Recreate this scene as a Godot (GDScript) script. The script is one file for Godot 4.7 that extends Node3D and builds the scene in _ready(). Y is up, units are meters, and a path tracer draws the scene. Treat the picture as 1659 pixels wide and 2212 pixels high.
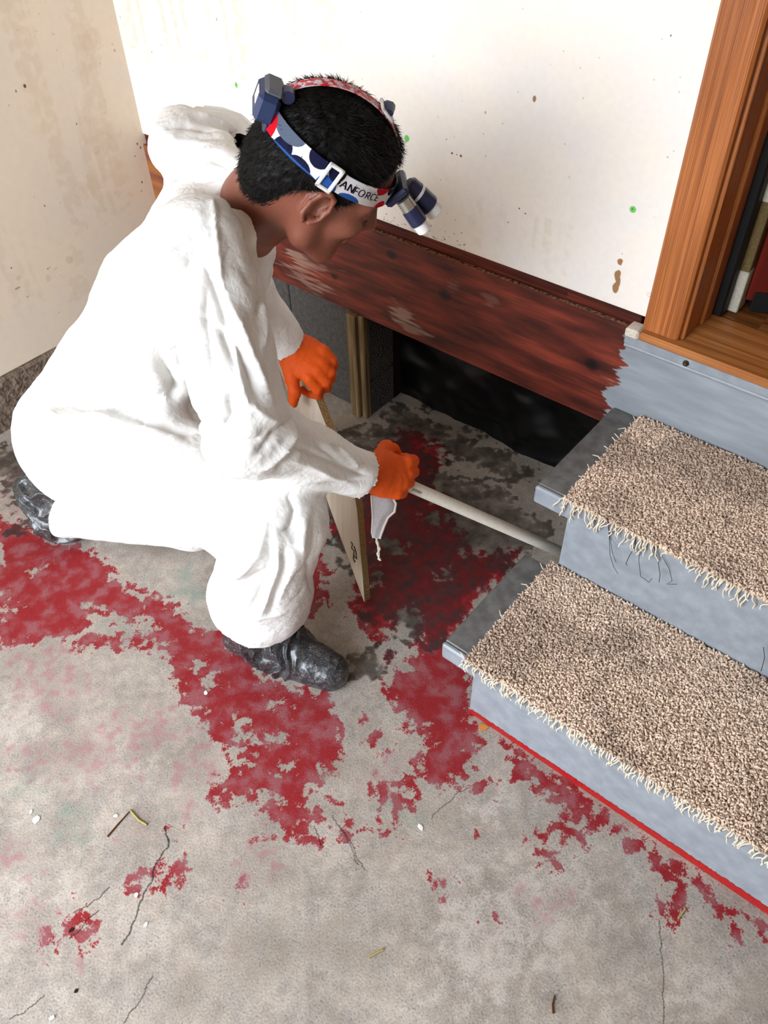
extends Node3D

# ---------------------------------------------------------------- small helpers

func mat(c: Color, rough := 0.8, spec := 0.5) -> StandardMaterial3D:
	var m := StandardMaterial3D.new()
	m.albedo_color = c
	m.roughness = rough
	m.metallic_specular = spec
	return m

func free_name(parent: Node, called: String) -> String:
	if not parent.has_node(NodePath(called)):
		return called
	var i := 1
	while parent.has_node(NodePath("%s_%03d" % [called, i])):
		i += 1
	return "%s_%03d" % [called, i]

func obj(called: String, mesh: Mesh, m: Material, parent: Node = null) -> MeshInstance3D:
	var p: Node = parent if parent else self
	var o := MeshInstance3D.new()
	o.name = free_name(p, called)
	o.mesh = mesh
	o.material_override = m
	p.add_child(o, true)
	return o

func base(called: String, at := Vector3.ZERO) -> Node3D:
	var o := Node3D.new()
	o.name = free_name(self, called)
	add_child(o, true)
	o.position = at
	return o

func tag(o: Node, label: String, category: String, group := "") -> void:
	o.set_meta("label", label)
	o.set_meta("category", category)
	if group != "":
		o.set_meta("group", group)

func structure(o: Node, label := "", category := "") -> void:
	o.set_meta("kind", "structure")
	if label != "":
		o.set_meta("label", label)
		o.set_meta("category", category)

# ---------------------------------------------------------------- mesh building

var uv_rect := Rect2(0, 0, 1, 1)
var uv_axes := "xy"

func uv_of(p: Vector3) -> Vector2:
	var a := p.x
	var b := p.y
	if uv_axes == "xz":
		b = p.z
	elif uv_axes == "zy":
		a = p.z
	return Vector2((a - uv_rect.position.x) / uv_rect.size.x, 1.0 - (b - uv_rect.position.y) / uv_rect.size.y)

func begin() -> SurfaceTool:
	var st := SurfaceTool.new()
	st.begin(Mesh.PRIMITIVE_TRIANGLES)
	return st

func vert(st: SurfaceTool, p: Vector3, n: Vector3) -> void:
	st.set_normal(n)
	st.set_uv(uv_of(p))
	st.add_vertex(p)

func tri(st: SurfaceTool, a: Vector3, b: Vector3, c: Vector3, out: Vector3) -> void:
	var n := (b - a).cross(c - a)
	if n.length_squared() < 1e-16:
		return
	if n.dot(out) > 0.0:
		n = n.normalized()
		vert(st, a, n); vert(st, c, n); vert(st, b, n)
	else:
		n = -n.normalized()
		vert(st, a, n); vert(st, b, n); vert(st, c, n)

func quad(st: SurfaceTool, a: Vector3, b: Vector3, c: Vector3, d: Vector3, out: Vector3) -> void:
	tri(st, a, b, c, out)
	tri(st, a, c, d, out)

# a box with chamfered edges, optionally placed by a transform
func bx(st: SurfaceTool, c: Vector3, s: Vector3, bev := 0.002, t := Transform3D.IDENTITY) -> void:
	var h := s * 0.5
	var b: float = minf(bev, minf(h.x, minf(h.y, h.z)) * 0.9)
	var P := func(sx: float, sy: float, sz: float, axis: int) -> Vector3:
		var v := Vector3(sx * (h.x - b), sy * (h.y - b), sz * (h.z - b))
		v[axis] += b * [sx, sy, sz][axis]
		return t * (c + v)
	var B := t.basis
	for axis in 3:
		var u := (axis + 1) % 3
		var w := (axis + 2) % 3
		for sgn in [-1.0, 1.0]:
			var q := []
			for k in [[-1.0, -1.0], [1.0, -1.0], [1.0, 1.0], [-1.0, 1.0]]:
				var sg := [0.0, 0.0, 0.0]
				sg[axis] = sgn
				sg[u] = k[0]
				sg[w] = k[1]
				q.append(P.call(sg[0], sg[1], sg[2], axis))
			var o := Vector3.ZERO
			o[axis] = sgn
			quad(st, q[0], q[1], q[2], q[3], B * o)
	if b <= 0.0:
		return
	for axis in 3:
		var u := (axis + 1) % 3
		var w := (axis + 2) % 3
		for su in [-1.0, 1.0]:
			for sw in [-1.0, 1.0]:
				var s0 := [0.0, 0.0, 0.0]
				s0[u] = su
				s0[w] = sw
				var s1 := s0.duplicate()
				s0[axis] = -1.0
				s1[axis] = 1.0
				var o := Vector3.ZERO
				o[u] = su
				o[w] = sw
				quad(st, P.call(s0[0], s0[1], s0[2], u), P.call(s1[0], s1[1], s1[2], u), P.call(s1[0], s1[1], s1[2], w), P.call(s0[0], s0[1], s0[2], w), B * o)
	for sx in [-1.0, 1.0]:
		for sy in [-1.0, 1.0]:
			for sz in [-1.0, 1.0]:
				tri(st, P.call(sx, sy, sz, 0), P.call(sx, sy, sz, 1), P.call(sx, sy, sz, 2), B * Vector3(sx, sy, sz))

func box(lo: Vector3, hi: Vector3, bev := 0.002) -> ArrayMesh:
	var st := begin()
	bx(st, (lo + hi) * 0.5, hi - lo, bev)
	return st.commit()

# a swept round tube; radii may hold one value or one for each point
func tube(st: SurfaceTool, pts: PackedVector3Array, radii: Array, seg := 8, flat := 1.0, side := Vector3.UP) -> void:
	var n := pts.size()
	var rings := []
	var up := side
	var acc := 0.0
	for i in n:
		var d := (pts[mini(i + 1, n - 1)] - pts[maxi(i - 1, 0)]).normalized()
		var x := up - d * up.dot(d)
		if x.length() < 1e-4:
			x = Vector3.RIGHT - d * d.x
			if x.length() < 1e-4:
				x = Vector3.BACK - d * d.z
		x = x.normalized()
		up = x
		var y := d.cross(x)
		var r: float = radii[mini(i, radii.size() - 1)]
		if i > 0:
			acc += pts[i].distance_to(pts[i - 1])
		var ring := []
		for k in seg + 1:
			var a := TAU * k / seg
			var nn := (x * cos(a) * flat + y * sin(a)).normalized()
			var nm := (x * cos(a) / flat + y * sin(a)).normalized()
			ring.append([pts[i] + x * cos(a) * r * flat + y * sin(a) * r, nm, Vector2(float(k) / seg, acc)])
		rings.append(ring)
	for i in n - 1:
		for k in seg:
			for q in [[rings[i][k], rings[i + 1][k], rings[i + 1][k + 1]], [rings[i][k], rings[i + 1][k + 1], rings[i][k + 1]]]:
				var nn: Vector3 = (q[1][0] - q[0][0]).cross(q[2][0] - q[0][0])
				var order := [0, 1, 2] if nn.dot(q[0][1]) < 0.0 else [0, 2, 1]
				for j in order:
					st.set_normal(q[j][1])
					st.set_uv(q[j][2])
					st.add_vertex(q[j][0])
	for e in [0, n - 1]:
		var d: Vector3 = (pts[0] - pts[1]) if e == 0 else (pts[n - 1] - pts[n - 2])
		for k in seg:
			tri(st, pts[e], rings[e][k][0], rings[e][k + 1][0], d)

func tube_mesh(pts: Array, radii: Array, seg := 10, flat := 1.0, side := Vector3.UP) -> ArrayMesh:
	var st := begin()
	tube(st, PackedVector3Array(pts), radii, seg, flat, side)
	return st.commit()

# a flat outline given thickness along dir, faces on both sides
func slab(st: SurfaceTool, outline: Array, thick: Vector3) -> void:
	var flat2 := PackedVector2Array()
	var c := Vector3.ZERO
	for p in outline:
		c += p
	c /= outline.size()
	var nrm := thick.normalized()
	var ax: Vector3 = (outline[0] - c)
	ax = (ax - nrm * ax.dot(nrm)).normalized()
	var ay := nrm.cross(ax)
	for p in outline:
		flat2.append(Vector2((p - c).dot(ax), (p - c).dot(ay)))
	var ids := Geometry2D.triangulate_polygon(flat2)
	for i in range(0, ids.size(), 3):
		tri(st, outline[ids[i]] + thick, outline[ids[i + 1]] + thick, outline[ids[i + 2]] + thick, nrm)
		tri(st, outline[ids[i]], outline[ids[i + 1]], outline[ids[i + 2]], -nrm)
	var area := 0.0
	for i in flat2.size():
		area += flat2[i].cross(flat2[(i + 1) % flat2.size()])
	for i in outline.size():
		var a: Vector3 = outline[i]
		var b: Vector3 = outline[(i + 1) % outline.size()]
		var o: Vector3 = (b - a).cross(nrm) * signf(area)
		quad(st, a, b, b + thick, a + thick, o)

# ---------------------------------------------------------------- smooth bodies: a distance field on a grid, drawn as surface nets

class Field:
	var lo: Vector3
	var cell: float
	var nx: int
	var ny: int
	var nz: int
	var d: PackedFloat32Array
	var verts: PackedVector3Array
	var norms: PackedVector3Array
	var index: PackedInt32Array

	func _init(a: Vector3, b: Vector3, c: float) -> void:
		lo = a
		cell = c
		nx = int(ceil((b.x - a.x) / c)) + 1
		ny = int(ceil((b.y - a.y) / c)) + 1
		nz = int(ceil((b.z - a.z) / c)) + 1
		d.resize(nx * ny * nz)
		d.fill(1.0)

	func span(a: float, b: float, l: float, n: int) -> Vector2i:
		return Vector2i(clampi(int(floor((a - l) / cell)), 0, n - 1), clampi(int(ceil((b - l) / cell)), 0, n - 1))

	# a capsule that tapers from ra at a to rb at b, joined (or cut) with softness k
	func cone(a: Vector3, ra: float, b: Vector3, rb: float, k: float, cut := false) -> void:
		var m := maxf(ra, rb) + k + cell * 2.0
		var sx := span(minf(a.x, b.x) - m, maxf(a.x, b.x) + m, lo.x, nx)
		var sy := span(minf(a.y, b.y) - m, maxf(a.y, b.y) + m, lo.y, ny)
		var sz := span(minf(a.z, b.z) - m, maxf(a.z, b.z) + m, lo.z, nz)
		var ab := b - a
		var inv := 1.0 / maxf(ab.length_squared(), 1e-9)
		var dr := rb - ra
		for iz in range(sz.x, sz.y + 1):
			for iy in range(sy.x, sy.y + 1):
				var row := (iz * ny + iy) * nx
				var p := Vector3(0.0, lo.y + iy * cell - a.y, lo.z + iz * cell - a.z)
				for ix in range(sx.x, sx.y + 1):
					p.x = lo.x + ix * cell - a.x
					var h := clampf(p.dot(ab) * inv, 0.0, 1.0)
					var e := (p - ab * h).length() - ra - dr * h
					var o := d[row + ix]
					if cut:
						e = -e
						var w := maxf(k - absf(o - e), 0.0)
						d[row + ix] = maxf(o, e) + w * w / k * 0.25
					elif e < o + k:
						var w := maxf(k - absf(o - e), 0.0)
						d[row + ix] = minf(o, e) - w * w / k * 0.25

	# an ellipsoid with axes in the columns of turn
	func ball(c: Vector3, r: Vector3, k: float, turn := Basis.IDENTITY, cut := false) -> void:
		var big := maxf(r.x, maxf(r.y, r.z)) + k + cell * 2.0
		var sx := span(c.x - big, c.x + big, lo.x, nx)
		var sy := span(c.y - big, c.y + big, lo.y, ny)
		var sz := span(c.z - big, c.z + big, lo.z, nz)
		var tr := turn.transposed()
		for iz in range(sz.x, sz.y + 1):
			for iy in range(sy.x, sy.y + 1):
				var row := (iz * ny + iy) * nx
				for ix in range(sx.x, sx.y + 1):
					var q := tr * (Vector3(lo.x + ix * cell, lo.y + iy * cell, lo.z + iz * cell) - c)
					q /= r
					var k0 := q.length()
					var k1 := (q / r).length()
					var e := k0 * (k0 - 1.0) / maxf(k1, 1e-6)
					var o := d[row + ix]
					if cut:
						e = -e
						var w := maxf(k - absf(o - e), 0.0)
						d[row + ix] = maxf(o, e) + w * w / k * 0.25
					elif e < o + k:
						var w := maxf(k - absf(o - e), 0.0)
						d[row + ix] = minf(o, e) - w * w / k * 0.25

	# cut away what lies past a plane, within a reach of its point
	func plane(c: Vector3, n: Vector3, reach: float) -> void:
		var sx := span(c.x - reach, c.x + reach, lo.x, nx)
		var sy := span(c.y - reach, c.y + reach, lo.y, ny)
		var sz := span(c.z - reach, c.z + reach, lo.z, nz)
		var r2 := reach * reach
		for iz in range(sz.x, sz.y + 1):
			for iy in range(sy.x, sy.y + 1):
				var row := (iz * ny + iy) * nx
				for ix in range(sx.x, sx.y + 1):
					var q := Vector3(lo.x + ix * cell, lo.y + iy * cell, lo.z + iz * cell) - c
					if q.length_squared() < r2:
						d[row + ix] = maxf(d[row + ix], q.dot(n))

	func solve() -> void:
		var at := PackedInt32Array()
		at.resize(nx * ny * nz)
		at.fill(-1)
		var far := cell * 1.9
		var sxy := nx * ny
		var off := [0, 1, nx, nx + 1, sxy, sxy + 1, sxy + nx, sxy + nx + 1]
		var pos := [Vector3(0, 0, 0), Vector3(1, 0, 0), Vector3(0, 1, 0), Vector3(1, 1, 0), Vector3(0, 0, 1), Vector3(1, 0, 1), Vector3(0, 1, 1), Vector3(1, 1, 1)]
		var ea := [0, 2, 4, 6, 0, 1, 4, 5, 0, 1, 2, 3]
		var eb := [1, 3, 5, 7, 2, 3, 6, 7, 4, 5, 6, 7]
		var v := PackedFloat32Array()
		v.resize(8)
		for iz in nz - 1:
			for iy in ny - 1:
				var row := (iz * ny + iy) * nx
				for ix in nx - 1:
					var i := row + ix
					if absf(d[i]) > far:
						continue
					var inside := 0
					for k in 8:
						v[k] = d[i + off[k]]
						if v[k] < 0.0:
							inside += 1
					if inside == 0 or inside == 8:
						continue
					var sum := Vector3.ZERO
					var cnt := 0
					for e in 12:
						var a := v[ea[e]]
						var b := v[eb[e]]
						if (a < 0.0) != (b < 0.0):
							sum += pos[ea[e]].lerp(pos[eb[e]], a / (a - b))
							cnt += 1
					at[i] = verts.size()
					verts.append(lo + (Vector3(ix, iy, iz) + sum / cnt) * cell)
					norms.append(Vector3(v[1] + v[3] + v[5] + v[7] - v[0] - v[2] - v[4] - v[6], v[2] + v[3] + v[6] + v[7] - v[0] - v[1] - v[4] - v[5], v[4] + v[5] + v[6] + v[7] - v[0] - v[1] - v[2] - v[3]).normalized())
		for iz in range(1, nz - 1):
			for iy in range(1, ny - 1):
				var row := (iz * ny + iy) * nx
				for ix in range(1, nx - 1):
					var i := row + ix
					if at[i] < 0:
						continue
					var s := d[i] < 0.0
					if s != (d[i + 1] < 0.0):
						quad4(at[i], at[i - nx], at[i - nx - sxy], at[i - sxy], s)
					if s != (d[i + nx] < 0.0):
						quad4(at[i], at[i - sxy], at[i - sxy - 1], at[i - 1], s)
					if s != (d[i + sxy] < 0.0):
						quad4(at[i], at[i - 1], at[i - 1 - nx], at[i - nx], s)

	func quad4(a: int, b: int, c: int, e: int, s: bool) -> void:
		if a < 0 or b < 0 or c < 0 or e < 0:
			return
		if s:
			index.append_array([a, c, b, a, e, c])
		else:
			index.append_array([a, b, c, a, c, e])

	# every quad into four, for finer folds
	func refine() -> void:
		var mids := {}
		var out := PackedInt32Array()
		var nv := verts
		var nn := norms
		for q in range(0, index.size(), 3):
			var id := [index[q], index[q + 1], index[q + 2]]
			var mid := [0, 0, 0]
			for k in 3:
				var a: int = id[k]
				var b: int = id[(k + 1) % 3]
				var key := mini(a, b) * 4194304 + maxi(a, b)
				if not mids.has(key):
					mids[key] = nv.size()
					nv.append((nv[a] + nv[b]) * 0.5)
					nn.append((nn[a] + nn[b]).normalized())
				mid[k] = mids[key]
			out.append_array([id[0], mid[0], mid[2], mid[0], id[1], mid[1], mid[2], mid[1], id[2], mid[0], mid[1], mid[2]])
		verts = nv
		norms = nn
		index = out

	func renormal() -> void:
		var acc := PackedVector3Array()
		acc.resize(verts.size())
		for q in range(0, index.size(), 3):
			var a := index[q]
			var b := index[q + 1]
			var c := index[q + 2]
			var n := (verts[c] - verts[a]).cross(verts[b] - verts[a])
			acc[a] += n
			acc[b] += n
			acc[c] += n
		for i in acc.size():
			norms[i] = acc[i].normalized()

	func mesh(colors := PackedColorArray()) -> ArrayMesh:
		var a := []
		a.resize(Mesh.ARRAY_MAX)
		a[Mesh.ARRAY_VERTEX] = verts
		a[Mesh.ARRAY_NORMAL] = norms
		a[Mesh.ARRAY_INDEX] = index
		if colors.size():
			a[Mesh.ARRAY_COLOR] = colors
		var m := ArrayMesh.new()
		m.add_surface_from_arrays(Mesh.PRIMITIVE_TRIANGLES, a)
		return m

# ---------------------------------------------------------------- computed textures

func noise(seed_: int, freq: float, oct := 4, kind := FastNoiseLite.TYPE_SIMPLEX_SMOOTH) -> FastNoiseLite:
	var n := FastNoiseLite.new()
	n.seed = seed_
	n.frequency = freq
	n.noise_type = kind
	n.fractal_type = FastNoiseLite.FRACTAL_FBM if oct > 1 else FastNoiseLite.FRACTAL_NONE
	n.fractal_octaves = oct
	return n

# grey noise as bytes, computed at w0 x h0 and stretched to w x h
func grain(seed_: int, freq: float, oct: int, w0: int, h0: int, w: int, h: int) -> PackedByteArray:
	var im := noise(seed_, freq, oct).get_image(w0, h0, false, false, true)
	if w0 != w or h0 != h:
		im.resize(w, h, Image.INTERPOLATE_CUBIC)
	im.convert(Image.FORMAT_L8)
	return im.get_data()

func texture(w: int, h: int, bytes: PackedByteArray) -> ImageTexture:
	return ImageTexture.create_from_image(Image.create_from_data(w, h, false, Image.FORMAT_RGB8, bytes))

func relief(w: int, h: int, bytes: PackedByteArray) -> ImageTexture:
	return ImageTexture.create_from_image(Image.create_from_data(w, h, false, Image.FORMAT_L8, bytes))

# wood: streaks along u, from dark to light
func wood(seed_: int, dark: Color, light: Color, w := 512, h := 512, streak := 24, fine := 0.5) -> ImageTexture:
	var a := grain(seed_, 0.03, 4, w / streak, h, w, h)
	var b := grain(seed_ + 1, 0.16, 2, w / streak / 2 + 2, h, w, h)
	var c := grain(seed_ + 2, 0.02, 3, w / 4, h / 4, w, h)
	var o := PackedByteArray()
	o.resize(w * h * 3)
	for i in w * h:
		var t: float = clampf(((a[i] - 128) * 1.2 + (b[i] - 128) * fine * 1.6 + (c[i] - 128) * 0.5) / 255.0 + 0.5, 0.0, 1.0)
		o[i * 3] = int((dark.r + (light.r - dark.r) * t) * 255.0)
		o[i * 3 + 1] = int((dark.g + (light.g - dark.g) * t) * 255.0)
		o[i * 3 + 2] = int((dark.b + (light.b - dark.b) * t) * 255.0)
	return texture(w, h, o)

# blotchy paint or plaster
func blotch(seed_: int, a: Color, b: Color, freq := 0.02, w := 512, h := 512, hard := 1.0) -> ImageTexture:
	var n1 := grain(seed_, freq, 5, w, h, w, h)
	var o := PackedByteArray()
	o.resize(w * h * 3)
	for i in w * h:
		var t: float = clampf((n1[i] / 255.0 - 0.5) * hard + 0.5, 0.0, 1.0)
		o[i * 3] = int((a.r + (b.r - a.r) * t) * 255.0)
		o[i * 3 + 1] = int((a.g + (b.g - a.g) * t) * 255.0)
		o[i * 3 + 2] = int((a.b + (b.b - a.b) * t) * 255.0)
	return texture(w, h, o)

func tri_mat(t: Texture2D, scale: Vector3, rough := 0.8, spec := 0.4, turn := false) -> StandardMaterial3D:
	var m := mat(Color.WHITE, rough, spec)
	m.albedo_texture = t
	m.uv1_triplanar = true
	m.uv1_world_triplanar = true
	m.uv1_scale = scale
	return m

func add_bump(m: StandardMaterial3D, t: Texture2D, cm: float) -> void:
	m.heightmap_enabled = true
	m.heightmap_texture = t
	m.heightmap_scale = cm

# ---------------------------------------------------------------- the floor: concrete with worn red paint

const FLOOR_X0 := -0.86
const FLOOR_Z0 := -0.20
const FLOOR_SIDE := 2.5
const RED := [
	[-0.492, 0.962, -0.376, 0.936, -0.229, 0.884, -0.074, 0.904, 0.045, 0.895, 0.103, 0.913, 0.048, 0.983, -0.042, 0.992, -0.014, 1.033, 0.001, 1.065, -0.062, 1.158, -0.120, 1.196],
	[-0.003, 0.886, 0.171, 0.868, 0.243, 0.872, 0.268, 0.835, 0.329, 0.854, 0.427, 0.866, 0.528, 0.848, 0.573, 0.805, 0.656, 0.843, 0.688, 0.874, 0.702, 0.918, 0.690, 0.948, 0.703, 0.997, 0.759, 1.063, 0.782, 1.074, 0.687, 1.121, 0.654, 1.062, 0.627, 1.102, 0.564, 1.108, 0.565, 1.029, 0.502, 1.024, 0.455, 1.048, 0.387, 1.014, 0.335, 1.010, 0.262, 0.975, 0.187, 0.968, 0.038, 1.078, 0.012, 1.065, 0.136, 0.940],
	[0.449, 0.888, 0.532, 0.853, 0.573, 0.805, 0.644, 0.838, 0.651, 0.890, 0.603, 0.956, 0.549, 1.041, 0.517, 0.954, 0.436, 0.990],
	[0.234, 0.433, 0.247, 0.334, 0.134, 0.079, 0.160, -0.022, 0.286, -0.040, 0.360, 0.104, 0.593, 0.275, 0.699, 0.180, 0.710, 0.533, 0.792, 0.550, 0.881, 0.662, 0.922, 0.686, 0.950, 0.785, 0.890, 0.833, 0.846, 0.815, 0.837, 0.755, 0.770, 0.751, 0.734, 0.721, 0.682, 0.740, 0.661, 0.663, 0.591, 0.612, 0.547, 0.629, 0.457, 0.576, 0.367, 0.454],
	[0.967, 0.657, 1.086, 0.655, 1.199, 0.665, 1.309, 0.683, 1.378, 0.678, 1.398, 0.710, 1.385, 0.752, 1.369, 0.738, 1.380, 0.703, 1.350, 0.689, 1.241, 0.686, 1.201, 0.688, 1.164, 0.742, 1.141, 0.755, 1.132, 0.713, 1.070, 0.701, 1.029, 0.708, 1.023, 0.680],
	[1.391, 0.677, 1.485, 0.665, 1.536, 0.665, 1.587, 0.664, 1.595, 0.686, 1.538, 0.689, 1.500, 0.679, 1.482, 0.699, 1.508, 0.718, 1.458, 0.714, 1.434, 0.691],
	[0.227, 0.534, 0.268, 0.470, 0.403, 0.619, 0.397, 0.679],
	[0.639, 1.281, 0.643, 1.287, 0.634, 1.298, 0.621, 1.308, 0.603, 1.316, 0.603, 1.306, 0.605, 1.296, 0.617, 1.282, 0.632, 1.279],
	[0.581, 1.320, 0.585, 1.328, 0.585, 1.338, 0.573, 1.341, 0.562, 1.341, 0.550, 1.336, 0.558, 1.327, 0.558, 1.316, 0.571, 1.315],
	[0.781, 0.990, 0.778, 1.003, 0.768, 1.017, 0.751, 1.029, 0.735, 1.034, 0.733, 1.025, 0.736, 1.013, 0.753, 1.004, 0.766, 0.994],
	[0.844, 0.995, 0.846, 1.001, 0.838, 1.010, 0.829, 1.017, 0.822, 1.015, 0.819, 1.011, 0.819, 1.005, 0.827, 0.995, 0.838, 0.992],
	[0.897, 0.954, 0.904, 0.957, 0.894, 0.968, 0.882, 0.975, 0.872, 0.979, 0.869, 0.973, 0.874, 0.964, 0.884, 0.957, 0.896, 0.947],
	[1.044, 0.850, 1.046, 0.855, 1.043, 0.860, 1.040, 0.864, 1.034, 0.862, 1.034, 0.857, 1.034, 0.853, 1.035, 0.848, 1.040, 0.847],
	[1.129, 0.776, 1.129, 0.783, 1.127, 0.791, 1.119, 0.797, 1.113, 0.792, 1.110, 0.788, 1.112, 0.782, 1.116, 0.773, 1.124, 0.774],
	[1.042, 0.982, 1.044, 0.989, 1.043, 0.995, 1.037, 0.994, 1.032, 0.995, 1.028, 0.989, 1.026, 0.982, 1.030, 0.979, 1.036, 0.978],
	[0.860, 0.895, 0.857, 0.908, 0.853, 0.918, 0.843, 0.931, 0.834, 0.921, 0.819, 0.920, 0.822, 0.905, 0.834, 0.893, 0.849, 0.888],
	[0.881, 0.904, 0.887, 0.911, 0.883, 0.920, 0.874, 0.920, 0.868, 0.918, 0.862, 0.914, 0.858, 0.904, 0.865, 0.897, 0.875, 0.899],
	[0.864, 0.854, 0.873, 0.864, 0.874, 0.877, 0.863, 0.882, 0.851, 0.873, 0.846, 0.862, 0.845, 0.853, 0.848, 0.846, 0.856, 0.841],
	[0.742, 1.229, 0.748, 1.234, 0.744, 1.237, 0.743, 1.242, 0.735, 1.240, 0.732, 1.233, 0.730, 1.229, 0.730, 1.224, 0.737, 1.224],
	[1.182, 0.733, 1.187, 0.742, 1.179, 0.752, 1.170, 0.754, 1.161, 0.755, 1.154, 0.749, 1.158, 0.738, 1.166, 0.728, 1.176, 0.726],
	[1.174, 0.804, 1.176, 0.808, 1.173, 0.814, 1.168, 0.815, 1.164, 0.814, 1.161, 0.811, 1.162, 0.806, 1.166, 0.803, 1.171, 0.799],
	[0.986, 0.768, 0.989, 0.779, 0.982, 0.787, 0.976, 0.793, 0.966, 0.791, 0.961, 0.782, 0.959, 0.771, 0.969, 0.769, 0.976, 0.769],
	[1.391, 0.753, 1.390, 0.758, 1.388, 0.763, 1.383, 0.767, 1.378, 0.766, 1.375, 0.762, 1.380, 0.756, 1.382, 0.752, 1.386, 0.752],
	[0.575, 1.456, 0.586, 1.466, 0.578, 1.473, 0.572, 1.475, 0.561, 1.474, 0.547, 1.468, 0.544, 1.458, 0.552, 1.454, 0.562, 1.455],
	[0.549, 1.497, 0.549, 1.505, 0.547, 1.510, 0.542, 1.519, 0.531, 1.517, 0.524, 1.512, 0.527, 1.505, 0.531, 1.499, 0.539, 1.498],
	[1.143, 0.959, 1.145, 0.962, 1.141, 0.965, 1.139, 0.969, 1.136, 0.967, 1.133, 0.964, 1.134, 0.960, 1.136, 0.957, 1.140, 0.956],
	[0.552, 1.239, 0.554, 1.242, 0.556, 1.247, 0.550, 1.249, 0.546, 1.246, 0.543, 1.244, 0.543, 1.241, 0.543, 1.237, 0.548, 1.238],
	[0.716, 1.127, 0.718, 1.131, 0.718, 1.137, 0.712, 1.138, 0.707, 1.137, 0.702, 1.135, 0.704, 1.130, 0.705, 1.124, 0.712, 1.125],
	[0.674, 1.007, 0.674, 1.024, 0.665, 1.039, 0.649, 1.055, 0.635, 1.045, 0.627, 1.038, 0.622, 1.025, 0.636, 1.009, 0.656, 1.003],
	[0.709, 0.800, 0.709, 0.809, 0.707, 0.815, 0.704, 0.822, 0.695, 0.818, 0.685, 0.811, 0.683, 0.800, 0.693, 0.799, 0.700, 0.796],
	[0.586, 1.110, 0.591, 1.114, 0.584, 1.122, 0.575, 1.128, 0.567, 1.129, 0.562, 1.126, 0.568, 1.118, 0.573, 1.114, 0.581, 1.107],
	[0.761, 0.815, 0.764, 0.826, 0.755, 0.837, 0.743, 0.840, 0.732, 0.845, 0.723, 0.839, 0.727, 0.827, 0.737, 0.815, 0.749, 0.816]]
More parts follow.
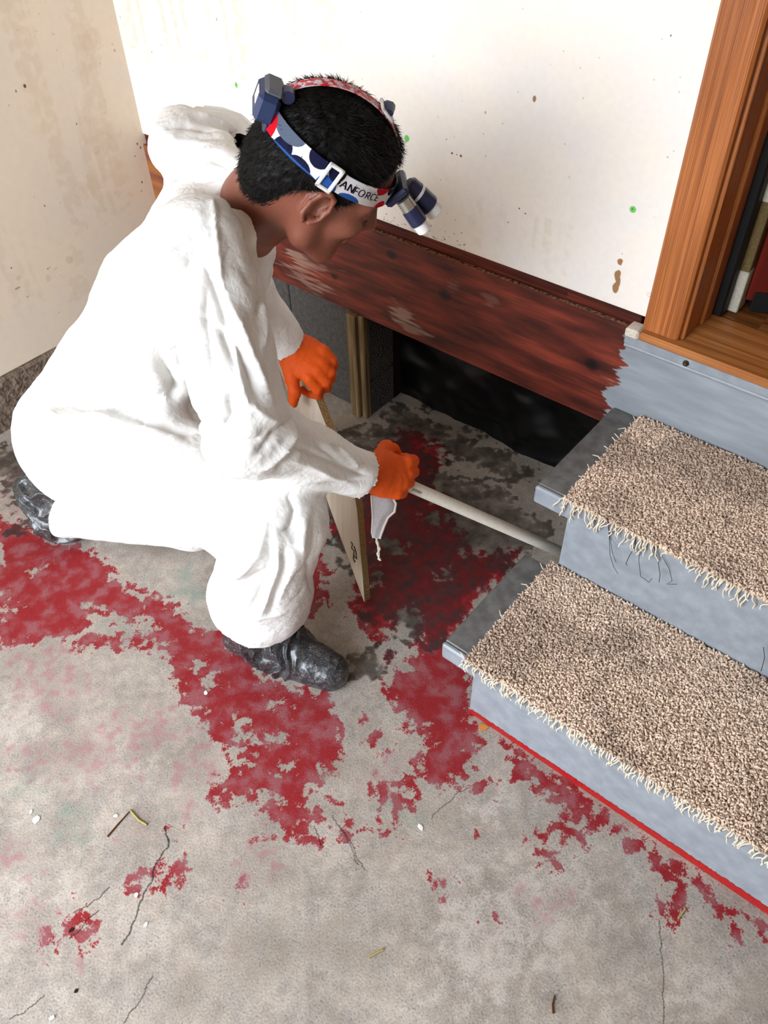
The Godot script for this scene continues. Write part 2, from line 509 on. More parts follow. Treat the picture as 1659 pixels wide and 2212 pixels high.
const BARE := [
	[0.052, 0.963, 0.057, 0.977, 0.058, 1.000, 0.025, 1.016, -0.007, 1.024, -0.012, 1.003, -0.028, 0.985, 0.002, 0.956, 0.034, 0.958],
	[0.214, 0.929, 0.215, 0.946, 0.176, 0.977, 0.149, 0.997, 0.128, 1.004, 0.098, 1.013, 0.127, 0.982, 0.154, 0.956, 0.188, 0.936],
	[0.568, 0.854, 0.558, 0.882, 0.540, 0.907, 0.510, 0.926, 0.476, 0.940, 0.473, 0.920, 0.474, 0.898, 0.508, 0.876, 0.539, 0.856],
	[0.511, 0.959, 0.529, 0.971, 0.514, 0.996, 0.487, 1.014, 0.464, 1.008, 0.454, 0.995, 0.447, 0.976, 0.469, 0.954, 0.499, 0.942],
	[0.591, 0.759, 0.595, 0.766, 0.574, 0.790, 0.545, 0.807, 0.513, 0.828, 0.522, 0.810, 0.528, 0.795, 0.555, 0.770, 0.577, 0.762],
	[0.608, 0.938, 0.592, 0.967, 0.563, 0.994, 0.531, 1.024, 0.507, 1.028, 0.492, 1.022, 0.505, 0.997, 0.539, 0.965, 0.584, 0.935],
	[0.676, 0.966, 0.693, 0.973, 0.675, 0.993, 0.654, 1.008, 0.631, 1.013, 0.623, 0.999, 0.621, 0.979, 0.647, 0.964, 0.671, 0.948],
	[0.695, 1.060, 0.700, 1.072, 0.703, 1.083, 0.699, 1.092, 0.682, 1.084, 0.673, 1.068, 0.658, 1.051, 0.669, 1.047, 0.680, 1.045],
	[0.759, 0.738, 0.764, 0.755, 0.760, 0.777, 0.738, 0.774, 0.724, 0.775, 0.710, 0.767, 0.711, 0.749, 0.725, 0.735, 0.744, 0.728],
	[0.821, 0.732, 0.822, 0.747, 0.826, 0.769, 0.802, 0.776, 0.784, 0.772, 0.774, 0.759, 0.766, 0.738, 0.787, 0.720, 0.811, 0.714],
	[0.911, 0.723, 0.917, 0.727, 0.912, 0.737, 0.903, 0.738, 0.895, 0.740, 0.890, 0.734, 0.894, 0.726, 0.900, 0.720, 0.907, 0.717],
	[0.877, 0.790, 0.883, 0.805, 0.873, 0.814, 0.864, 0.820, 0.853, 0.817, 0.845, 0.808, 0.845, 0.796, 0.852, 0.786, 0.865, 0.780],
	[0.930, 0.800, 0.931, 0.809, 0.923, 0.818, 0.916, 0.820, 0.905, 0.826, 0.906, 0.817, 0.908, 0.810, 0.912, 0.802, 0.920, 0.802],
	[0.678, 0.559, 0.688, 0.606, 0.699, 0.660, 0.658, 0.675, 0.609, 0.650, 0.565, 0.608, 0.569, 0.558, 0.580, 0.509, 0.634, 0.537],
	[0.624, 0.498, 0.650, 0.524, 0.644, 0.559, 0.611, 0.563, 0.574, 0.567, 0.546, 0.531, 0.566, 0.500, 0.580, 0.482, 0.604, 0.476],
	[0.477, 0.197, 0.491, 0.216, 0.470, 0.240, 0.447, 0.259, 0.415, 0.264, 0.407, 0.237, 0.409, 0.210, 0.428, 0.176, 0.458, 0.190],
	[0.478, 0.325, 0.490, 0.341, 0.458, 0.385, 0.401, 0.425, 0.378, 0.414, 0.342, 0.417, 0.362, 0.377, 0.414, 0.330, 0.451, 0.329],
	[0.486, 0.459, 0.489, 0.482, 0.487, 0.498, 0.477, 0.516, 0.451, 0.507, 0.436, 0.481, 0.425, 0.455, 0.437, 0.435, 0.463, 0.437],
	[0.985, 0.704, 1.002, 0.722, 0.986, 0.749, 0.960, 0.754, 0.945, 0.745, 0.934, 0.734, 0.927, 0.713, 0.949, 0.697, 0.968, 0.700],
	[1.229, 0.683, 1.233, 0.687, 1.223, 0.699, 1.210, 0.706, 1.201, 0.709, 1.199, 0.705, 1.201, 0.697, 1.215, 0.688, 1.224, 0.682],
	[1.153, 0.659, 1.146, 0.668, 1.145, 0.675, 1.136, 0.678, 1.131, 0.679, 1.127, 0.678, 1.129, 0.671, 1.138, 0.665, 1.143, 0.664],
	[1.111, 0.667, 1.108, 0.674, 1.105, 0.682, 1.096, 0.687, 1.086, 0.692, 1.083, 0.686, 1.086, 0.677, 1.098, 0.668, 1.109, 0.662],
	[-0.217, 0.977, -0.219, 0.998, -0.226, 1.015, -0.247, 1.031, -0.266, 1.024, -0.286, 1.021, -0.277, 1.004, -0.264, 0.991, -0.243, 0.976],
	[-0.171, 1.094, -0.151, 1.118, -0.163, 1.137, -0.179, 1.156, -0.215, 1.150, -0.246, 1.133, -0.238, 1.111, -0.225, 1.099, -0.205, 1.093],
	[0.375, 0.932, 0.403, 0.947, 0.391, 0.968, 0.365, 0.968, 0.341, 0.978, 0.326, 0.956, 0.327, 0.936, 0.329, 0.911, 0.358, 0.923],
	[0.320, 0.928, 0.323, 0.940, 0.323, 0.952, 0.311, 0.966, 0.290, 0.964, 0.279, 0.950, 0.273, 0.933, 0.288, 0.920, 0.307, 0.920],
	[0.760, 0.924, 0.768, 0.937, 0.764, 0.951, 0.753, 0.970, 0.729, 0.965, 0.718, 0.945, 0.726, 0.929, 0.726, 0.905, 0.749, 0.913],
	[0.740, 0.966, 0.759, 0.982, 0.756, 0.999, 0.739, 1.000, 0.724, 0.990, 0.710, 0.979, 0.712, 0.966, 0.709, 0.948, 0.727, 0.954],
	[1.396, 0.663, 1.399, 0.667, 1.392, 0.674, 1.385, 0.680, 1.378, 0.681, 1.381, 0.673, 1.381, 0.668, 1.387, 0.664, 1.391, 0.663],
	[0.616, 0.337, 0.618, 0.361, 0.602, 0.379, 0.586, 0.401, 0.560, 0.396, 0.559, 0.371, 0.563, 0.355, 0.567, 0.327, 0.591, 0.336],
	[0.508, 0.082, 0.518, 0.110, 0.487, 0.135, 0.463, 0.154, 0.435, 0.156, 0.417, 0.137, 0.430, 0.107, 0.450, 0.079, 0.483, 0.071]]
const PINK := [
	[0.152, 1.126, 0.191, 1.141, 0.191, 1.188, 0.128, 1.232, 0.062, 1.282, 0.007, 1.268, -0.027, 1.244, -0.012, 1.197, -0.012, 1.141, 0.065, 1.093, 0.118, 1.119],
	[0.409, 1.056, 0.447, 1.073, 0.418, 1.119, 0.391, 1.174, 0.325, 1.188, 0.267, 1.196, 0.237, 1.168, 0.245, 1.122, 0.291, 1.083, 0.331, 1.046, 0.398, 1.007],
	[0.568, 1.026, 0.551, 1.069, 0.580, 1.103, 0.528, 1.129, 0.488, 1.139, 0.441, 1.151, 0.433, 1.117, 0.407, 1.089, 0.436, 1.048, 0.481, 1.024, 0.526, 1.017],
	[0.430, 1.137, 0.401, 1.198, 0.360, 1.248, 0.318, 1.300, 0.249, 1.339, 0.163, 1.379, 0.158, 1.333, 0.200, 1.278, 0.206, 1.224, 0.290, 1.161, 0.341, 1.177],
	[0.100, 1.071, 0.080, 1.114, 0.067, 1.147, 0.038, 1.199, -0.022, 1.210, -0.078, 1.232, -0.127, 1.229, -0.103, 1.178, -0.054, 1.131, 0.000, 1.093, 0.056, 1.071],
	[0.669, 0.832, 0.687, 0.862, 0.635, 0.910, 0.605, 0.950, 0.552, 0.984, 0.521, 0.968, 0.483, 0.961, 0.521, 0.914, 0.517, 0.865, 0.581, 0.852, 0.627, 0.831],
	[0.762, 1.131, 0.787, 1.148, 0.754, 1.176, 0.728, 1.203, 0.701, 1.193, 0.694, 1.176, 0.691, 1.156, 0.704, 1.122, 0.741, 1.121],
	[0.844, 0.870, 0.850, 0.890, 0.833, 0.912, 0.812, 0.929, 0.786, 0.930, 0.769, 0.915, 0.765, 0.887, 0.796, 0.862, 0.824, 0.862],
	[0.863, 0.801, 0.853, 0.828, 0.850, 0.853, 0.822, 0.866, 0.793, 0.873, 0.777, 0.856, 0.787, 0.828, 0.812, 0.806, 0.838, 0.798],
	[0.608, 1.440, 0.617, 1.464, 0.612, 1.490, 0.586, 1.512, 0.548, 1.508, 0.532, 1.485, 0.523, 1.462, 0.537, 1.434, 0.575, 1.437],
	[0.502, 1.494, 0.525, 1.512, 0.531, 1.541, 0.493, 1.546, 0.459, 1.552, 0.443, 1.527, 0.436, 1.507, 0.432, 1.474, 0.476, 1.478],
	[0.532, 1.259, 0.533, 1.279, 0.524, 1.297, 0.505, 1.312, 0.479, 1.314, 0.457, 1.304, 0.467, 1.281, 0.479, 1.259, 0.507, 1.258],
	[0.396, 1.427, 0.422, 1.442, 0.385, 1.467, 0.366, 1.500, 0.332, 1.494, 0.325, 1.474, 0.311, 1.457, 0.329, 1.425, 0.369, 1.424],
	[0.333, 0.541, 0.368, 0.579, 0.370, 0.632, 0.324, 0.655, 0.272, 0.620, 0.235, 0.586, 0.239, 0.546, 0.237, 0.490, 0.297, 0.510],
	[1.246, 0.849, 1.235, 0.872, 1.227, 0.899, 1.193, 0.918, 1.173, 0.917, 1.152, 0.913, 1.162, 0.884, 1.200, 0.862, 1.230, 0.842],
	[0.557, 1.140, 0.569, 1.168, 0.560, 1.195, 0.531, 1.202, 0.501, 1.204, 0.474, 1.186, 0.480, 1.159, 0.493, 1.137, 0.523, 1.136],
	[-0.350, 0.872, -0.307, 0.927, -0.336, 0.964, -0.383, 0.975, -0.438, 0.981, -0.485, 0.943, -0.539, 0.892, -0.487, 0.863, -0.432, 0.829],
	[-0.548, 0.842, -0.483, 0.890, -0.469, 0.936, -0.520, 0.945, -0.592, 0.937, -0.657, 0.881, -0.704, 0.829, -0.658, 0.819, -0.619, 0.805]]
const GREEN := [
	[0.155, 0.770, 0.177, 0.816, 0.154, 0.854, 0.113, 0.869, 0.073, 0.857, 0.044, 0.835, 0.013, 0.796, 0.049, 0.763, 0.101, 0.748],
	[0.239, 0.805, 0.249, 0.830, 0.268, 0.867, 0.226, 0.869, 0.194, 0.861, 0.174, 0.838, 0.153, 0.808, 0.168, 0.777, 0.210, 0.784],
	[0.093, 0.939, 0.106, 0.966, 0.100, 0.988, 0.075, 0.995, 0.046, 0.996, 0.024, 0.976, 0.020, 0.953, 0.037, 0.940, 0.059, 0.941],
	[0.261, 0.390, 0.290, 0.454, 0.293, 0.503, 0.261, 0.526, 0.202, 0.471, 0.162, 0.431, 0.158, 0.394, 0.167, 0.370, 0.196, 0.348],
	[0.430, 1.317, 0.433, 1.348, 0.416, 1.378, 0.382, 1.406, 0.347, 1.399, 0.334, 1.381, 0.317, 1.359, 0.345, 1.325, 0.387, 1.322],
	[0.266, 1.349, 0.291, 1.365, 0.288, 1.392, 0.260, 1.409, 0.228, 1.394, 0.193, 1.387, 0.198, 1.362, 0.217, 1.348, 0.241, 1.329],
	[0.925, 0.880, 0.923, 0.898, 0.922, 0.924, 0.888, 0.939, 0.865, 0.939, 0.854, 0.927, 0.850, 0.904, 0.883, 0.876, 0.917, 0.862],
	[0.615, 1.250, 0.629, 1.261, 0.622, 1.276, 0.608, 1.289, 0.586, 1.285, 0.579, 1.270, 0.566, 1.255, 0.587, 1.247, 0.603, 1.235],
	[0.477, 0.197, 0.490, 0.215, 0.468, 0.238, 0.446, 0.257, 0.415, 0.263, 0.408, 0.238, 0.411, 0.212, 0.430, 0.180, 0.459, 0.192],
	[0.677, 1.004, 0.688, 1.025, 0.685, 1.037, 0.680, 1.048, 0.658, 1.038, 0.632, 1.018, 0.629, 0.997, 0.632, 0.979, 0.657, 0.995]]
const WHITE := [
	[1.022, 1.041, 1.047, 0.989, 1.056, 0.927, 1.103, 0.855, 1.207, 0.771, 1.283, 0.765, 1.263, 0.867, 1.262, 0.947, 1.262, 1.023, 1.259, 1.090, 1.198, 1.140, 1.152, 1.103, 1.109, 1.147, 1.089, 1.088],
	[0.485, 1.466, 0.487, 1.491, 0.505, 1.521, 0.466, 1.538, 0.425, 1.536, 0.387, 1.521, 0.393, 1.488, 0.415, 1.464, 0.452, 1.445],
	[-0.123, 0.780, -0.125, 0.807, -0.143, 0.828, -0.165, 0.852, -0.200, 0.857, -0.206, 0.834, -0.222, 0.813, -0.191, 0.788, -0.161, 0.790],
	[1.335, 0.787, 1.338, 0.816, 1.307, 0.845, 1.277, 0.888, 1.258, 0.862, 1.226, 0.856, 1.252, 0.818, 1.277, 0.781, 1.322, 0.756],
	[0.573, 0.924, 0.564, 0.943, 0.562, 0.967, 0.525, 0.983, 0.505, 0.985, 0.491, 0.982, 0.495, 0.961, 0.524, 0.928, 0.563, 0.910],
	[1.057, 0.786, 1.074, 0.813, 1.055, 0.847, 1.024, 0.866, 0.990, 0.862, 0.962, 0.838, 0.966, 0.794, 1.001, 0.766, 1.033, 0.778],
	[0.174, 1.230, 0.187, 1.259, 0.195, 1.306, 0.126, 1.329, 0.049, 1.367, 0.018, 1.324, 0.017, 1.274, 0.084, 1.240, 0.144, 1.186],
	[0.465, 1.109, 0.457, 1.142, 0.420, 1.187, 0.362, 1.228, 0.309, 1.249, 0.306, 1.224, 0.309, 1.193, 0.369, 1.151, 0.410, 1.134],
	[1.525, 0.818, 1.523, 0.837, 1.506, 0.872, 1.462, 0.900, 1.416, 0.922, 1.413, 0.895, 1.452, 0.855, 1.480, 0.816, 1.523, 0.794]]
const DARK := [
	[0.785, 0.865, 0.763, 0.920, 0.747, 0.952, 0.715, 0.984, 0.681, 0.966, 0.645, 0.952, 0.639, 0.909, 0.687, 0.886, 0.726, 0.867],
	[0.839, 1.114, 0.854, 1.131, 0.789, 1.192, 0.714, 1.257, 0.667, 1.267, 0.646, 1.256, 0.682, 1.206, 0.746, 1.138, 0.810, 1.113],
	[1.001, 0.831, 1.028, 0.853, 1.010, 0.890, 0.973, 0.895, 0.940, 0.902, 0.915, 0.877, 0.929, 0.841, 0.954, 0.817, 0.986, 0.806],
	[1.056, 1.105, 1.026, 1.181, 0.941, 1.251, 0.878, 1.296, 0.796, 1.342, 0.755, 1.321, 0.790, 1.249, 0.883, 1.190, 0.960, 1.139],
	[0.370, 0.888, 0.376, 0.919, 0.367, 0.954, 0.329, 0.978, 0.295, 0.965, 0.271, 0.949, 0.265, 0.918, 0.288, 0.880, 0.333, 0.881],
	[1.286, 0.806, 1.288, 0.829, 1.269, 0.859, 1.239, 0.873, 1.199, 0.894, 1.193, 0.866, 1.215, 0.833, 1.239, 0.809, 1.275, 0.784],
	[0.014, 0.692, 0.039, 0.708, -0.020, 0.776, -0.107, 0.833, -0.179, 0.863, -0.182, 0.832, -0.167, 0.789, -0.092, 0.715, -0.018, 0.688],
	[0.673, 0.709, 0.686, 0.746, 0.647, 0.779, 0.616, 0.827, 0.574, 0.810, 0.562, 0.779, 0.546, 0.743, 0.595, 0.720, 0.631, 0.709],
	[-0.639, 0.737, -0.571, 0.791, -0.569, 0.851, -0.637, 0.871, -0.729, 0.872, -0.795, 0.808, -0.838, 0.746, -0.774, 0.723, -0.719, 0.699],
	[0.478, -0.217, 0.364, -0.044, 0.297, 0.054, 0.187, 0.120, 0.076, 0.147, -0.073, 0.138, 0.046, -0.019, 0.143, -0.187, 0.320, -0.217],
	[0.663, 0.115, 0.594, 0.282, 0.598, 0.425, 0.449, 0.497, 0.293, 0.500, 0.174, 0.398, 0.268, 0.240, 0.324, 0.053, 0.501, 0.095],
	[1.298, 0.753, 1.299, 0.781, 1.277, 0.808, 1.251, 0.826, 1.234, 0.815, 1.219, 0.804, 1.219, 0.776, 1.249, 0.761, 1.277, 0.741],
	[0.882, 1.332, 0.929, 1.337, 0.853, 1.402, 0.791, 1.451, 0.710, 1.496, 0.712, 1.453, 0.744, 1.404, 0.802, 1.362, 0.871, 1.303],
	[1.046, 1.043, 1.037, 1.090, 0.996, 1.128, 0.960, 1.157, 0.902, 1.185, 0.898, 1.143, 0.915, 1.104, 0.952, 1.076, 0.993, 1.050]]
const SHADE_DIRT := [  # stained floor round the man, with his cast shadow painted into it
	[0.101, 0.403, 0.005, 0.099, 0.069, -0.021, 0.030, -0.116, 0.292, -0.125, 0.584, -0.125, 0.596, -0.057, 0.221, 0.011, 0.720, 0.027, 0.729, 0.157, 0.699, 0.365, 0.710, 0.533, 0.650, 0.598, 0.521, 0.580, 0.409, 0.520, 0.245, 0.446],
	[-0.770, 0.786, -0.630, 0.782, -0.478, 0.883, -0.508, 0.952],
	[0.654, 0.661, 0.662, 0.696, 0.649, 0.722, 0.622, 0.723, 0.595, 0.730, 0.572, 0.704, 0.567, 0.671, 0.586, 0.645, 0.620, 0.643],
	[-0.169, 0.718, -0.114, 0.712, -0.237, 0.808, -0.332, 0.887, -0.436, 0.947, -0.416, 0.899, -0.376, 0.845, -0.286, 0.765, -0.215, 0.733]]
const CRACKS := [
	[0.0026, 0.538, 1.236, 0.573, 1.261, 0.581, 1.289, 0.585, 1.308, 0.600, 1.324, 0.607, 1.346, 0.620, 1.372, 0.630, 1.396, 0.637, 1.410, 0.645, 1.430],
	[0.0016, 0.544, 1.381, 0.546, 1.401, 0.544, 1.429, 0.534, 1.453],
	[0.0016, 0.568, 1.420, 0.564, 1.444, 0.564, 1.485],
	[0.0012, 0.731, 1.427, 0.741, 1.466, 0.751, 1.504],
	[0.0012, 0.605, 1.567, 0.602, 1.597, 0.589, 1.626],
	[0.0006, 0.803, 1.016, 0.855, 1.033, 0.905, 1.050],
	[0.0006, 0.783, 1.007, 0.832, 1.028, 0.889, 1.051],
	[0.0006, 0.959, 0.790, 0.947, 0.838, 0.941, 0.892],
	[0.0006, 1.384, 0.778, 1.399, 0.826, 1.435, 0.864, 1.458, 0.928],
	[0.0009, 0.770, 1.048, 0.793, 1.059, 0.813, 1.067]]

# signed distance in metres (inside positive) to a set of outlines, as a small float image grown to w x w
func patch_field(polys: Array, w: int, small := 192) -> PackedFloat32Array:
	var im := Image.create_empty(small, small, false, Image.FORMAT_RF)
	var step := FLOOR_SIDE / small
	var reach := 0.09
	var boxes := []
	for poly in polys:
		var r := Rect2(Vector2(poly[0], poly[1]), Vector2.ZERO)
		for i in range(2, poly.size(), 2):
			r = r.expand(Vector2(poly[i], poly[i + 1]))
		boxes.append(r.grow(reach))
	var packed := []
	for poly in polys:
		var pv := PackedVector2Array()
		for i in range(0, poly.size(), 2):
			pv.append(Vector2(poly[i], poly[i + 1]))
		packed.append(pv)
	for y in small:
		for x in small:
			var p := Vector2(FLOOR_X0 + (x + 0.5) * step, FLOOR_Z0 + (y + 0.5) * step)
			var best := -reach
			for n in packed.size():
				if not boxes[n].has_point(p):
					continue
				var pv: PackedVector2Array = packed[n]
				var dd := 1e9
				var prev := pv[pv.size() - 1]
				for q in pv:
					var e := q - prev
					var t := clampf((p - prev).dot(e) / maxf(e.length_squared(), 1e-9), 0.0, 1.0)
					dd = minf(dd, (p - prev - e * t).length_squared())
					prev = q
				dd = minf(sqrt(dd), reach)
				if not Geometry2D.is_point_in_polygon(p, pv):
					dd = -dd
				best = maxf(best, dd)
			im.set_pixel(x, y, Color(best, 0, 0))
	im.resize(w, w, Image.INTERPOLATE_BILINEAR)
	return im.get_data().to_float32_array()

func floor_maps() -> Array:
	var w := 1600
	var red := patch_field(RED, w)
	var bare := patch_field(BARE, w)
	var pink := patch_field(PINK, w)
	var green := patch_field(GREEN, w, 96)
	var white := patch_field(WHITE, w, 96)
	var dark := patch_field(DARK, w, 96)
	var dirt := patch_field(SHADE_DIRT, w, 128)  # mask for the stain and the painted shadow
	var n1 := grain(11, 0.010, 5, w, w, w, w)
	var n2 := grain(12, 0.045, 4, w, w, w, w)
	var n3 := grain(13, 0.32, 3, w, w, w, w)
	var n4 := grain(14, 0.022, 4, w, w, w, w)
	var crack := PackedFloat32Array()
	crack.resize(w * w)
	var rng := RandomNumberGenerator.new()
	rng.seed = 5
	var px := w / FLOOR_SIDE
	for c in CRACKS:
		var wid: float = c[0]
		for i in range(1, c.size() - 2, 2):
			var a := Vector2(c[i] - FLOOR_X0, c[i + 1] - FLOOR_Z0) * px
			var b := Vector2(c[i + 2] - FLOOR_X0, c[i + 3] - FLOOR_Z0) * px
			var steps := int(a.distance_to(b)) + 1
			for s in steps:
				var p := a.lerp(b, float(s) / steps)
				var jig := (n4[clampi(int(p.y), 0, w - 1) * w + clampi(int(p.x), 0, w - 1)] - 128) * 0.035
				p += (b - a).normalized().orthogonal() * jig
				var r := wid * px * 0.5 * rng.randf_range(0.5, 1.2)
				for oy in range(-2, 3):
					for ox in range(-2, 3):
						var xx := int(p.x) + ox
						var yy := int(p.y) + oy
						if xx >= 0 and yy >= 0 and xx < w and yy < w:
							crack[yy * w + xx] = maxf(crack[yy * w + xx], clampf(r + 0.5 - Vector2(ox, oy).length(), 0.0, 1.0))
	var col := PackedByteArray()
	col.resize(w * w * 3)
	var hgt := PackedByteArray()
	hgt.resize(w * w)
	var rgh := PackedByteArray()
	rgh.resize(w * w)
	for i in w * w:
		var a: float = n1[i] / 255.0 - 0.5
		var b: float = n2[i] / 255.0 - 0.5
		var c: float = n3[i] / 255.0 - 0.5
		var e: float = n4[i] / 255.0 - 0.5
		# bare concrete: warm grey with pale and brown patches and fine grit
		var pit := clampf((-c - 0.20) * 5.0, 0.0, 1.0) * clampf(0.5 + e * 2.0, 0.0, 1.0)
		var l := 0.645 + a * 0.13 + b * 0.13 + c * 0.19 - pit * 0.13
		var r := l * 1.0
		var g := l * 0.938 + e * 0.018
		var bl := l * 0.872 + e * 0.03
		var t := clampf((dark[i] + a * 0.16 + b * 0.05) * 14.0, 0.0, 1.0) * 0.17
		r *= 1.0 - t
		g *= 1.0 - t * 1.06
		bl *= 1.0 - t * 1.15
		t = clampf((green[i] + e * 0.14 + b * 0.06) * 16.0, 0.0, 1.0) * 0.42
		r = lerpf(r, 0.40, t)
		g = lerpf(g, 0.50, t)
		bl = lerpf(bl, 0.44, t)
		t = clampf((white[i] + a * 0.12 + b * 0.10 + c * 0.06) * 22.0, 0.0, 1.0) * clampf(0.36 + b * 0.9 + c * 0.9, 0.0, 0.75)
		r = lerpf(r, 0.74, t)
		g = lerpf(g, 0.71, t)
		bl = lerpf(bl, 0.68, t)
		# faded paint, only a stain of it left
		t = clampf((pink[i] + e * 0.12 + b * 0.10 + c * 0.03) * 20.0, 0.0, 1.0) * clampf(0.26 + b * 1.2 + c * 0.8, 0.0, 0.5)
		r = lerpf(r, 0.58, t)
		g = lerpf(g, 0.36, t)
		bl = lerpf(bl, 0.38, t)
		# paint that still holds
		var hold: float = minf(red[i], 0.018 - bare[i]) + a * 0.045 + b * 0.080 + c * 0.034 + 0.004
		t = clampf(hold * 420.0, 0.0, 1.0)
		var worn := clampf(0.30 + e * 1.9 + b * 0.8 + c * 0.3, 0.0, 0.80)
		var pr := lerpf(0.530, 0.56, worn) + c * 0.03
		var pg := lerpf(0.085, 0.36, worn) + c * 0.03
		var pb := lerpf(0.105, 0.37, worn) + c * 0.03
		r = lerpf(r, pr, t)
		g = lerpf(g, pg, t)
		bl = lerpf(bl, pb, t)
		t = clampf((dirt[i] + a * 0.10 + b * 0.10 + e * 0.07 + c * 0.03) * 60.0, 0.0, 1.0) * clampf(0.66 + e * 0.9 + b * 0.5 + c * 0.5, 0.3, 0.92)  # stain darkened further to paint in the man's shadow
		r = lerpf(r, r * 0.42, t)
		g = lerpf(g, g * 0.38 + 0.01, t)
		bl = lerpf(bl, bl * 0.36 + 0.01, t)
		var k := crack[i]
		r *= 1.0 - k * 0.72
		g *= 1.0 - k * 0.74
		bl *= 1.0 - k * 0.76
		col[i * 3] = clampi(int(r * 255.0), 0, 255)
		col[i * 3 + 1] = clampi(int(g * 255.0), 0, 255)
		col[i * 3 + 2] = clampi(int(bl * 255.0), 0, 255)
		hgt[i] = clampi(int(120.0 + b * 60.0 + c * 120.0 * (1.0 - t * 0.6) + t * 30.0 - k * 120.0 - pit * 50.0), 0, 255)
		rgh[i] = clampi(int((0.80 - t * (0.28 - worn * 0.2) + b * 0.3) * 255.0), 0, 255)
	return [texture(w, w, col), relief(w, w, hgt), relief(w, w, rgh)]

# ---------------------------------------------------------------- the painted walls: stains, specks, green paint dots

# spots: x, y, half width, half height, colour, ragged edge (metres)
func wall_map(rect: Rect2, px: float, base_col: Color, seed_: int, spots: Array, streaks: Array) -> ImageTexture:
	var w := int(rect.size.x * px)
	var h := int(rect.size.y * px)
	var n1 := grain(seed_, 0.006, 4, w, h, w, h)
	var n2 := grain(seed_ + 1, 0.05, 3, w, h, w, h)
	var n3 := grain(seed_ + 2, 0.02, 4, w, h / 24 + 2, w, h)
	var n4 := grain(seed_ + 3, 0.035, 3, w, h, w, h)
	var o := PackedByteArray()
	o.resize(w * h * 3)
	for y in h:
		for x in w:
			var i := y * w + x
			var a: float = n1[i] / 255.0 - 0.5
			var b: float = n2[i] / 255.0 - 0.5
			var l := 1.0 + b * 0.02 + a * 0.03
			var warm := a * 0.05
			o[i * 3] = clampi(int(base_col.r * l * 255.0), 0, 255)
			o[i * 3 + 1] = clampi(int(base_col.g * (l - warm * 0.3) * 255.0), 0, 255)
			o[i * 3 + 2] = clampi(int(base_col.b * (l - warm) * 255.0), 0, 255)
	for s in streaks:            # runs of brown damp: x0, x1, y0, y1, strength
		for y in range(maxi(0, int((rect.end.y - s[3]) * px)), mini(h, int((rect.end.y - s[2]) * px))):
			for x in range(maxi(0, int((s[0] - rect.position.x) * px)), mini(w, int((s[1] - rect.position.x) * px))):
				var i := y * w + x
				var e := minf(minf(x - (s[0] - rect.position.x) * px, (s[1] - rect.position.x) * px - x) / (0.05 * px), 1.0)
				var f := minf(((rect.end.y - s[2]) * px - y) / (0.12 * px), 1.0)
				var v: float = clampf((n3[i] / 255.0 - 0.46) * 5.0 + (n4[i] / 255.0 - 0.5) * 1.2, 0.0, 1.0) * clampf(e + (n4[i] - 128) / 128.0, 0.0, 1.0) * clampf(f + (n4[i] - 128) / 90.0, 0.0, 1.0) * s[4]
				o[i * 3] = int(o[i * 3] * (1.0 - v * 0.30))
				o[i * 3 + 1] = int(o[i * 3 + 1] * (1.0 - v * 0.40))
				o[i * 3 + 2] = int(o[i * 3 + 2] * (1.0 - v * 0.56))
	for s in spots:
		var cx: float = (s[0] - rect.position.x) * px
		var cy: float = (rect.end.y - s[1]) * px
		var rx: float = s[2] * px
		var ry: float = s[3] * px
		var c: Color = s[4]
		var rag: float = s[5]
		for y in range(maxi(0, int(cy - ry * 1.6 - 2)), mini(h, int(cy + ry * 1.6 + 3))):
			for x in range(maxi(0, int(cx - rx * 1.6 - 2)), mini(w, int(cx + rx * 1.6 + 3))):
				var i := y * w + x
				var q := Vector2((x - cx) / rx, (y - cy) / ry).length() + (n4[i] / 255.0 - 0.5) * 2.4 * rag + (n2[i] / 255.0 - 0.5) * rag
				var v := clampf((1.0 - q) * minf(rx, ry) * 1.2 + 0.5, 0.0, 1.0) * c.a
				o[i * 3] = int(lerpf(o[i * 3], c.r * 255.0, v))
				o[i * 3 + 1] = int(lerpf(o[i * 3 + 1], c.g * 255.0, v))
				o[i * 3 + 2] = int(lerpf(o[i * 3 + 2], c.b * 255.0, v))
	return texture(w, h, o)
# ---------------------------------------------------------------- the scene

func _ready() -> void:
	set_view()
	build_room()
	build_doorway()
	build_crawlspace()
	build_stairs()
	build_person()
	build_headlamp()
	build_held_things()
	build_debris()

func set_view() -> void:
	var cam := Camera3D.new()
	cam.name = "camera"
	cam.transform = Transform3D(Basis(Vector3(0.7719, -0.0215, -0.6354), Vector3(-0.4439, 0.6973, -0.5628), Vector3(0.4552, 0.7164, 0.5287)), Vector3(1.3394, 1.6000, 1.4682))
	cam.fov = 64.1947
	cam.near = 0.05
	cam.far = 60.0
	add_child(cam)
	cam.current = true
	var sky_m := ProceduralSkyMaterial.new()
	sky_m.sky_top_color = Color(0.86, 0.90, 0.95)
	sky_m.sky_horizon_color = Color(0.97, 0.97, 0.96)
	sky_m.ground_horizon_color = Color(0.40, 0.40, 0.38)
	sky_m.ground_bottom_color = Color(0.33, 0.33, 0.32)
	sky_m.energy_multiplier = 1.0
	var sky := Sky.new()
	sky.sky_material = sky_m
	var env := Environment.new()
	env.background_mode = Environment.BG_SKY
	env.sky = sky
	env.background_energy_multiplier = 17.0
	env.tonemap_mode = Environment.TONE_MAPPER_LINEAR
	env.tonemap_exposure = 1.0
	env.sdfgi_enabled = true
	env.ssao_enabled = true
	env.ssil_enabled = true
	var we := WorldEnvironment.new()
	we.name = "daylight"
	we.environment = env
	add_child(we)

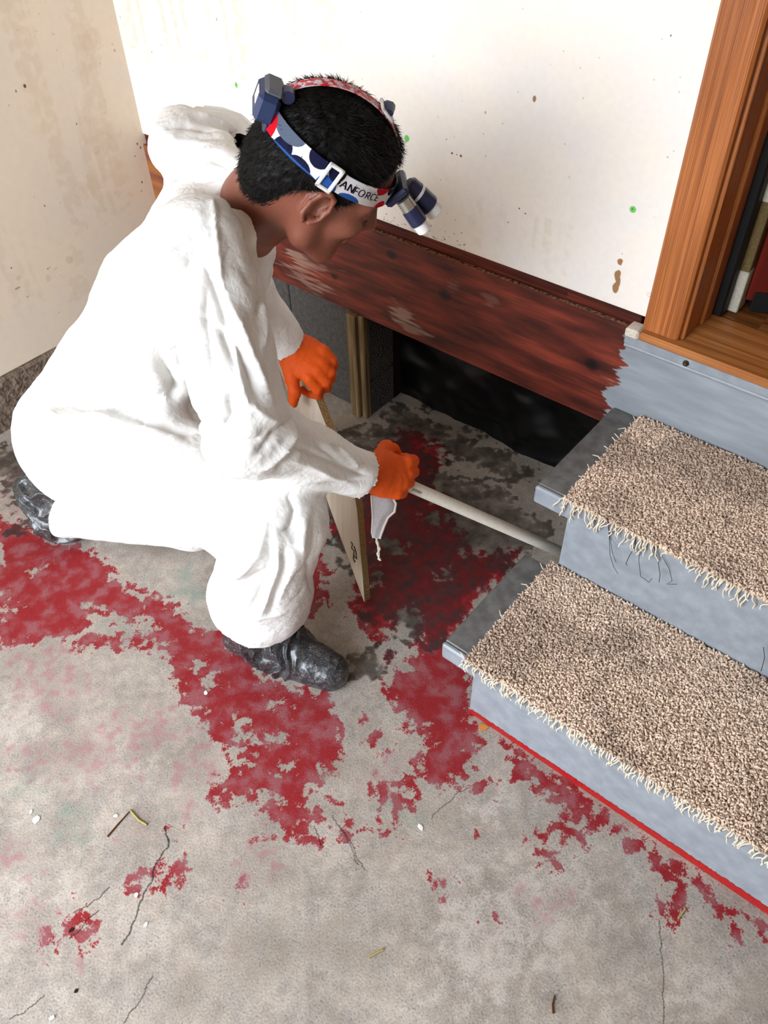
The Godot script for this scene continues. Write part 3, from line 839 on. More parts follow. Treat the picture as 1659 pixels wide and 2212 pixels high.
const LEFT := -0.823
const BACK_TOP := 0.659
const RIGHT := 4.2
const FRONT := 3.1
const DOOR_X0 := -0.55      # the open garage door behind the camera
const DOOR_X1 := 1.25
const DOOR_TOP := 2.75
const CEIL := 2.90

func build_room() -> void:
	# floor
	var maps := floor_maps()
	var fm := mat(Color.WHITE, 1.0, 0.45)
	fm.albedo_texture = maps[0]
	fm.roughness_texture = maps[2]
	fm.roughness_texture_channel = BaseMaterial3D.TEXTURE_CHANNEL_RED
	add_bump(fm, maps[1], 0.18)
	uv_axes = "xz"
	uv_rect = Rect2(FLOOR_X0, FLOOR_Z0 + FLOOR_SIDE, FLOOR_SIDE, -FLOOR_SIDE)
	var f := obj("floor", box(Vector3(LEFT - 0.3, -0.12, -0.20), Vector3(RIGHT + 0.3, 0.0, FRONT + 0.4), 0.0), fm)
	structure(f, "worn grey concrete garage floor with flaking red paint", "floor")
	# driveway outside the open garage door
	uv_axes = "xy"
	uv_rect = Rect2(0, 0, 1, 1)
	var con := tri_mat(blotch(71, Color(0.30, 0.29, 0.28), Color(0.42, 0.40, 0.38), 0.03), Vector3(1.1, 1.1, 1.1), 0.9, 0.3)
	var d := obj("floor_driveway", box(Vector3(-8.0, -0.14, FRONT + 0.4), Vector3(9.0, -0.02, 14.0), 0.0), con)
	structure(d, "concrete driveway outside the open garage door", "driveway")
	var added_fence := base("added_fence", Vector3(0.0, 0, 11.0))  # unseen row of boards, added to block low sky light
	tag(added_fence, "dark boards added out of view past the driveway to block low sky light", "added_fence")
	var fw := tri_mat(upright(wood(73, Color(0.16, 0.13, 0.10), Color(0.27, 0.22, 0.17), 256, 256, 10)), Vector3(3, 1, 3), 0.9, 0.2)
	for k in 60:
		obj("added_fence_board", box(Vector3(-7.0 + k * 0.25, -0.02, 0.0), Vector3(-6.76 + k * 0.25, 1.6, 0.03), 0.0), fw, added_fence)
	# left wall: painted sheet on a concrete kerb
	var wl := base("wall_left")
	structure(wl, "cream painted left wall above a bare concrete kerb", "wall")
	var brown := Color(0.42, 0.25, 0.13)
	var lt := wall_map(Rect2(-0.02, 0.166, 1.75, 1.20), 620.0, Color(0.90, 0.835, 0.755), 31, [[0.3240, 0.8780, 0.0042, 0.0050, Color(0.40, 0.24, 0.13, 1.0), 0.30], [0.3518, 0.8733, 0.0012, 0.0030, Color(0.16, 0.12, 0.09, 1.0), 0.30], [0.2086, 0.7491, 0.0012, 0.0030, Color(0.16, 0.12, 0.09, 1.0), 0.30], [0.3761, 0.5775, 0.0012, 0.0026, Color(0.16, 0.12, 0.09, 1.0), 0.30], [0.4288, 0.4066, 0.0014, 0.0018, Color(0.16, 0.12, 0.09, 1.0), 0.30], [0.4219, 0.4080, 0.0010, 0.0014, Color(0.40, 0.24, 0.13, 1.0), 0.30], [0.5315, 0.4552, 0.0014, 0.0020, Color(0.16, 0.12, 0.09, 1.0), 0.30], [0.5364, 0.3933, 0.0080, 0.0030, Color(0.45, 0.38, 0.32, 0.5), 0.30], [0.0485, 0.6076, 0.0012, 0.0020, Color(0.16, 0.12, 0.09, 1.0), 0.30], [0.0305, 0.6385, 0.0020, 0.0030, Color(0.16, 0.12, 0.09, 1.0), 0.30], [0.0223, 0.6251, 0.0015, 0.0030, Color(0.16, 0.12, 0.09, 1.0), 0.30], [0.0458, 0.5279, 0.0020, 0.0030, Color(0.16, 0.12, 0.09, 1.0), 0.30], [0.0547, 0.5036, 0.0010, 0.0020, Color(0.16, 0.12, 0.09, 1.0), 0.30], [0.0932, 0.7550, 0.0040, 0.0010, Color(0.62, 0.54, 0.45, 0.16), 0.30], [0.2269, 0.6095, 0.0080, 0.0020, Color(0.62, 0.54, 0.45, 0.16), 0.30], [0.4068, 0.3969, 0.0080, 0.0050, Color(0.62, 0.54, 0.45, 0.16), 0.30], [0.0362, 0.9076, 0.0020, 0.0030, Color(0.45, 0.38, 0.32, 0.5), 0.30], [0.0333, 0.8920, 0.0025, 0.0030, Color(0.45, 0.38, 0.32, 0.5), 0.30], [-0.0036, 0.8878, 0.0012, 0.0012, Color(0.40, 0.24, 0.13, 1.0), 0.30], [0.5231, 0.4196, 0.0100, 0.0080, Color(0.62, 0.54, 0.45, 0.16), 0.30], [0.4369, 0.3803, 0.0080, 0.0120, Color(0.62, 0.54, 0.45, 0.16), 0.30], [0.3553, 0.4042, 0.0120, 0.0120, Color(0.62, 0.54, 0.45, 0.16), 0.30], [0.1706, 0.6570, 0.0100, 0.0060, Color(0.62, 0.54, 0.45, 0.16), 0.30], [0.5167, 0.3569, 0.0040, 0.0020, Color(0.45, 0.38, 0.32, 0.5), 0.30], [0.1045, 0.7810, 0.0010, 0.0014, Color(0.45, 0.38, 0.32, 0.5), 0.40], [0.5312, 0.4331, 0.0009, 0.0008, Color(0.45, 0.38, 0.32, 0.5), 0.40], [0.2330, 0.5972, 0.0006, 0.0014, Color(0.45, 0.38, 0.32, 0.5), 0.40], [0.0812, 0.9765, 0.0013, 0.0010, Color(0.45, 0.38, 0.32, 0.5), 0.40], [0.2062, 0.9722, 0.0011, 0.0019, Color(0.45, 0.38, 0.32, 0.5), 0.40], [0.2472, 0.9880, 0.0014, 0.0019, Color(0.45, 0.38, 0.32, 0.5), 0.40], [0.4415, 0.2669, 0.0015, 0.0016, Color(0.45, 0.38, 0.32, 0.5), 0.40], [0.0894, 0.8725, 0.0014, 0.0012, Color(0.45, 0.38, 0.32, 0.5), 0.40], [0.3971, 0.6112, 0.0015, 0.0012, Color(0.45, 0.38, 0.32, 0.5), 0.40], [0.3823, 0.8472, 0.0009, 0.0016, Color(0.45, 0.38, 0.32, 0.5), 0.40], [0.1476, 0.5314, 0.0009, 0.0016, Color(0.45, 0.38, 0.32, 0.5), 0.40], [0.2971, 1.0006, 0.0012, 0.0011, Color(0.45, 0.38, 0.32, 0.5), 0.40], [0.2014, 0.9698, 0.0011, 0.0014, Color(0.45, 0.38, 0.32, 0.5), 0.40], [-0.0019, 0.9662, 0.0011, 0.0013, Color(0.45, 0.38, 0.32, 0.5), 0.40], [0.3722, 0.2971, 0.0011, 0.0014, Color(0.45, 0.38, 0.32, 0.5), 0.40], [0.3982, 0.3728, 0.0015, 0.0011, Color(0.45, 0.38, 0.32, 0.5), 0.40], [0.2692, 0.4696, 0.0010, 0.0017, Color(0.45, 0.38, 0.32, 0.5), 0.40], [0.2307, 0.6186, 0.0012, 0.0019, Color(0.45, 0.38, 0.32, 0.5), 0.40], [0.2947, 0.5003, 0.0010, 0.0017, Color(0.45, 0.38, 0.32, 0.5), 0.40], [0.1125, 0.7508, 0.0009, 0.0015, Color(0.45, 0.38, 0.32, 0.5), 0.40], [0.2572, 0.9766, 0.0009, 0.0016, Color(0.45, 0.38, 0.32, 0.5), 0.40], [0.3277, 0.5679, 0.0012, 0.0013, Color(0.45, 0.38, 0.32, 0.5), 0.40], [0.2253, 0.2780, 0.0016, 0.0016, Color(0.45, 0.38, 0.32, 0.5), 0.40], [0.2702, 0.3657, 0.0015, 0.0011, Color(0.45, 0.38, 0.32, 0.5), 0.40], [0.2273, 1.0222, 0.0007, 0.0019, Color(0.45, 0.38, 0.32, 0.5), 0.40], [0.2057, 0.9336, 0.0007, 0.0013, Color(0.45, 0.38, 0.32, 0.5), 0.40], [0.3557, 0.3111, 0.0371, 0.0334, Color(0.74, 0.62, 0.48, 0.10), 0.70], [0.1439, 0.8648, 0.0300, 0.0248, Color(0.74, 0.62, 0.48, 0.10), 0.70], [0.2503, 0.5791, 0.0332, 0.0292, Color(0.74, 0.62, 0.48, 0.10), 0.70], [0.1473, 0.6815, 0.0474, 0.0309, Color(0.74, 0.62, 0.48, 0.10), 0.70], [0.3287, 0.4063, 0.0251, 0.0273, Color(0.74, 0.62, 0.48, 0.10), 0.70], [0.0955, 0.9334, 0.0344, 0.0233, Color(0.74, 0.62, 0.48, 0.10), 0.70], [0.2323, 0.2523, 0.0270, 0.0537, Color(0.74, 0.62, 0.48, 0.10), 0.70], [0.1065, 0.9206, 0.0280, 0.0457, Color(0.74, 0.62, 0.48, 0.10), 0.70], [0.1837, 0.7411, 0.0239, 0.0398, Color(0.74, 0.62, 0.48, 0.10), 0.70], [0.2134, 0.5842, 0.0258, 0.0322, Color(0.74, 0.62, 0.48, 0.10), 0.70]], [[0.02, 0.40, 0.45, 1.37, 0.10], [0.45, 1.2, 0.3, 1.37, 0.08]])
	var lm := mat(Color.WHITE, 0.62, 0.4)
	lm.albedo_texture = lt
	uv_axes = "zy"
	uv_rect = Rect2(-0.02, 0.166, 1.75, 1.20)
	obj("wall_panel", box(Vector3(LEFT - 0.12, 0.166, -0.01), Vector3(LEFT, CEIL, FRONT), 0.002), lm, wl)
	uv_axes = "xy"
	uv_rect = Rect2(0, 0, 1, 1)
	var kerb := tri_mat(blotch(41, Color(0.36, 0.31, 0.27), Color(0.56, 0.49, 0.43), 0.03, 512, 512, 1.6), Vector3(2.2, 2.2, 2.2), 0.92, 0.3)
	add_bump(kerb, relief(256, 256, grain(45, 0.12, 4, 256, 256, 256, 256)), 0.4)
	obj("kerb", box(Vector3(LEFT - 0.14, -0.02, -0.01), Vector3(LEFT + 0.012, 0.165, FRONT), 0.008), kerb, wl)
	# back wall: painted sheet, rim board and concrete blocks
	var wb := base("wall_back")
	structure(wb, "white painted back wall with a red stained rim board over concrete blocks", "wall")
	var bt := wall_map(Rect2(LEFT, BACK_TOP, 1.66, 0.84), 900.0, Color(0.955, 0.93, 0.90), 21, [[-0.3720, 0.8825, 0.0058, 0.0065, Color(0.42, 0.78, 0.36, 0.95), 0.25], [-0.3720, 0.8825, 0.0012, 0.0012, Color(0.16, 0.12, 0.09, 1.0), 0.20], [0.1782, 0.8758, 0.0065, 0.0070, Color(0.42, 0.78, 0.36, 0.95), 0.25], [0.7334, 0.8707, 0.0066, 0.0066, Color(0.42, 0.78, 0.36, 0.95), 0.08], [0.7323, 0.8713, 0.0012, 0.0012, Color(0.16, 0.12, 0.09, 1.0), 0.10], [0.4924, 1.0235, 0.0035, 0.0060, Color(0.62, 0.46, 0.32, 1.0), 0.30], [0.2874, 0.8999, 0.0013, 0.0013, Color(0.16, 0.12, 0.09, 1.0), 0.30], [0.3034, 0.8742, 0.0025, 0.0025, Color(0.40, 0.24, 0.13, 1.0), 0.30], [0.3157, 0.8742, 0.0012, 0.0012, Color(0.40, 0.24, 0.13, 1.0), 0.30], [0.3268, 0.8739, 0.0025, 0.0025, Color(0.40, 0.24, 0.13, 1.0), 0.30], [0.4832, 0.8016, 0.0016, 0.0016, Color(0.16, 0.12, 0.09, 1.0), 0.30], [0.4991, 0.7949, 0.0014, 0.0014, Color(0.16, 0.12, 0.09, 1.0), 0.30], [0.4591, 0.7634, 0.0013, 0.0015, Color(0.40, 0.24, 0.13, 1.0), 0.30], [0.3822, 0.9748, 0.0020, 0.0030, Color(0.45, 0.38, 0.32, 0.5), 0.30], [0.7301, 0.7770, 0.0010, 0.0015, Color(0.62, 0.46, 0.32, 1.0), 0.30], [0.7308, 0.7589, 0.0018, 0.0030, Color(0.62, 0.46, 0.32, 1.0), 0.30], [0.7376, 1.1713, 0.0013, 0.0013, Color(0.16, 0.12, 0.09, 1.0), 0.30], [0.6142, 1.1162, 0.0010, 0.0010, Color(0.45, 0.38, 0.32, 0.5), 0.30], [0.7783, 0.9815, 0.0016, 0.0016, Color(0.45, 0.38, 0.32, 0.5), 0.30], [0.7785, 0.8680, 0.0030, 0.0015, Color(0.62, 0.54, 0.45, 0.16), 0.30], [0.5696, 0.9558, 0.0012, 0.0012, Color(0.45, 0.38, 0.32, 0.5), 0.30], [0.5896, 0.8956, 0.0030, 0.0030, Color(0.62, 0.54, 0.45, 0.16), 0.30], [0.5182, 1.0879, 0.0030, 0.0010, Color(0.62, 0.54, 0.45, 0.16), 0.30], [-0.4099, 1.0232, 0.0020, 0.0040, Color(0.45, 0.38, 0.32, 0.5), 0.30], [-0.6503, 0.9276, 0.0014, 0.0020, Color(0.45, 0.38, 0.32, 0.5), 0.30], [-0.6971, 0.9030, 0.0020, 0.0020, Color(0.40, 0.24, 0.13, 1.0), 0.30], [0.3239, 0.9853, 0.0010, 0.0010, Color(0.45, 0.38, 0.32, 0.5), 0.30], [0.8049, 0.7118, 0.0060, 0.0055, Color(0.78, 0.75, 0.71, 0.6), 0.30], [0.8037, 0.7125, 0.0042, 0.0040, Color(0.92, 0.89, 0.86, 1.0), 0.30], [-0.8061, 0.9696, 0.0020, 0.0030, Color(0.45, 0.38, 0.32, 0.5), 0.30], [-0.7961, 0.9545, 0.0030, 0.0060, Color(0.62, 0.54, 0.45, 0.16), 0.30], [0.7298, 0.7586, 0.0050, 0.0075, Color(0.62, 0.46, 0.32, 1.0), 0.60], [0.7287, 0.7282, 0.0065, 0.0130, Color(0.62, 0.46, 0.32, 1.0), 0.35], [0.7308, 0.7023, 0.0062, 0.0110, Color(0.62, 0.46, 0.32, 1.0), 0.35], [0.7333, 0.7160, 0.0055, 0.0120, Color(0.62, 0.46, 0.32, 1.0), 0.30], [0.3474, 0.6753, 0.0022, 0.0013, Color(0.30, 0.22, 0.17, 0.7), 0.40], [0.2831, 0.6672, 0.0022, 0.0006, Color(0.30, 0.22, 0.17, 0.7), 0.40], [0.1716, 0.6736, 0.0018, 0.0008, Color(0.30, 0.22, 0.17, 0.7), 0.40], [0.3200, 0.7271, 0.0009, 0.0012, Color(0.30, 0.22, 0.17, 0.7), 0.40], [0.1080, 0.6729, 0.0007, 0.0016, Color(0.30, 0.22, 0.17, 0.7), 0.40], [0.2176, 0.7118, 0.0019, 0.0015, Color(0.30, 0.22, 0.17, 0.7), 0.40], [0.1509, 0.6656, 0.0016, 0.0008, Color(0.30, 0.22, 0.17, 0.7), 0.40], [0.2916, 0.6716, 0.0014, 0.0015, Color(0.30, 0.22, 0.17, 0.7), 0.40], [0.2397, 0.6655, 0.0009, 0.0011, Color(0.30, 0.22, 0.17, 0.7), 0.40], [0.2400, 0.6801, 0.0012, 0.0012, Color(0.30, 0.22, 0.17, 0.7), 0.40], [0.2082, 0.6799, 0.0018, 0.0008, Color(0.30, 0.22, 0.17, 0.7), 0.40], [0.2028, 0.6754, 0.0017, 0.0009, Color(0.30, 0.22, 0.17, 0.7), 0.40], [0.2476, 0.6794, 0.0020, 0.0010, Color(0.30, 0.22, 0.17, 0.7), 0.40], [0.2683, 0.6668, 0.0014, 0.0008, Color(0.30, 0.22, 0.17, 0.7), 0.40], [0.3361, 0.6718, 0.0019, 0.0010, Color(0.30, 0.22, 0.17, 0.7), 0.40], [0.3328, 0.6711, 0.0011, 0.0012, Color(0.30, 0.22, 0.17, 0.7), 0.40], [0.3175, 0.6942, 0.0016, 0.0007, Color(0.30, 0.22, 0.17, 0.7), 0.40], [0.2584, 0.6680, 0.0018, 0.0015, Color(0.30, 0.22, 0.17, 0.7), 0.40], [0.2377, 0.6787, 0.0007, 0.0011, Color(0.30, 0.22, 0.17, 0.7), 0.40], [0.1397, 0.6803, 0.0012, 0.0014, Color(0.30, 0.22, 0.17, 0.7), 0.40], [0.1183, 0.6665, 0.0017, 0.0011, Color(0.30, 0.22, 0.17, 0.7), 0.40], [0.2514, 0.6934, 0.0014, 0.0014, Color(0.30, 0.22, 0.17, 0.7), 0.40], [0.2360, 0.7057, 0.0017, 0.0007, Color(0.30, 0.22, 0.17, 0.7), 0.40], [0.1999, 0.6966, 0.0012, 0.0008, Color(0.30, 0.22, 0.17, 0.7), 0.40], [0.2273, 0.6718, 0.0016, 0.0010, Color(0.30, 0.22, 0.17, 0.7), 0.40], [0.1736, 0.6729, 0.0013, 0.0015, Color(0.30, 0.22, 0.17, 0.7), 0.40], [0.3502, 0.6782, 0.0007, 0.0013, Color(0.30, 0.22, 0.17, 0.7), 0.40], [0.2776, 0.6913, 0.0012, 0.0007, Color(0.30, 0.22, 0.17, 0.7), 0.40], [0.2620, 0.6656, 0.0018, 0.0014, Color(0.30, 0.22, 0.17, 0.7), 0.40], [0.2108, 0.7104, 0.0009, 0.0015, Color(0.30, 0.22, 0.17, 0.7), 0.40], [0.2252, 0.6871, 0.0018, 0.0016, Color(0.30, 0.22, 0.17, 0.7), 0.40], [0.3496, 0.6634, 0.0006, 0.0011, Color(0.30, 0.22, 0.17, 0.7), 0.40], [0.1148, 0.6825, 0.0015, 0.0013, Color(0.30, 0.22, 0.17, 0.7), 0.40], [0.2195, 0.6690, 0.0021, 0.0013, Color(0.30, 0.22, 0.17, 0.7), 0.40], [0.1071, 0.6664, 0.0016, 0.0009, Color(0.30, 0.22, 0.17, 0.7), 0.40], [0.2108, 0.6886, 0.0012, 0.0015, Color(0.30, 0.22, 0.17, 0.7), 0.40], [0.2883, 0.6761, 0.0009, 0.0010, Color(0.30, 0.22, 0.17, 0.7), 0.40], [0.2960, 0.7366, 0.0007, 0.0007, Color(0.30, 0.22, 0.17, 0.7), 0.40], [0.2924, 0.6918, 0.0007, 0.0014, Color(0.30, 0.22, 0.17, 0.7), 0.40], [0.3041, 0.6817, 0.0011, 0.0010, Color(0.30, 0.22, 0.17, 0.7), 0.40], [0.2003, 0.6938, 0.0011, 0.0009, Color(0.30, 0.22, 0.17, 0.7), 0.40], [0.3383, 0.7025, 0.0021, 0.0014, Color(0.30, 0.22, 0.17, 0.7), 0.40], [0.1284, 0.6661, 0.0015, 0.0015, Color(0.30, 0.22, 0.17, 0.7), 0.40], [0.3275, 0.6790, 0.0021, 0.0008, Color(0.30, 0.22, 0.17, 0.7), 0.40], [0.1635, 0.6709, 0.0010, 0.0009, Color(0.30, 0.22, 0.17, 0.7), 0.40], [0.1367, 0.6723, 0.0006, 0.0011, Color(0.30, 0.22, 0.17, 0.7), 0.40], [0.7729, 1.0903, 0.0011, 0.0012, Color(0.45, 0.38, 0.32, 0.5), 0.30], [0.7868, 0.9941, 0.0013, 0.0009, Color(0.45, 0.38, 0.32, 0.5), 0.30], [0.7237, 1.1638, 0.0009, 0.0013, Color(0.45, 0.38, 0.32, 0.5), 0.30], [0.1782, 0.7786, 0.0013, 0.0008, Color(0.45, 0.38, 0.32, 0.5), 0.30], [0.0566, 1.1074, 0.0013, 0.0009, Color(0.45, 0.38, 0.32, 0.5), 0.30], [0.2476, 1.0554, 0.0007, 0.0011, Color(0.45, 0.38, 0.32, 0.5), 0.30], [0.0506, 0.8974, 0.0008, 0.0011, Color(0.45, 0.38, 0.32, 0.5), 0.30], [0.7691, 1.1133, 0.0014, 0.0007, Color(0.45, 0.38, 0.32, 0.5), 0.30], [0.4248, 0.9625, 0.0014, 0.0015, Color(0.45, 0.38, 0.32, 0.5), 0.30], [0.3898, 0.8890, 0.0014, 0.0013, Color(0.45, 0.38, 0.32, 0.5), 0.30], [0.8214, 0.9273, 0.0010, 0.0013, Color(0.45, 0.38, 0.32, 0.5), 0.30], [-0.0207, 0.9384, 0.0013, 0.0012, Color(0.45, 0.38, 0.32, 0.5), 0.30], [0.1150, 1.0896, 0.0008, 0.0007, Color(0.45, 0.38, 0.32, 0.5), 0.30], [0.0534, 0.9755, 0.0006, 0.0014, Color(0.45, 0.38, 0.32, 0.5), 0.30], [0.2633, 0.9408, 0.0011, 0.0007, Color(0.45, 0.38, 0.32, 0.5), 0.30], [-0.1442, 1.0360, 0.0014, 0.0007, Color(0.45, 0.38, 0.32, 0.5), 0.30], [0.2907, 0.8132, 0.0011, 0.0006, Color(0.45, 0.38, 0.32, 0.5), 0.30], [0.7233, 1.1007, 0.0007, 0.0009, Color(0.45, 0.38, 0.32, 0.5), 0.30], [0.4483, 1.1687, 0.0011, 0.0012, Color(0.45, 0.38, 0.32, 0.5), 0.30], [0.0459, 0.9561, 0.0008, 0.0006, Color(0.45, 0.38, 0.32, 0.5), 0.30], [0.4546, 1.0279, 0.0013, 0.0008, Color(0.45, 0.38, 0.32, 0.5), 0.30], [0.3078, 0.9087, 0.0007, 0.0010, Color(0.45, 0.38, 0.32, 0.5), 0.30], [0.5422, 1.1147, 0.0009, 0.0012, Color(0.45, 0.38, 0.32, 0.5), 0.30], [0.2746, 0.8082, 0.0013, 0.0014, Color(0.45, 0.38, 0.32, 0.5), 0.30], [0.2830, 1.0911, 0.0011, 0.0010, Color(0.45, 0.38, 0.32, 0.5), 0.30], [0.3806, 0.9320, 0.0014, 0.0014, Color(0.45, 0.38, 0.32, 0.5), 0.30], [-0.1278, 0.6871, 0.0011, 0.0009, Color(0.45, 0.38, 0.32, 0.5), 0.30], [0.5947, 1.0448, 0.0010, 0.0012, Color(0.45, 0.38, 0.32, 0.5), 0.30], [-0.0573, 0.9641, 0.0009, 0.0007, Color(0.45, 0.38, 0.32, 0.5), 0.30], [0.5805, 1.0937, 0.0010, 0.0015, Color(0.45, 0.38, 0.32, 0.5), 0.30]], [[-0.80, -0.30, 0.86, 1.5, 0.14], [-0.30, 0.02, 1.0, 1.5, 0.08], [0.35, 0.62, 0.67, 0.80, 0.08]])
	var bm := mat(Color.WHITE, 0.55, 0.4)
	bm.albedo_texture = bt
	uv_rect = Rect2(LEFT, BACK_TOP, 1.66, 0.84)
	obj("wall_panel", box(Vector3(LEFT - 0.1, BACK_TOP, -0.10), Vector3(0.83, CEIL, 0.004), 0.0015), bm, wb)
	obj("wall_panel", box(Vector3(1.74, BACK_TOP - 0.02, -0.10), Vector3(RIGHT, CEIL, 0.004), 0.0015), bm, wb)
	obj("wall_panel", box(Vector3(0.83, 2.50, -0.10), Vector3(1.74, CEIL, 0.004), 0.0015), bm, wb)
	# rim board: red stained wood on the left, painted grey on the right
	var rect := Rect2(LEFT, 0.363, 2.0, 0.266)
	uv_rect = rect
	var rm := mat(Color.WHITE, 0.42, 0.5)
	rm.albedo_texture = board_map(rect)
	obj("rim_board", box(Vector3(LEFT - 0.05, 0.363, -0.035), Vector3(1.177, 0.629, 0.012), 0.002), rm, wb).set_meta("label", "wide red stained board, painted grey beside the steps")
	uv_rect = Rect2(0, 0, 1, 1)
	var grey := grey_paint()
	obj("rim_board", box(Vector3(1.177, 0.363, -0.035), Vector3(RIGHT, 0.629, 0.012), 0.0), grey, wb)
	var dk := tri_mat(wood(55, Color(0.22, 0.07, 0.04), Color(0.46, 0.18, 0.11), 512, 256, 16), Vector3(1.6, 5, 5), 0.5)
	obj("ledge_strip", box(Vector3(LEFT - 0.05, 0.625, -0.04), Vector3(0.80, 0.664, -0.001), 0.002), dk, wb)
	var dust := begin()
	var rng := RandomNumberGenerator.new()
	rng.seed = 77
	var ln := []
	var x := LEFT
	while x < 0.78:
		ln.append(Vector3(x, 0.6295, 0.0115 - absf(rng.randfn()) * 0.0015))
		x += 0.012
	var xr := 0.78
	while xr > LEFT:
		ln.append(Vector3(xr, 0.6295, 0.001 + rng.randf() * 0.003))
		xr -= 0.012
	slab(dust, ln, Vector3(0, 0.0012, 0))
	obj("dust_line", dust.commit(), tri_mat(blotch(58, Color(0.30, 0.17, 0.12), Color(0.62, 0.49, 0.40), 0.12, 256, 256, 2.2), Vector3(3, 3, 3), 0.95, 0.1), wb).set_meta("label", "pale dust lying along the top of the board")
	# concrete blocks under the board, their end forming the side of the opening
	var blk := tri_mat(blotch(61, Color(0.27, 0.26, 0.25), Color(0.37, 0.355, 0.34), 0.05), Vector3(2.2, 2.2, 2.2), 0.9, 0.3)
	add_bump(blk, relief(256, 256, grain(65, 0.2, 4, 256, 256, 256, 256)), 0.25)
	var mortar := tri_mat(blotch(62, Color(0.30, 0.29, 0.28), Color(0.40, 0.39, 0.37), 0.08), Vector3(4, 4, 4), 0.95, 0.2)
	obj("mortar", box(Vector3(LEFT, -0.01, -0.118), Vector3(0.024, 0.363, -0.016), 0.0), mortar, wb)
	for row in 2:
		var y0: float = [0.002, 0.134][row]
		var y1: float = [0.126, 0.362][row]
		var edges: Array = [[-0.823, -0.475, -0.375, 0.03], [-0.823, -0.675, -0.280, 0.03]][row]
		for c in 3:
			obj("concrete_block", box(Vector3(edges[c] + 0.004, y0, -0.12), Vector3(edges[c + 1] - (0.0 if c == 2 else 0.004), y1, -0.010), 0.003), blk, wb)
	# strips of raw wood nailed up the edge of the blocks
	var pine := tri_mat(upright(wood(66, Color(0.36, 0.29, 0.19), Color(0.58, 0.49, 0.35), 512, 512, 16)), Vector3(5, 1.6, 5), 0.75)
	var post := base("trim_1", Vector3.ZERO)
	structure(post, "pair of raw wooden strips standing at the edge of the concrete blocks", "trim")
	obj("wood_strip", box(Vector3(-0.024, 0.001, -0.010), Vector3(0.010, 0.361, 0.026), 0.003), pine, post)
	obj("wood_strip", box(Vector3(0.012, 0.001, -0.010), Vector3(0.031, 0.361, 0.016), 0.004), pine, post)
	# the rest of the garage, out of the picture: right wall, front wall with the open door, ceiling
	var plain := tri_mat(wood(69, Color(0.74, 0.70, 0.63), Color(0.84, 0.80, 0.73), 256, 256, 10, 0.3), Vector3(1, 3, 3), 0.85, 0.3)
	structure(obj("wall_right", box(Vector3(RIGHT, -0.02, -0.1), Vector3(RIGHT + 0.12, CEIL, FRONT), 0.0), plain), "plain right wall of the garage", "wall")
	var wf := base("wall_front")
	structure(wf, "front wall of the garage around the open door behind the camera", "wall")
	obj("wall_panel", box(Vector3(LEFT - 0.12, -0.02, FRONT), Vector3(DOOR_X0, CEIL, FRONT + 0.14), 0.0), plain, wf)
	obj("wall_panel", box(Vector3(DOOR_X1, -0.02, FRONT), Vector3(RIGHT + 0.12, CEIL, FRONT + 0.14), 0.0), plain, wf)
	obj("wall_panel", box(Vector3(DOOR_X0, DOOR_TOP, FRONT), Vector3(DOOR_X1, CEIL, FRONT + 0.14), 0.0), plain, wf)
	structure(obj("ceiling", box(Vector3(LEFT - 0.2, CEIL, -0.12), Vector3(RIGHT + 0.2, CEIL + 0.12, FRONT + 0.2), 0.0), plain), "plain garage ceiling", "ceiling")

func upright(t: ImageTexture) -> ImageTexture:
	var im := t.get_image()
	im.rotate_90(CLOCKWISE)
	return ImageTexture.create_from_image(im)

func grey_paint(worn := false) -> StandardMaterial3D:
	var m := tri_mat(blotch(82, Color(0.33, 0.325, 0.315), Color(0.43, 0.43, 0.42), 0.03, 512, 512, 1.6) if worn else blotch(81, Color(0.515, 0.54, 0.565), Color(0.595, 0.62, 0.645), 0.025, 512, 512, 1.2), Vector3(1.7, 1.7, 1.7), 0.42, 0.5)
	add_bump(m, relief(256, 128, grain(84, 0.03, 3, 20, 128, 256, 128)), 0.06)
	return m

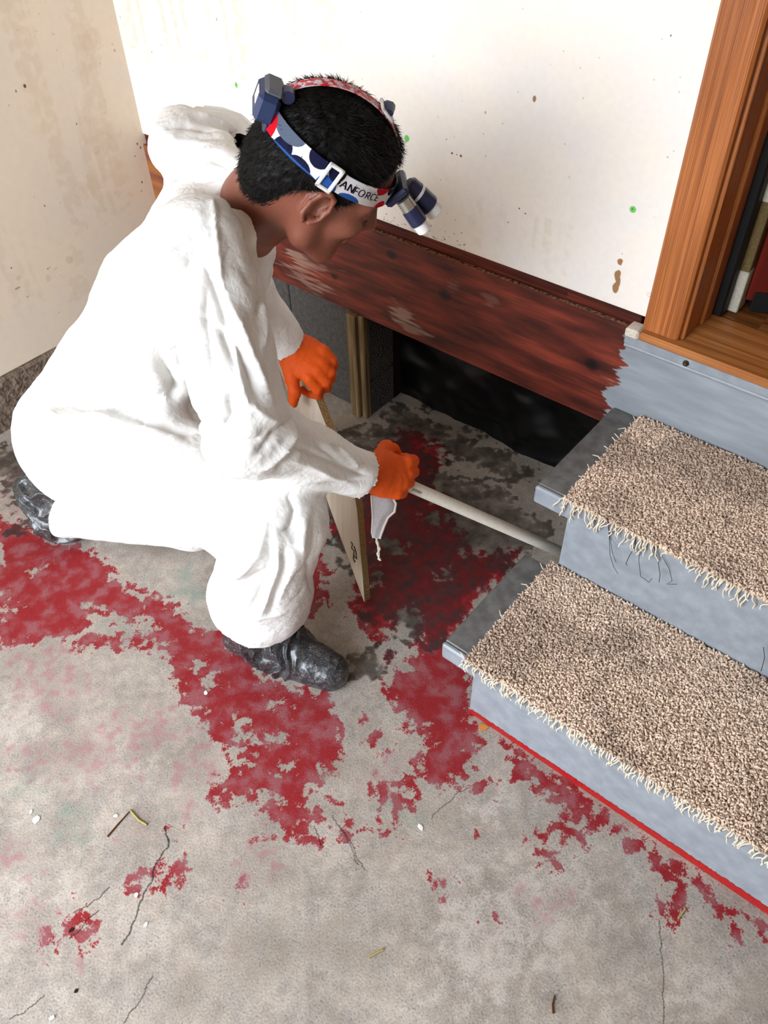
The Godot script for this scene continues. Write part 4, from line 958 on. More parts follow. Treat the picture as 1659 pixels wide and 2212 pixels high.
# red stain with grain, knots and pale spots; grey paint past a brushed edge
func board_map(rect: Rect2) -> ImageTexture:
	var w := 1600
	var h := 213
	var a := grain(51, 0.035, 4, w / 14, h, w, h)
	var b := grain(52, 0.11, 3, w / 24, h, w, h)
	var c := grain(53, 0.03, 4, w / 5, h, w, h)
	var e := grain(54, 0.10, 3, w / 10, h, w, h)
	var pale := [[0.1717, 0.4312, 0.0420, 0.0240, 0.8000], [0.1948, 0.3981, 0.0450, 0.0220, 0.7500], [-0.1771, 0.4397, 0.0900, 0.0600, 0.5500], [-0.2107, 0.4569, 0.0500, 0.0300, 0.5000], [0.4374, 0.5637, 0.0200, 0.0200, 0.3500], [0.3227, 0.5658, 0.0200, 0.0120, 0.3000], [0.7694, 0.4805, 0.0220, 0.0120, 0.6000], [-0.1102, 0.4055, 0.0700, 0.0150, 0.3500]]
	var knots := [[0.1356, 0.5837, 0.0140, 0.0120], [0.7161, 0.5036, 0.0140, 0.0120], [-0.0677, 0.4531, 0.0120, 0.0100], [0.3033, 0.5297, 0.0180, 0.0120], [0.4118, 0.6365, 0.0140, 0.0080], [0.6819, 0.6428, 0.0300, 0.0070], [0.0996, 0.6379, 0.0300, 0.0100]]
	var o := PackedByteArray()
	o.resize(w * h * 3)
	for y in h:
		for x in w:
			var i := y * w + x
			var px := rect.position.x + rect.size.x * x / w
			var py := rect.end.y - rect.size.y * y / h
			var t := clampf(0.5 + (a[i] - 128) / 420.0 + (b[i] - 128) / 700.0 + (c[i] - 128) / 240.0, 0.0, 1.0)
			var r := lerpf(0.235, 0.530, t)
			var g := lerpf(0.075, 0.215, t)
			var bl := lerpf(0.050, 0.145, t)
			var raw := clampf((-0.52 - px) * 9.0 + (c[i] - 128) / 90.0, 0.0, 1.0) * 0.8
			r = lerpf(r, 0.60 + (a[i] - 128) / 900.0, raw)
			g = lerpf(g, 0.38 + (a[i] - 128) / 900.0, raw)
			bl = lerpf(bl, 0.23, raw)
			for k in knots:
				var q := Vector2((px - k[0]) / k[2], (py - k[1]) / k[3]).length() + (c[i] - 128) / 300.0
				var v := clampf(1.3 - q, 0.0, 1.0) * 0.75
				r *= 1.0 - v
				g *= 1.0 - v
				bl *= 1.0 - v * 0.9
			for k in pale:
				var q := Vector2((px - k[0]) / k[2], (py - k[1]) / k[3]).length() + (c[i] - 128) / 160.0 + (e[i] - 128) / 140.0
				var v: float = clampf((1.0 - q) * 1.6, 0.0, 1.0) * k[4]
				r = lerpf(r, 0.66, v)
				g = lerpf(g, 0.55, v)
				bl = lerpf(bl, 0.49, v)
			var edge := 0.775 + (py - 0.363) * 0.03 + (e[i] - 128) / 128.0 * 0.012 + (c[i] - 128) / 128.0 * 0.014 - clampf(0.030 - absf(py - 0.445), 0.0, 0.03) * 0.9
			var v2 := clampf((px - edge) * 160.0 + 0.5, 0.0, 1.0)
			var gl := 1.0 + (c[i] - 128) / 1400.0
			o[i * 3] = clampi(int(lerpf(r, 0.56 * gl, v2) * 255.0), 0, 255)
			o[i * 3 + 1] = clampi(int(lerpf(g, 0.585 * gl, v2) * 255.0), 0, 255)
			o[i * 3 + 2] = clampi(int(lerpf(bl, 0.61 * gl, v2) * 255.0), 0, 255)
	return texture(w, h, o)

# ---------------------------------------------------------------- the doorway above the steps

func build_doorway() -> void:
	var oak_v := tri_mat(upright(wood(101, Color(0.55, 0.30, 0.13), Color(0.74, 0.45, 0.23), 512, 512, 20, 0.8)), Vector3(4.5, 1.1, 4.5), 0.38, 0.5)
	var oak_h := tri_mat(wood(103, Color(0.60, 0.36, 0.17), Color(0.80, 0.54, 0.31), 512, 512, 20, 0.8), Vector3(1.1, 4.5, 4.5), 0.36, 0.5)
	add_bump(oak_v, upright(relief(256, 256, grain(104, 0.16, 3, 10, 256, 256, 256))), 0.12)
	oak_v.uv1_offset = Vector3(0.2, 0.30, 0.2)
	oak_h.uv1_offset = Vector3(0.45, 0.0, 0.0)
	var grey := grey_paint()
	var black := mat(Color(0.035, 0.033, 0.035), 0.6, 0.4)
	var door := base("door_1")
	structure(door, "oak framed doorway with a worn oak sill above the grey steps", "doorway")
	var cs := begin()
	bx(cs, Vector3(0.8525, 1.58, 0.012), Vector3(0.077, 1.88, 0.024), 0.005)
	obj("casing", cs.commit(), oak_v, door)
	obj("jamb", box(Vector3(0.880, 0.640, -0.066), Vector3(0.898, 2.50, 0.006), 0.002), oak_v, door)
	obj("jamb", box(Vector3(0.870, 0.640, -0.115), Vector3(0.905, 2.50, -0.068), 0.003), oak_v, door)
	obj("weatherstrip", box(Vector3(0.880, 0.640, -0.150), Vector3(0.924, 2.50, -0.117), 0.004), black, door)
	obj("casing", box(Vector3(1.735, 0.640, 0.0), Vector3(1.812, 2.52, 0.024), 0.004), oak_v, door)
	obj("jamb", box(Vector3(1.728, 0.640, -0.12), Vector3(1.745, 2.50, 0.004), 0.002), oak_v, door)
	obj("casing", box(Vector3(0.815, 2.45, 0.0), Vector3(1.812, 2.53, 0.0235), 0.004), oak_v, door)
	# sill with a rounded nose
	var sl := begin()
	bx(sl, Vector3(1.295, 0.630, -0.046), Vector3(0.965, 0.020, 0.166), 0.007)
	obj("sill", sl.commit(), oak_h, door)
	obj("sill_end", box(Vector3(0.784, 0.6195, -0.002), Vector3(0.8145, 0.6402, 0.0365), 0.004), tri_mat(blotch(110, Color(0.72, 0.68, 0.62), Color(0.92, 0.89, 0.84), 0.06), Vector3(6, 6, 6), 0.6), door).set_meta("label", "white painted end of the sill")
	obj("sill_moulding", box(Vector3(0.782, 0.596, 0.010), Vector3(1.83, 0.6195, 0.026), 0.003), grey, door)
	obj("bead", tube_mesh([Vector3(0.784, 0.592, 0.019), Vector3(1.83, 0.592, 0.019)], [0.0055], 8), grey, door)
	var nail := begin()
	tube(nail, PackedVector3Array([Vector3(0.9225, 0.606, 0.026), Vector3(0.9225, 0.6062, 0.030), Vector3(0.9225, 0.6064, 0.032)]), [0.007, 0.006, 0.002], 10)
	obj("nail_head", nail.commit(), mat(Color(0.34, 0.30, 0.22), 0.5, 0.5), door)
	# what shows past the frame: a pale wall end and a red door with a black bottom sweep
	var pale := tri_mat(blotch(112, Color(0.68, 0.66, 0.60), Color(0.80, 0.78, 0.72), 0.05), Vector3(5, 5, 5), 0.8)
	var khaki := tri_mat(blotch(113, Color(0.35, 0.29, 0.17), Color(0.46, 0.39, 0.25), 0.06), Vector3(5, 5, 5), 0.85)
	var wh := base("wall_hallway")
	structure(wh, "pale and khaki wall end just inside the doorway", "wall")
	obj("wall_panel", box(Vector3(0.90, 0.642, -0.195), Vector3(0.943, 0.735, -0.150), 0.002), pale, wh)
	obj("wall_panel", box(Vector3(0.90, 0.735, -0.196), Vector3(0.942, 0.880, -0.151), 0.002), khaki, wh)
	obj("wall_panel", box(Vector3(0.90, 0.880, -0.195), Vector3(0.943, 2.6, -0.150), 0.002), pale, wh)
	obj("wall_panel", box(Vector3(-0.2, 0.642, -0.30), Vector3(0.90, 2.6, -0.15), 0.0), pale, wh)
	obj("wall_panel", box(Vector3(1.75, 0.642, -2.6), Vector3(1.9, 2.6, -0.12), 0.0), pale, wh)
	obj("wall_panel", box(Vector3(-0.3, 0.642, -2.7), Vector3(1.9, 2.6, -2.6), 0.0), pale, wh)
	obj("wall_panel", box(Vector3(-0.35, 0.642, -2.7), Vector3(-0.2, 2.6, -0.15), 0.0), pale, wh)
	structure(obj("ceiling_hallway", box(Vector3(-0.4, 2.6, -2.8), Vector3(2.0, 2.7, -0.02), 0.0), pale), "ceiling inside the doorway", "ceiling")
	structure(obj("floor_hallway", box(Vector3(-0.4, 0.52, -2.8), Vector3(2.0, 0.638, -0.13), 0.0), tri_mat(wood(115, Color(0.36, 0.20, 0.08), Color(0.62, 0.40, 0.20), 512, 512, 20), Vector3(1.0, 4, 4), 0.4)), "brown wooden floor inside the doorway", "floor")
	var leaf := base("door_2", Vector3(0.950, 0.0, -0.165))
	leaf.rotation.y = deg_to_rad(27.0)
	structure(leaf, "dark red door standing ajar inside the oak frame", "door")
	var red := tri_mat(upright(wood(117, Color(0.30, 0.06, 0.03), Color(0.46, 0.12, 0.06), 256, 256, 12)), Vector3(4, 2, 4), 0.45)
	obj("door_leaf", box(Vector3(0.0, 0.668, -0.044), Vector3(0.80, 2.48, 0.0), 0.003), red, leaf)
	obj("door_sweep", box(Vector3(0.012, 0.645, -0.040), Vector3(0.80, 0.690, 0.006), 0.003), black, leaf)

# ---------------------------------------------------------------- the crawl space and its black plastic

func build_crawlspace() -> void:
	var dirt := mat(Color(0.16, 0.14, 0.12), 0.95, 0.2)
	var w := base("wall_crawlspace")
	structure(w, "dark crawl space behind the opening under the board", "crawl space")
	obj("wall_panel", box(Vector3(0.03, -0.3, -1.3), Vector3(2.2, 0.52, -1.2), 0.0), dirt, w)
	obj("wall_panel", box(Vector3(-0.07, -0.3, -1.3), Vector3(0.028, 0.52, -0.121), 0.0), dirt, w)
	obj("wall_panel", box(Vector3(2.1, -0.3, -1.3), Vector3(2.2, 0.52, -0.01), 0.0), dirt, w)
	obj("wall_panel", box(Vector3(-0.1, 0.40, -1.3), Vector3(2.2, 0.515, -0.036), 0.0), dirt, w)
	obj("wall_panel", box(Vector3(1.70, 0.0, -0.12), Vector3(RIGHT, 0.36, -0.01), 0.0), dirt, w)
	obj("ground", box(Vector3(-0.1, -0.35, -1.3), Vector3(2.2, -0.30, -0.2), 0.0), dirt, w)
	# a wrinkled sheet of black plastic hung across the back of the opening
	var nx := 150
	var ny := 44
	var cr := noise(201, 1.0, 3)
	cr.fractal_type = FastNoiseLite.FRACTAL_RIDGED
	var soft := noise(202, 1.0, 2)
	var pts := []
	for j in ny + 1:
		for i in nx + 1:
			var u := float(i) / nx
			var v := float(j) / ny
			var x := 0.034 + u * 1.66
			var y := 0.004 + v * 0.386
			var z := -0.150 + soft.get_noise_2d(x * 4.0, y * 5.0) * 0.020 + cr.get_noise_2d(x * 3.0 + y * 2.0, y * 5.0 - x * 1.5) * 0.007
			pts.append(Vector3(x, y, z))
	var st := begin()
	st.set_smooth_group(0)
	for j in ny:
		for i in nx:
			var a: Vector3 = pts[j * (nx + 1) + i]
			var b: Vector3 = pts[j * (nx + 1) + i + 1]
			var c: Vector3 = pts[(j + 1) * (nx + 1) + i + 1]
			var d: Vector3 = pts[(j + 1) * (nx + 1) + i]
			for p in [a, d, c, a, c, b]:
				st.add_vertex(p)
	st.index()
	st.generate_normals()
	var front := st.commit()
	var pl := mat(Color(0.010, 0.011, 0.012), 0.30, 0.42)
	var sh := obj("plastic_sheet", front, pl)
	tag(sh, "crumpled glossy black plastic sheet hanging in the opening under the red board", "plastic sheet")

# ---------------------------------------------------------------- the steps with their carpet pieces

func build_stairs() -> void:
	var s := base("staircase", Vector3(1.3, 0, 0.34))
	tag(s, "two grey painted wooden steps leading up to the oak sill", "stairs")
	var off := -s.position
	var grey := grey_paint()
	var worn := grey_paint(true)
	var put := func(called: String, lo: Vector3, hi: Vector3, bev: float, m: Material) -> MeshInstance3D:
		var o := obj(called, box(lo + off, hi + off, bev), m, s)
		return o
	put.call("riser", Vector3(0.861, 0.002, 0.626), Vector3(2.05, 0.164, 0.646), 0.002, grey)
	put.call("tread", Vector3(0.789, 0.165, 0.345), Vector3(2.05, 0.210, 0.648), 0.003, worn)
	put.call("riser", Vector3(0.866, 0.211, 0.313), Vector3(2.05, 0.374, 0.334), 0.002, grey)
	put.call("tread", Vector3(0.788, 0.375, 0.014), Vector3(2.05, 0.420, 0.334), 0.003, worn)
	put.call("nosing", Vector3(0.789, 0.165, 0.648), Vector3(2.05, 0.2102, 0.661), 0.004, grey)
	put.call("nosing", Vector3(0.788, 0.375, 0.334), Vector3(2.05, 0.4202, 0.347), 0.004, grey)
	put.call("stringer", Vector3(1.50, 0.0, 0.02), Vector3(1.54, 0.374, 0.312), 0.002, grey)
	put.call("stringer", Vector3(1.50, 0.0, 0.33), Vector3(1.54, 0.164, 0.625), 0.002, grey)
	# red floor paint lapped up the foot of the lower riser
	var rng := RandomNumberGenerator.new()
	rng.seed = 12
	var line := [Vector3(0.861, 0.0005, 0.6462) + off]
	var x := 2.05
	line.append(Vector3(2.05, 0.0005, 0.6462) + off)
	while x > 0.863:
		line.append(Vector3(x, 0.017 + clampf((x - 0.86) * 0.012, 0.0, 0.010) + rng.randf_range(-0.0022, 0.0022), 0.6462) + off)
		x -= 0.004
	line.append(Vector3(0.861, 0.013, 0.6462) + off)
	var st := begin()
	slab(st, line, Vector3(0, 0, 0.0006))
	obj("red_paint_band", st.commit(), tri_mat(blotch(88, Color(0.56, 0.07, 0.07), Color(0.70, 0.13, 0.12), 0.05), Vector3(4, 4, 4), 0.45), s).set_meta("label", "ragged red paint band along the foot of the lower riser")
	carpet(Vector3(0.852, 0.2105, 0.338), Vector3(2.0, 0.2105, 0.668), 301, "tan looped carpet piece on the lower grey step, fringe all along its front", 1)
	carpet(Vector3(0.857, 0.4205, 0.018), Vector3(2.0, 0.4205, 0.352), 302, "tan looped carpet piece on the upper grey step, stained and with black threads hanging", 2)

func carpet(lo: Vector3, hi: Vector3, seed_: int, label: String, which: int) -> void:
	var rng := RandomNumberGenerator.new()
	rng.seed = seed_
	var c := base("carpet_piece", Vector3((lo.x + hi.x) * 0.5, lo.y, (lo.z + hi.z) * 0.5))
	tag(c, label, "carpet", "carpet pieces on the steps")
	var off := -c.position
	var backing := mat(Color(0.66, 0.57, 0.46), 0.95, 0.2)
	obj("backing", box(lo + off + Vector3(0.002, 0, 0.002), Vector3(hi.x, lo.y + 0.006, hi.z - 0.002) + off, 0.001), backing, c)
	# one tuft: a short bent yarn end
	var tuft := begin()
	tube(tuft, PackedVector3Array([Vector3(0, 0, 0), Vector3(0.0006, 0.004, 0.0002), Vector3(0.0020, 0.0068, 0.0010), Vector3(0.0040, 0.0074, 0.0018)]), [0.0016, 0.0021, 0.0020, 0.0010], 5, 1.0, Vector3.BACK)
	var stain := noise(seed_ + 5, 3.2, 4)
	var fine := noise(seed_ + 6, 26.0, 2)
	var spots := []
	for k in 26:
		spots.append(Vector3(rng.randf_range(lo.x, 1.65), rng.randf_range(lo.z, hi.z), rng.randf_range(0.003, 0.008)))
	var places := []
	var tints := PackedColorArray()
	var step := 0.0033
	var z := lo.z + 0.002
	while z < hi.z:
		var x := lo.x + 0.001
		while x < 1.78:
			var p := Vector3(x + rng.randf_range(-0.002, 0.002), lo.y + 0.004, z + rng.randf_range(-0.002, 0.002)) + off
			var t := Transform3D(Basis(Vector3.UP, rng.randf() * TAU) * Basis(Vector3.RIGHT, rng.randf_range(-0.25, 0.25)), p)
			t.basis = t.basis.scaled(Vector3.ONE * rng.randf_range(0.85, 1.2))
			places.append(t)
			var v := 1.0 + rng.randf_range(-0.10, 0.10) + fine.get_noise_2d(x, z) * 0.10
			var dirt := clampf(stain.get_noise_2d(x, z) * 1.6 + (0.12 if which == 2 else 0.02), 0.0, 0.55)
			for q in spots:
				if Vector2(q.x - x, q.y - z).length() < q.z:
					dirt = maxf(dirt, 0.62)
			tints.append(Color(0.74 * v * (1.0 - dirt * 0.48), 0.57 * v * (1.0 - dirt * 0.51), 0.445 * v * (1.0 - dirt * 0.51)))
			x += step
		z += step
	var mm := MultiMesh.new()
	mm.transform_format = MultiMesh.TRANSFORM_3D
	mm.use_colors = true
	mm.mesh = tuft.commit()
	mm.instance_count = places.size()
	for i in places.size():
		mm.set_instance_transform(i, places[i])
		mm.set_instance_color(i, tints[i])
	var pm := mat(Color.WHITE, 0.95, 0.15)
	pm.vertex_color_use_as_albedo = true
	var mi := MultiMeshInstance3D.new()
	mi.name = "pile"
	mi.multimesh = mm
	mi.material_override = pm
	mi.set_meta("kind", "stuff")
	c.add_child(mi)
	# frayed yarn ends along the front edge and a few along the left edge
	var fr := begin()
	var x2 := lo.x - 0.002
	while x2 < 1.72:
		var many := which == 1 or x2 < 1.06 or (x2 > 1.16 and x2 < 1.25)
		if rng.randf() < (0.98 if many else 0.25):
			var long := rng.randf_range(0.016, 0.036) if which == 1 else rng.randf_range(0.014, 0.046)
			if not many:
				long *= 0.5
			var pts := PackedVector3Array()
			var p := Vector3(x2, lo.y + 0.008, hi.z - 0.004)
			pts.append(p)
			var side := rng.randf_range(-0.006, 0.006)
			pts.append(p + Vector3(side * 0.5, 0.001, 0.007))
			var n := 6
			var ph := rng.randf() * TAU
			for k in range(1, n + 1):
				var f := float(k) / n
				pts.append(p + Vector3(side * (0.5 + 2.0 * f) + sin(ph + f * 7.0) * 0.0034 * f, 0.001 - long * f, 0.0085 + cos(ph * 1.3 + f * 6.0) * 0.0028 - f * 0.001))
			tube(fr, pts, [0.0017, 0.0017, 0.0016, 0.0015, 0.0015, 0.0014, 0.0013, 0.0012], 5)
		x2 += rng.randf_range(0.0032, 0.0062)
	var zz := lo.z + 0.02
	while zz < hi.z:
		var p := Vector3(lo.x + 0.002, lo.y + 0.006, zz)
		var l := rng.randf_range(0.006, 0.022) if rng.randf() < 0.35 else 0.006
		tube(fr, PackedVector3Array([p, p + Vector3(-l * 0.5, 0.003, -l * 0.2), p + Vector3(-l, rng.randf_range(0.0, 0.006), -l * rng.randf_range(-0.4, 0.8))]), [0.0015, 0.0014, 0.001], 5)
		zz += rng.randf_range(0.006, 0.018)
	var fo := obj("fringe", fr.commit(), mat(Color(0.87, 0.82, 0.74), 0.95, 0.2), c)
	fo.position = off
	fo.set_meta("kind", "stuff")
	fo.set_meta("label", "pale frayed yarn ends")
	if which == 2:
		for k in [[Vector3(0.9513, 0.4495, 0.3520), Vector3(0.9678, 0.3912, 0.3520), Vector3(0.9792, 0.3435, 0.3520), Vector3(0.9928, 0.3172, 0.3520), Vector3(1.0049, 0.3042, 0.3520)], [Vector3(0.9540, 0.4461, 0.3520), Vector3(0.9708, 0.3864, 0.3520), Vector3(0.9826, 0.3529, 0.3520), Vector3(0.9948, 0.3332, 0.3520)], [Vector3(1.0132, 0.4379, 0.3520), Vector3(1.0222, 0.4014, 0.3520), Vector3(1.0169, 0.3702, 0.3520), Vector3(1.0145, 0.3431, 0.3520), Vector3(1.0191, 0.3407, 0.3520)], [Vector3(1.0256, 0.4435, 0.3520), Vector3(1.0369, 0.3706, 0.3520), Vector3(1.0498, 0.3304, 0.3520), Vector3(1.0689, 0.3260, 0.3520), Vector3(1.0718, 0.3397, 0.3520)], [Vector3(1.0559, 0.4248, 0.3520), Vector3(1.0693, 0.4006, 0.3520), Vector3(1.0840, 0.3630, 0.3520), Vector3(1.0875, 0.3401, 0.3520)], [Vector3(1.0761, 0.4122, 0.3520), Vector3(1.0975, 0.3870, 0.3520), Vector3(1.1096, 0.3612, 0.3520), Vector3(1.1019, 0.3454, 0.3520), Vector3(1.1198, 0.3590, 0.3520)], [Vector3(1.3043, 0.3141, 0.3520), Vector3(1.3146, 0.2901, 0.3520), Vector3(1.3205, 0.2488, 0.3520)]]:
			var th := begin()
			var pts := PackedVector3Array()
			for q in k:
				pts.append(q)
			tube(th, pts, [0.0006], 4)
			var to := obj("black_thread", th.commit(), mat(Color(0.03, 0.035, 0.05), 0.8, 0.2), c)
			to.position = off
			to.set_meta("label", "dark loose thread hanging over the riser")
# ---------------------------------------------------------------- the man in the white coverall

const HEAD := Transform3D(Basis(Vector3(0.4720, -0.5718, -0.5778), Vector3(0.4803, 0.7352, -0.3352), Vector3(0.6558, -0.1269, 0.6613)), Vector3(0.5014, 1.0864, 0.6160))   # x to the face, y to the crown, z to his right ear
const SUIT := [
	[Vector3(0.0090, 0.5710, 0.7340), 0.115, Vector3(0.0950, 0.5490, 0.9070), 0.125, 0.040],
	[Vector3(0.0490, 0.5980, 0.7980), 0.135, Vector3(0.2015, 0.8035, 0.7135), 0.130, 0.050],
	[Vector3(0.2015, 0.8035, 0.7135), 0.130, Vector3(0.2710, 0.9168, 0.6568), 0.110, 0.060],
	[Vector3(0.1643, 0.9757, 0.5616), 0.055, Vector3(0.3961, 0.9970, 0.7835), 0.070, 0.050],
	[Vector3(0.2710, 0.9168, 0.6568), 0.100, Vector3(0.3040, 0.9790, 0.6190), 0.060, 0.050],
	[Vector3(0.2315, 0.8035, 0.7835), 0.090, Vector3(0.3661, 0.9670, 0.7835), 0.070, 0.050],
	[Vector3(0.0800, 0.5590, 0.9070), 0.135, Vector3(0.5000, 0.5160, 0.8090), 0.098, 0.040],
	[Vector3(0.5000, 0.4960, 0.8090), 0.096, Vector3(0.4150, 0.2200, 0.8100), 0.112, 0.050],
	[Vector3(0.4150, 0.2200, 0.8100), 0.112, Vector3(0.4000, 0.1500, 0.8200), 0.098, 0.030],
	[Vector3(-0.0260, 0.5710, 0.7340), 0.120, Vector3(0.0250, 0.1100, 0.6860), 0.085, 0.040],
	[Vector3(0.0250, 0.1100, 0.6860), 0.085, Vector3(-0.2600, 0.1000, 0.8700), 0.075, 0.030],
	[Vector3(0.4161, 1.0170, 0.7835), 0.080, Vector3(0.5070, 0.7510, 0.8387), 0.080, 0.040],
	[Vector3(0.5070, 0.7510, 0.8387), 0.075, Vector3(0.5440, 0.6521, 0.7423), 0.058, 0.030],
	[Vector3(0.5440, 0.6521, 0.7423), 0.058, Vector3(0.5810, 0.5531, 0.6459), 0.050, 0.020],
	[Vector3(0.1643, 1.0057, 0.5616), 0.060, Vector3(0.2271, 0.7881, 0.5755), 0.065, 0.040],
	[Vector3(0.2271, 0.7881, 0.5755), 0.060, Vector3(0.2524, 0.6312, 0.5015), 0.048, 0.030],
	[Vector3(0.1855, 1.0548, 0.6282), 0.052, Vector3(0.2353, 1.0406, 0.5856), 0.046, 0.025],
	[Vector3(0.1521, 1.0646, 0.5869), 0.048, Vector3(0.1786, 1.0460, 0.5325), 0.040, 0.030],
	[Vector3(0.1643, 1.0517, 0.5182), 0.026, Vector3(0.2317, 1.0374, 0.4985), 0.012, 0.020],
	[Vector3(0.2458, 1.0409, 0.5951), 0.036, Vector3(0.3346, 1.0353, 0.6019), 0.022, 0.020],
	[Vector3(0.2789, 1.0391, 0.6258), 0.050, Vector3(0.3716, 1.0365, 0.6346), 0.040, 0.020]]          # tapered capsules: a, radius, b, radius, softness
const CUTS := [[Vector3(0.5810, 0.5531, 0.6459), Vector3(0.2587, -0.6919, -0.6740), 0.120], [Vector3(0.4000, 0.1850, 0.8200), Vector3(-0.1191, -0.9929, 0.0000), 0.200], [Vector3(0.2531, 0.6267, 0.4994), Vector3(0.1444, -0.8951, -0.4219), 0.100], [Vector3(-0.2750, 0.1000, 0.8700), Vector3(-0.9091, 0.1010, 0.4041), 0.130]]          # open ends: point, direction, reach
const HOLLOW := [
	[Vector3(0.2273, 1.0345, 0.5346), 0.020, Vector3(0.2994, 1.0394, 0.5509), 0.034],
	[Vector3(0.4321, 1.0421, 0.6410), 0.050, Vector3(0.4798, 1.1101, 0.6402), 0.085]]      # the open collar and the hollow of the hood
